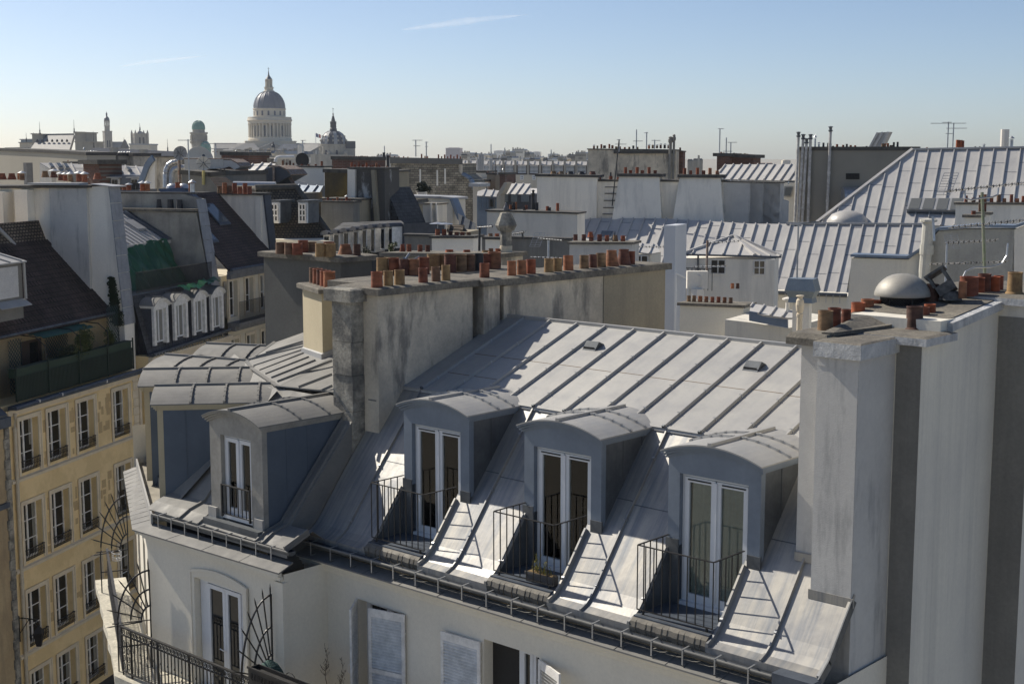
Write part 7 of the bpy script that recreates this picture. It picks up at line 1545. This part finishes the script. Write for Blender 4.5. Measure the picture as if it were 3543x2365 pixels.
# --- observatory tower
D=900;x=275;c_=axis_at((x,850),m,D);f=D/FPX/m.s;z=lambda y:zat(m,y,D,x)
t=thing('observatory_tower','round stone observatory tower with ribbed green copper dome and balcony','tower',tuple(c_))
copper=M('green_copper',(.20,.36,.29),(.15,.29,.235),ns=.4,rough=.6,fine=.1)
b=MB();b.lathe(c_,[(84*f,0),(80*f,z(960)),(84*f,z(920)),(86*f,z(830)),(97*f,z(826)),(97*f,z(808)),(94*f,z(808)),(94*f,z(822)),(66*f,z(822)),(66*f,z(782)),(70*f,z(778))],32);b.build('shaft',[lime_d],t)
b=MB()
for k in range(24):
    a=2*math.pi*k/24;o=V((math.cos(a),math.sin(a),0));b.beam(c_+o*87*f+V((0,0,z(900))),c_+o*87*f+V((0,0,z(840))),6*f,5*f,up=o);b.beam(c_+o*86*f+V((0,0,z(930))),c_+o*92*f+V((0,0,z(905))),6*f,6*f,up=o)
b.build('corbel',[lime_d],t)
b=MB();prof=[(70*f,z(780)),(70*f,z(770))]+[(68*f*math.cos(a)+.01,z(755)+(z(680)-z(755))*math.sin(a)) for a in [math.pi/2*k/10 for k in range(11)]];b.lathe(c_,prof,32)
for k in range(32):
    a=2*math.pi*k/32;b.tube([c_+V((r_*math.cos(a),r_*math.sin(a),zz)) for r_,zz in prof[1:]],.12,4)
b.build('copper_dome',[copper],t)
b=MB();q=c_+RT*83*f-V((FW.x,FW.y,0))*60*f;b.lathe(q,[(60*f,0),(58*f,z(985)),(60*f,z(972))]+[(56*f*math.cos(a)+.01,z(970)+(z(905)-z(970))*math.sin(a)) for a in [math.pi/2*k/8 for k in range(9)]],24);b.build('small_copper_dome',[copper],t)
# --- clock tower with cupola, and nave
D=1150;m=a1;x=1166;c_=axis_at((x,400),m,D);f=D/FPX/m.s;z=lambda y:zat(m,y,D,x)
t=thing('church_tower','slim square stone clock tower with an open round belfry and little dome','church',tuple(c_));an2=an+R(20)
b=MB();rotbox(b,c_,40*f,40*f,0,z(330),an2);rotbox(b,c_,43*f,43*f,z(335),z(324),an2);b.lathe(c_,[(28*f,z(324)),(28*f,z(275)),(30*f,z(273)),(10*f,z(272)),(10*f,z(222)),(30*f,z(221)),(32*f,z(214))],16);columns(b,c_,25*f,z(273),z(221),8,4*f,.2,6)
for k in range(4): a=an2+k*math.pi/2;o=V((math.cos(a),math.sin(a),0));b.lathe(c_+o*40.2*f+V((0,0,z(385))),[(.001,.3),(13*f,.2),(13*f,0)],16,axis=o.to_track_quat('Z','Y').to_matrix())
b.build('shaft',[lime_d],t)
b=MB()
for k in range(4):
    a=an2+k*math.pi/2;o=V((math.cos(a),math.sin(a),0));s_=V((-o.y,o.x,0))
    for e in (-12,12): ringwin(b,c_+s_*e*f,40.5*f,z(500),z(425),1,14*f,a)
b.build('window',[slate],t)
b=MB();b.lathe(c_,[(30*f,z(216)),(30*f,z(205)),(25*f,z(185)),(12*f,z(170)),(8*f,z(165)),(8*f,z(140)),(10*f,z(138)),(4*f,z(128)),(1*f,z(115))],16);b.build('cupola',[slate_b],t)
t=thing('church_nave','long church roof ending in a dark pointed gable beside the clock tower','church',tuple(c_+RT*100*f));b=MB();q=c_-RT*160*f+V((FW.x,FW.y,0))*25*f;s_=V((FW.x,FW.y,0))
b.prism([q-s_*40*f+V((0,0,0)),q+s_*40*f,q+s_*40*f+V((0,0,z(505))),q-s_*40*f+V((0,0,z(505)))],RT*370*f);b.k=1;b.prism([q-s_*40*f+V((0,0,z(505))),q+s_*40*f+V((0,0,z(505))),q+V((0,0,z(440)))],RT*340*f);b.build('nave_roof',[lime_d,slate_l],t)
b=MB();gx=lambda y,xx:dep(a1(xx,y),D*.985);b.prism([gx(512,1303),gx(512,1392),gx(418,1345)],s_*60*f);b.k=1;b.lathe(gx(418,1345),[(4*f,0),(2*f,10*f),(1*f,26*f)],6);b.build('gable',[M('dark_gable_slate',(.13,.125,.12),rough=.8),lime_d],t)
# --- gothic square tower
D=1120;x=1516;c_=axis_at((x,400),m,D);f=D/FPX/m.s;z=lambda y:zat(m,y,D,x)
t=thing('gothic_tower','broad square gothic stone tower with twin windows and corner pinnacles','tower',tuple(c_))
b=MB();rotbox(b,c_,66*f,66*f,0,z(350),an2);rotbox(b,c_,70*f,70*f,z(366),z(358),an2)
for sx in (-1,1):
    for sy in (-1,1):
        q=c_+V((math.cos(an2)*66*f*sx-math.sin(an2)*66*f*sy,math.sin(an2)*66*f*sx+math.cos(an2)*66*f*sy,0));b.lathe(q,[(13*f,0),(13*f,z(345)),(9*f,z(340)),(7*f,z(330)),(1*f,z(312))],8)
b.build('shaft',[lime_d],t);b=MB()
for k in range(4):
    a=an2+k*math.pi/2;o=V((math.cos(a),math.sin(a),0));s2=V((-o.y,o.x,0))
    for e in (-20,20): ringwin(b,c_+s2*e*f,66.6*f,z(465),z(392),1,20*f,a)
b.build('window',[slate],t);b=MB();b.lathe(c_,[(62*f,z(352)),(5*f,z(318)),(1*f,z(300))],4,a0=an2+math.pi/4,a1=an2+math.pi/4+2*math.pi);b.build('roof',[slate_l],t)
chim('pale low building block at the foot of the gothic tower',a1,[(1405,475),(1630,478)],1000,-85,15,[lime],zinc_pale,(),name='apartment_block',cat='building',h=1,e=.5)
# --- big slate roofed building at far left
t=thing('steep_roof_building','large distant building with a steep pale slate roof and seven tiny dormers','building',tuple(dep(a1(560,560),480)-V((0,0,30))))
P0=dep(a1(560,550),480);b=MB();Pz,nz=sroof(b,P0,28,36,[a1(440,366),a1(803,360),a1(745,556),a1(300,556)],seam=False,th=1);b.beam(Pz[0],Pz[1],.5,.3);pl=Plane(a1(300,556),479,-82);b.build('roof',[slate_l],t)
b=MB();slab(b,pl,a1,[(300,556),(760,556)],25,0);b.build('wall',[lime],t)
b=MB()
for k in range(7):
    q=onP(a1(412+53.5*k,448),P0,nz)+nz*.2;b.prism([q-RT*.32,q+RT*.32,q+RT*.32+V((0,0,.5)),q+V((0,0,1.0)),q-RT*.32+V((0,0,.5))],-V((FW.x,FW.y,0))*.5)
for k in range(6): q=onP(a1(365+54*k,546),P0,nz)+nz*.2;b.lathe(q,[(.4,-.3),(.4,.3),(.2,.55),(.01,.6)],10)
b.build('dormer',[slate],t)
for tops,lab,D in (([(347,362),(462,366)],'left square stone stack of the steep pale slate roof',490),([(810,345),(932,348)],'tall square stone stack right of the steep pale slate roof',478),([(822,448),(1002,450)],'broad low stone stack beneath the tall square stack',470)):
    chim(lab,a1,tops,D,-80,8,[lime_d],lime_d,rowpots(a1,tops[0][0]+15,tops[1][0]-15,tops[0][1]-8,tops[1][1]-8,7,7,10,'cf',5) if D!=470 else (),e=.35,h=.4,off=1)
for i,(x,y0,y1) in enumerate(((433,345,225),(805,330,205),(1017,490,325),(286,425,340),(1820,535,410),(1518,300,240))):
    p=dep(a1(x,y0),470);f=470/FPX/a1.s;o=thing('spire_finial','thin roof spire finial, number of others alike along the left skyline' if 0 else ['thin spike finial above the left stack of the steep slate roof','thin spike finial beside the tall stack of the steep slate roof','slim spike finial with a dark base left of the clock tower','faint thin mast over the glass topped block at far left','slim spike finial on the blue slate roof below the copper dome','needle thin mast over the gothic tower'][i],'finial',tuple(p));b=MB();H_=(y0-y1)*f;b.lathe(p,[(.3,-.5),(.16,H_*.15),(.26,H_*.18),(.09,H_*.3),(.04,H_)],8);b.build('spike',[slate],o)
for i,(tops,D,mt,lab) in enumerate((([(65,515),(215,512)],520,lime_d,'low stepped stone block at the far left skyline'),([(212,455),(325,455)],540,lime,'pale square block with overhanging cornice at far left'),([(225,422),(348,420)],560,M('glass_block_front',(.20,.25,.29),(.16,.20,.24),ns=.1,rough=.2),'glass fronted top floor block behind the pale square block'))):
    chim(lab,a1,tops,D,-84,12,[mt],lime_d if i<2 else zinc_far,(),name='apartment_block',cat='building',e=.35,h=.4)
t=thing('blue_slate_building','long dark blue slate roof with pale chimney stubs below the church towers','building',tuple(dep(a1(1400,660),300)-V((0,0,22))))
P0=dep(a1(1400,640),300);b=MB();sroof(b,P0,5,48,[a1(985,520),a1(1040,505),a1(1890,545),a1(1890,700),a1(985,660)],seam=False,th=.6);b.build('roof',[slate_b],t);b=MB();slab(b,Plane(a1(985,650),299,-84),a1,[(985,655),(1890,690)],12,0);b.build('wall',[lime_d],t)
b=MB()
pl=Plane(a1(1190,510),297,-84)
for x0,x1,y0,y1 in ((1190,1226,505,570),(1512,1552,525,640)): face(b,pl,a1,[(x0-4,y0),(x1+4,y0),(x1,y0+14),(x1,y1),(x0,y1),(x0,y0+14)],3)
b.build('chimney_stub',[lime_d],t)
for i in range(3): pass
# roofs round the foot of the great dome
for lab,D,poly,azu,sl,mt in (('pale slate hipped roof left below the great dome',700,[(625,1000),(775,925),(870,925),(950,1005)],-10,30,slate_l),('dark slate roof right below the great dome',720,[(1110,1005),(1190,938),(1340,940),(1340,1010)],5,35,slate_b),('pale long slate roof running up to the chapel dome',690,[(1390,1040),(1400,940),(1560,932),(1575,965),(1420,1050)],20,28,slate_l),('small pale gabled roof between copper domes and great dome',680,[(520,1010),(585,975),(640,985),(660,1012)],0,30,slate_l)):
    P0=dep(a2(*poly[0]),D);t=thing('slate_roof_house',lab,'building',(P0.x,P0.y,0));b=MB();sroof(b,P0,azu,sl,[a2(*q) for q in poly],seam=False,th=1);b.build('roof',[mt],t);b=MB();xs_=[q[0] for q in poly];yb_=max(q[1] for q in poly);slab(b,Plane(a2(min(xs_),yb_),D-6,-85),a2,[(min(xs_),yb_-6),(max(xs_),yb_-6)],14,0);b.build('wall',[lime_d],t)
rr=random.Random(31)
for i,(x0,x1,y,D,kind) in enumerate(((640,700,1015,420,0),(760,830,1000,450,1),(905,1005,1010,430,2),(1005,1070,1005,410,1),(1095,1220,1010,400,2),(1225,1330,1012,430,0),(1330,1390,1015,440,1),(840,905,1030,380,0))):
    lab=['stone fronted roof with pale dormers','low pale stone block with chimney stubs','grey zinc mansard block'][kind]+' below the great dome, '+['beside the brick wall','under its left roof','behind the silver duct','at its dark turret','right of the turret','near the air conditioner','left of the chapel','between brick and duct'][i]
    pl=Plane(a2(x0,y+50),D,-80);t=thing('apartment_block',lab,'building',tuple(pl.at(0,0)));b=MB();slab(b,pl,a2,[(x0,y+30),(x1,y+32)],14,0);b.build('wall',[lime if kind else lime_d],t)
    b=MB();face(b,pl,a2,[(x0-3,y+32),(x0+12,y),(x1-12,y),(x1+3,y+32)],12);b.build('roof',[zinc_far if kind==2 else slate_b if i%2 else slate_l],t)
    b=MB()
    for k in range(3): xx=x0+(x1-x0)*(k+.6)/3.4;face(b,pl,a2,[(xx-5,y+8),(xx+5,y+8),(xx+5,y+26),(xx-5,y+26)],-.5)
    b.build('dormer',[lime],t)
    b=MB()
    for k in range(2): xx=x0+(x1-x0)*(k+.5)/2;face(b,pl,a2,[(xx-6,y-rr.uniform(10,30)),(xx+6,y-rr.uniform(10,30)),(xx+6,y+8),(xx-6,y+8)],3)
    b.build('chimney',[lime_d],t)
D=440;c_=axis_at((1082,1000),a2,D);f=D/FPX/a2.s;z=lambda y:zat(a2,y,D,1082);t=thing('domed_turret','little dark domed turret in front of the great dome base','turret',tuple(c_));b=MB();b.lathe(c_,[(22*f,0),(22*f,z(985)),(26*f,z(980)),(20*f,z(950)),(8*f,z(935)),(8*f,z(920)),(1*f,z(908))],12);b.build('shaft',[slate],t)
t=thing('white_flue_slab','tall white flue slab standing before the pale roof near the chapel dome','chimney',tuple(dep(a2(1360,1060),200)-V((0,0,20))));b=MB();pl=Plane(a2(1340,945),200,-80);slab(b,pl,a2,[(1345,945),(1370,940),(1382,960)],1.5,0);b.build('shaft',[plaster_w],t)
antenna('grid aerials leaning left of the flag',(1405,1060),190,165,a2,((.98,5,95,5),(.8,4,95,5)))
# ================================================ distant skyline blocks
rr=random.Random(77)
cols=[lime,lime_d,plaster_w,beige,plaster_r]
spec=[]
x=1085
while x<2560:
    w_=rr.uniform(28,75);D=rr.choice((460,520,600,700,850));top=rr.uniform(428,476) if D<600 else rr.uniform(408,452)
    spec.append((x,x+w_,top,D));x+=w_*rr.uniform(.55,.95)
x=-20
while x<320: w_=rr.uniform(25,60);spec.append((x,x+w_,rr.uniform(415,470),rr.choice((420,520,640))));x+=w_*.8
feat=[(1540,1618,385,640),(1635,1760,362,700),(1770,1830,400,660),(1075,1180,400,600),(2320,2440,395,520),(2240,2330,420,560)]
for i,(x0,x1,top,D) in enumerate(spec+feat):
    pl=Plane(a3(x0,top),D,-82);mt=cols[i%5]
    t=thing('apartment_block','small pale distant apartment block of the hazy skyline among many alike','building',tuple(pl.at(0,0)),'distant skyline apartment blocks')
    b=MB();slab(b,pl,a3,[(x0,top+14),(x1,top+14)],18,0);b.build('wall',[mt],t)
    b=MB();face(b,pl,a3,[(x0-1,top+14),(x0+6,top),(x1-6,top+1),(x1+1,top+14)],16);b.build('roof',[zinc_far if i%3 else slate_b],t)
    b=MB();n=max(1,int((x1-x0)/22))
    for k in range(n): xx=x0+(x1-x0)*(k+rr.uniform(.2,.8))/n;h=rr.uniform(8,20);face(b,pl,a3,[(xx-4,top-h),(xx+4,top-h),(xx+4,top+6),(xx-4,top+6)],2)
    b.build('chimney',[lime_d if i%2 else brick(azv(-80)) if i==1 else beige],t)
    b=MB();n=int((x1-x0)/9);face_y=[top+22,top+36]
    for k in range(n):
        for y in face_y: xx=x0+4+k*9;face(b,pl,a3,[(xx,y),(xx+4,y),(xx+4,y+9),(xx,y+9)],-.1)
    if n: b.build('window',[slate],t)
for (x0,x1,top,bot,lab,mt,m) in ((915,1073,347,440,'pinkish tower block far beyond the rubble gable',M('pink_concrete',(.50,.40,.38),(.44,.36,.35),ns=.02,rough=.9),a3),(1437,1550,378,410,'long flat white slab block far on the horizon',plaster_w,a3),(1860,1940,390,430,'square white office block low on the horizon',plaster_w,a3),(2025,2135,412,440,'low white hall far on the horizon',plaster_w,a3),(1770,1850,388,412,'bright flat roofed white hall on the horizon',plaster_w,a3),(262,327,370,402,'pale twin towered block on the right horizon',lime,a5)):
    D=2400;pl=Plane(m(x0,top),D,-84);t=thing('tower_block',lab,'building',tuple(pl.at(0,0)));b=MB();slab(b,pl,m,[(x0,top+4),(x0+(x1-x0)*.2,top+3),(x0+(x1-x0)*.21,top),(x0+(x1-x0)*.8,top),(x0+(x1-x0)*.81,top+3),(x1,top+4)],30,0);b.build('wall',[mt],t)
    b=MB();nx=int((x1-x0)/7);ny=max(2,int((bot-top)/9))
    for i in range(nx):
        for j in range(ny): xx=x0+4+i*7;y=top+9+j*9;face(b,pl,m,[(xx,y),(xx+3,y),(xx+3,y+4),(xx,y+4)],-.3)
    b.build('window',[M('far_window',(.22,.25,.30),rough=.4) if 'far_window' not in bpy.data.materials else bpy.data.materials['far_window']],t)
for i,(x0,x1,y0,D,lab) in enumerate(((1365,1415,432,420,'grey low roof block right of the weathered chimney block'),(1420,1515,425,440,'dark roofed block with a pale pylon stack right of the weathered chimney'),(2020,2210,470,600,'thin strip of distant roofs right of the brick stacks'))):
    pl=Plane(a4(x0,y0),D,-82);t=thing('apartment_block',lab,'building',tuple(pl.at(0,0)));b=MB();slab(b,pl,a4,[(x0,y0+12),(x1,y0+12)],15,0);b.build('wall',[lime_d],t);b=MB();face(b,pl,a4,[(x0-2,y0+14),(x0+8,y0),(x1-8,y0),(x1+2,y0+14)],14);b.build('roof',[slate_b],t);b=MB()
    for k in range(int((x1-x0)/14)): xx=x0+8+14*k;face(b,pl,a4,[(xx,y0-5),(xx+4,y0-5),(xx+4,y0+4),(xx,y0+4)],2)
    b.build('chimney',[clay_far],t)
chim('pale pylon like stack on the dark roofed block',a4,[(1466,390),(1486,392)],430,-82,3,[lime],None,())
for i,(x,D,lab) in enumerate(((1408,470,'thin distant mast above the middle of the skyline blocks'),(252,480,'thin distant mast over the roofs left of the rubble gable'),(1557,520,'short distant mast beside the white slab block'),(2060,560,'short distant mast left of the weathered chimney block'))): antenna(lab,(x,430),D,(120,100,80,60)[i],a3)
antenna('faint far aerial mast right of the brick stacks',(2070,480),300,80,a4,((.9,5,95,4),))
# filler roofs so that the streets behind the first rows read as a town
rr=random.Random(123)
for i in range(46):
    az=rr.uniform(-21,21);D=rr.choice((140,165,200,240,280,330));p=CP+azv(az)*D;top=24-rr.uniform(.045,.075)*D if D<220 else 24-rr.uniform(.02,.035)*D
    top=max(top,9);an_=rr.choice((0,.45,-.35,.8));L_=rr.uniform(7,13);Wd=rr.uniform(5,7)
    t=thing('town_house','plain pale town house with ridge roof, mostly hidden between nearer roofs','building',(p.x,p.y,0),'town houses between the nearer roofs')
    ca_=V((math.cos(an_),math.sin(an_),0));cb_=V((-ca_.y,ca_.x,0));q=V((p.x,p.y,0));b=MB();Z_=lambda v,zz:V((v.x,v.y,zz));B4=[q-ca_*L_-cb_*Wd,q+ca_*L_-cb_*Wd,q+ca_*L_+cb_*Wd,q-ca_*L_+cb_*Wd]
    b.prism(B4,(0,0,top-2.5));b.build('wall',[cols[i%5]],t)
    b=MB();b.prism([Z_(B4[0],top-2.49),Z_(B4[3],top-2.49),Z_(q-ca_*L_,top)],ca_*2*L_);b.build('roof',[zinc_far if i%3 else slate_b],t)
    b=MB();k=q+ca_*L_*.8;b.prism([Z_(k-cb_*2.5-ca_*.5,top-2),Z_(k+cb_*2.5-ca_*.5,top-2),Z_(k+cb_*2.5+ca_*.5,top-2),Z_(k-cb_*2.5+ca_*.5,top-2)],(0,0,2.6));o=b.build('chimney',[plaster_d],t)
# ================================================ contrails
def contrail(label,pts,D,w0):
    rr=random.Random(len(pts));b=MB();P=[dep(c0(*q),D) for q in pts];N=70;W_=[]
    def at(u):
        k=min(int(u*(len(P)-1)),len(P)-2);return P[k].lerp(P[k+1],u*(len(P)-1)-k)
    b.tube([at(i/N) for i in range(N+1)],1,8)
    vs=[]
    for i in range(N+1):
        u=i/N;ww=w0*(.12+1.0*math.sin(math.pi*min(u*1.05,1))**.8)*(.75+.5*rr.random());c_=at(u)
        for j in range(8): a=2*math.pi*j/8;vs.append(c_+UP*math.cos(a)*ww+FW*math.sin(a)*ww)
    b.v=vs;o=b.build('contrail',[ctm],smooth=True);tag(o,label,'contrail')
ctm=bpy.data.materials.new('thin_vapour');ctm.use_nodes=True;N_=ctm.node_tree.nodes;L__=ctm.node_tree.links.new
vd=N_.new('ShaderNodeBsdfTranslucent');vd.inputs[0].default_value=(.95,.95,.95,1);vt=N_.new('ShaderNodeBsdfTransparent');vm=N_.new('ShaderNodeMixShader');lw_=N_.new('ShaderNodeLayerWeight');lw_.inputs[0].default_value=.35;iv=N_.new('ShaderNodeMapRange');L__(lw_.outputs['Facing'],iv.inputs[0]);iv.inputs[3].default_value=.075;iv.inputs[4].default_value=0
vn=N_.new('ShaderNodeTexNoise');vg=N_.new('ShaderNodeNewGeometry');vmap=N_.new('ShaderNodeMapping');vmap.inputs['Scale'].default_value=(.02,.02,.05);L__(vg.outputs['Position'],vmap.inputs[0]);L__(vmap.outputs[0],vn.inputs['Vector']);vn.inputs['Scale'].default_value=1;vn.inputs['Detail'].default_value=5
mm_=N_.new('ShaderNodeMath');mm_.operation='MULTIPLY';L__(iv.outputs[0],mm_.inputs[0]);L__(vn.outputs[0],mm_.inputs[1]);mm2=N_.new('ShaderNodeMath');mm2.operation='MULTIPLY';L__(mm_.outputs[0],mm2.inputs[0]);mm2.inputs[1].default_value=2
L__(mm2.outputs[0],vm.inputs[0]);L__(vt.outputs[0],vm.inputs[1]);L__(vd.outputs[0],vm.inputs[2]);L__(vm.outputs[0],N_['Material Output'].inputs[0])
contrail('white feathered contrail high above the middle of the sky',[(925,68),(990,60),(1060,50),(1130,42),(1210,34)],6000,14)
contrail('faint thin contrail above the left skyline',[(275,153),(330,144),(400,136),(475,128)],6000,8)
# ================================================ balcony of the left wing
ZR=13.78;ZF=12.65
b=MB()
C0=onB(-.4,.66,ZF);C0=V((-26.12,16.0,ZF))
rr=random.Random(9)
A0=[V((-21.2,15.86,ZF)),V((-26.22,15.86,ZF))]+[onB(.5*k,.80+rr.uniform(-.025,.025),ZF) for k in range(1,15)]+[onB(7,0,ZF),V((-26.18,16.77,ZF)),V((-21.2,16.77,ZF))]
b.prism(A0,(0,0,-.22));b.build('balcony_floor',[M('rough_balcony_stone',(.60,.56,.46),(.42,.40,.33),ns=3,rough=.95,bump=.9,bs=14,fine=.25)],H)
def rail_run(name,P,Q,scroll=True,rich=False):
    b=MB();P=V(P);Q=V(Q);d=(Q-P);L_=d.length;d.normalize();n=V((d.y,-d.x,0));z=V((0,0,1))
    b.beam(P+z*(ZR-.03),Q+z*(ZR-.03),.06,.035);b.beam(P+z*(ZR-.20),Q+z*(ZR-.20),.03,.02);b.beam(P+z*(ZF+.10),Q+z*(ZF+.10),.03,.02)
    k=0;nb=int(L_/.125)
    for i in range(nb+1):
        q=P+d*(L_*i/nb);b.beam(q+z*(ZF+.1),q+z*(ZR-.2),.02,.02,up=n)
        if i%2==0: b.lathe(q+z*(ZF+.62),[(.011,0),(.022,.02),(.011,.05)],6);b.lathe(q+z*(ZF+.45),[(.011,0),(.02,.02),(.011,.04)],6)
        if i%9==0: b.beam(q+z*ZF,q+z*(ZR),.035,.035,up=n)
        if i<nb:
            c_=q+d*(L_/nb/2)+z*(ZR-.11)
            b.tube([c_+d*(.056*math.cos(a))+z*(.066*math.sin(a)) for a in [j*.63 for j in range(11)]],.010,4)
            b.tube([c_+d*(.03*math.cos(a)*(1-j*.07))+z*(.034*math.sin(a)*(1-j*.07)) for j,a in enumerate([j*.8 for j in range(9)])],.008,4)
            if rich:
                for zz in (ZF+.25,ZF+.42,ZF+.6,ZF+.75): c2=q+d*(L_/nb/2)+z*zz;b.tube([c2+d*(.05*math.cos(a))+z*(.07*math.sin(a)) for a in [j*.9 for j in range(8)]],.010,4)
    b.build(name,[iron],H)
rail_run('balcony_railing',(-21.3,16.0,0),(-25.75,16.0,0))
rail_run('balcony_railing',(-25.76,16.0,0),(-26.12,16.0,0),rich=True)
P=onB(-.38,.655,0);Q=onB(6.0,.52,0);rail_run('balcony_railing',P,Q,rich=True)
def fan(c_,out,rz,ro,n,ext,z0=None):
    """quarter fan of spiked bars: out points away from the wall"""
    b=MB();z=V((0,0,1));out=V(out).normalized()
    for k in (1.0,.62,.30): b.tube([c_+out*(ro*k*math.sin(a))+z*(rz*k*math.cos(a)) for a in [math.pi/2*j/14 for j in range(15)]],.022,6)
    b.beam(c_,c_+out*(ro+.12),.02,.02)
    for j in range(n+1):
        a=math.pi/2*(j+.15)/n;e=out*(ro*math.sin(a))+z*(rz*math.cos(a));l=e.length;p0=c_+e*.28;p1=c_+e*(1+ext/l);p2=c_+e*(1+(ext+.12)/l)
        b.tube([p0,p1],.016,5);b.tube([p1,p2],.018,5,.001)
    b.beam(c_+V((0,0,-1.1)),c_+z*rz,.03,.03,up=out)
    b.beam(c_+out*ro+V((0,0,-1.1)),c_+out*ro,.03,.03,up=out)
    b.beam(c_+V((0,0,-.55)),c_+out*ro+V((0,0,-.55)),.025,.025)
    b.build('fan_guard',[iron],H)
fan(V((-21.75,16.77,13.5)),(0,-1,0),1.75,.80,7,.13)
fan(onB(-.15,-.02,13.74),NB,1.15,.72,6,.16);fan(onB(5.8,-.02,13.74),NB,1.45,.70,7,.16)
b=MB();q=onB(5.65,.30,13.55)
for z in (0,.1,.2): b.tube([q+DB*(.12*math.cos(a)*1.4)+NB*(.12*math.sin(a))+V((0,0,z)) for a in [j*math.pi/6 for j in range(13)]],.007,4)
for j in range(8): a=j*math.pi/4;e=DB*(.168*math.cos(a))+NB*(.12*math.sin(a));b.tube([q+e+V((0,0,.2)),q+e,q],.006,4)
b.tube([q+NB*.12+V((0,0,.2)),onB(5.7,.5,13.82)],.008,4);tag(b.build('wire_basket',[white]),'white wire basket hooked on the corner of the iron balcony railing','basket')
# black planter with a green mesh sack
t=thing('window_box','black fretted metal planter box hung on the balcony rail','planter',(-20.3,15.88,13.85))
b=MB();b.box(-21.2,-18.6,15.74,15.76,13.84,14.16);b.box(-21.2,-18.6,15.98,16.0,13.84,14.16);b.box(-21.2,-21.18,15.76,15.98,13.84,14.16);b.box(-18.62,-18.6,15.76,15.98,13.84,14.16);b.box(-21.18,-18.62,15.76,15.98,14.05,14.08);b.box(-21.22,-18.58,15.72,15.755,14.14,14.18)
for k in range(24): x=-21.12+.105*k;b.box(x,x+.06,15.728,15.739,13.93,13.95);b.box(x,x+.015,15.728,15.739,13.95,14.05);b.box(x+.045,x+.06,15.728,15.739,13.98,14.05);b.box(x,x+.06,15.728,15.739,14.05,14.065)
b.build('box',[iron],t);b=MB();b.box(-21.3,-18.4,15.93,15.99,12.6,13.84);b.build('hanger',[iron],t)
b=MB();c_=V((-21.13,16.2,13.86));b.lathe(c_,[(.30,0),(.26,.1),(.17,.24),(.03,.34)],14);tag(b.build('mesh_sack',[brickmat('green_mesh',(.012,.03,.025),(.018,.045,.035),(.05,.10,.085),(1,0,0),(0,.3,1),.03,.03,ms=.006)]),'dark green mesh sack standing behind the black planter box','sack')
b=MB();b.tube([V((-20.6+.16*math.cos(a),16.3,13.9+.14*math.sin(a))) for a in [j*.42 for j in range(16)]],.008,5);tag(b.build('wire_hoop',[iron]),'thin black wire hoop standing up from the planter','hoop')
rr=random.Random(14)
drym=M('dry_stem',(.16,.12,.08),(.10,.08,.055),rough=.9)
for i,(x,y,z0,z1,lab) in enumerate(((-20.72,17.3,13.2,14.28,'tall dry leafless weed stalk against the cream wall'),(-19.9,16.9,13.2,14.35,'leaning dry weed stalk beside the louvred shutter'))):
    t=thing('dry_weed',lab,'plant',(x,y,z0));b=MB();pts=[V((x+.04*math.sin(k*1.3)+(.02*k if i else 0),y,z0+(z1-z0)*k/8)) for k in range(9)];b.tube(pts,.010,5,.003)
    for k in range(38):
        u=rr.uniform(.35,1);j=min(int(u*8),7);p=pts[j].lerp(pts[j+1],u*8-j);a=rr.uniform(0,6.28);l=rr.uniform(.05,.13)*(1.3-u);q=p+V((math.cos(a)*l,math.sin(a)*l,l*1.1));b.tube([p,q],.004,4,.002);b.tube([q,q+V((rr.uniform(-.02,.02),rr.uniform(-.02,.02),.03))],.006,4,.002)
    b.build('stem',[drym],t)
# ---- flower box on the middle balcony
t=thing('flower_box','small grey flower trough with yellow green plants behind the middle balcony railing','planter',(-15.9,18.36,16.37))
b=MB();b.prism([(-16.22,18.26,16.365),(-15.60,18.26,16.365),(-15.60,18.44,16.365),(-16.22,18.44,16.365)],(0,0,.17));b.k=1;b.box(-16.2,-15.62,18.28,18.42,16.53,16.545);b.k=0;b.box(-16.24,-15.58,18.24,18.26,16.5,16.545);b.build('trough',[M('grey_trough',(.09,.085,.085),rough=.7),M('dry_soil',(.16,.11,.05),(.22,.15,.07),ns=40,rough=1)],t)
b=MB();rr=random.Random(3)
for k in range(16):
    x=rr.uniform(-16.16,-15.66);y=rr.uniform(18.3,18.4);h=rr.uniform(.14,.42) if x<-15.85 else rr.uniform(.05,.2);tp2=V((x+rr.uniform(-.07,.07),y+rr.uniform(-.05,.05),16.54+h));b.tube([V((x,y,16.54)),tp2],.006,4,.003)
    for j in range(16): 
        q=V((x,y,16.54)).lerp(tp2,rr.uniform(.1,1));a=V((rr.gauss(0,1),rr.gauss(0,1),rr.gauss(0,.8))).normalized()*.026;bb=a.cross(V((.3,.5,1))).normalized()*.012;b.add([q,q+a*.6+bb,q+a*1.3,q+a*.6-bb],[[0,1,2,3]])
b.build('flowers',[M('yellow_green_leaf',(.30,.25,.05),(.14,.15,.03),ns=30,rough=.7)],t)
# ================================================ air between the near roofs and the far towers
hz=MB();hz.box(-3000,600,-300,3000,-1.0,130);o=hz.build('haze',[]);hm=bpy.data.materials.new('haze');hm.use_nodes=True;hn=hm.node_tree;hn.nodes.remove(hn.nodes['Principled BSDF']);pv=hn.nodes.new('ShaderNodeVolumePrincipled');pv.inputs['Color'].default_value=(.86,.92,1,1);pv.inputs['Density'].default_value=.00008;pv.inputs['Anisotropy'].default_value=.3
hn.links.new(pv.outputs[0],hn.nodes['Material Output'].inputs['Volume']);o.data.materials.append(hm);tag(o,None,None,kind='stuff')
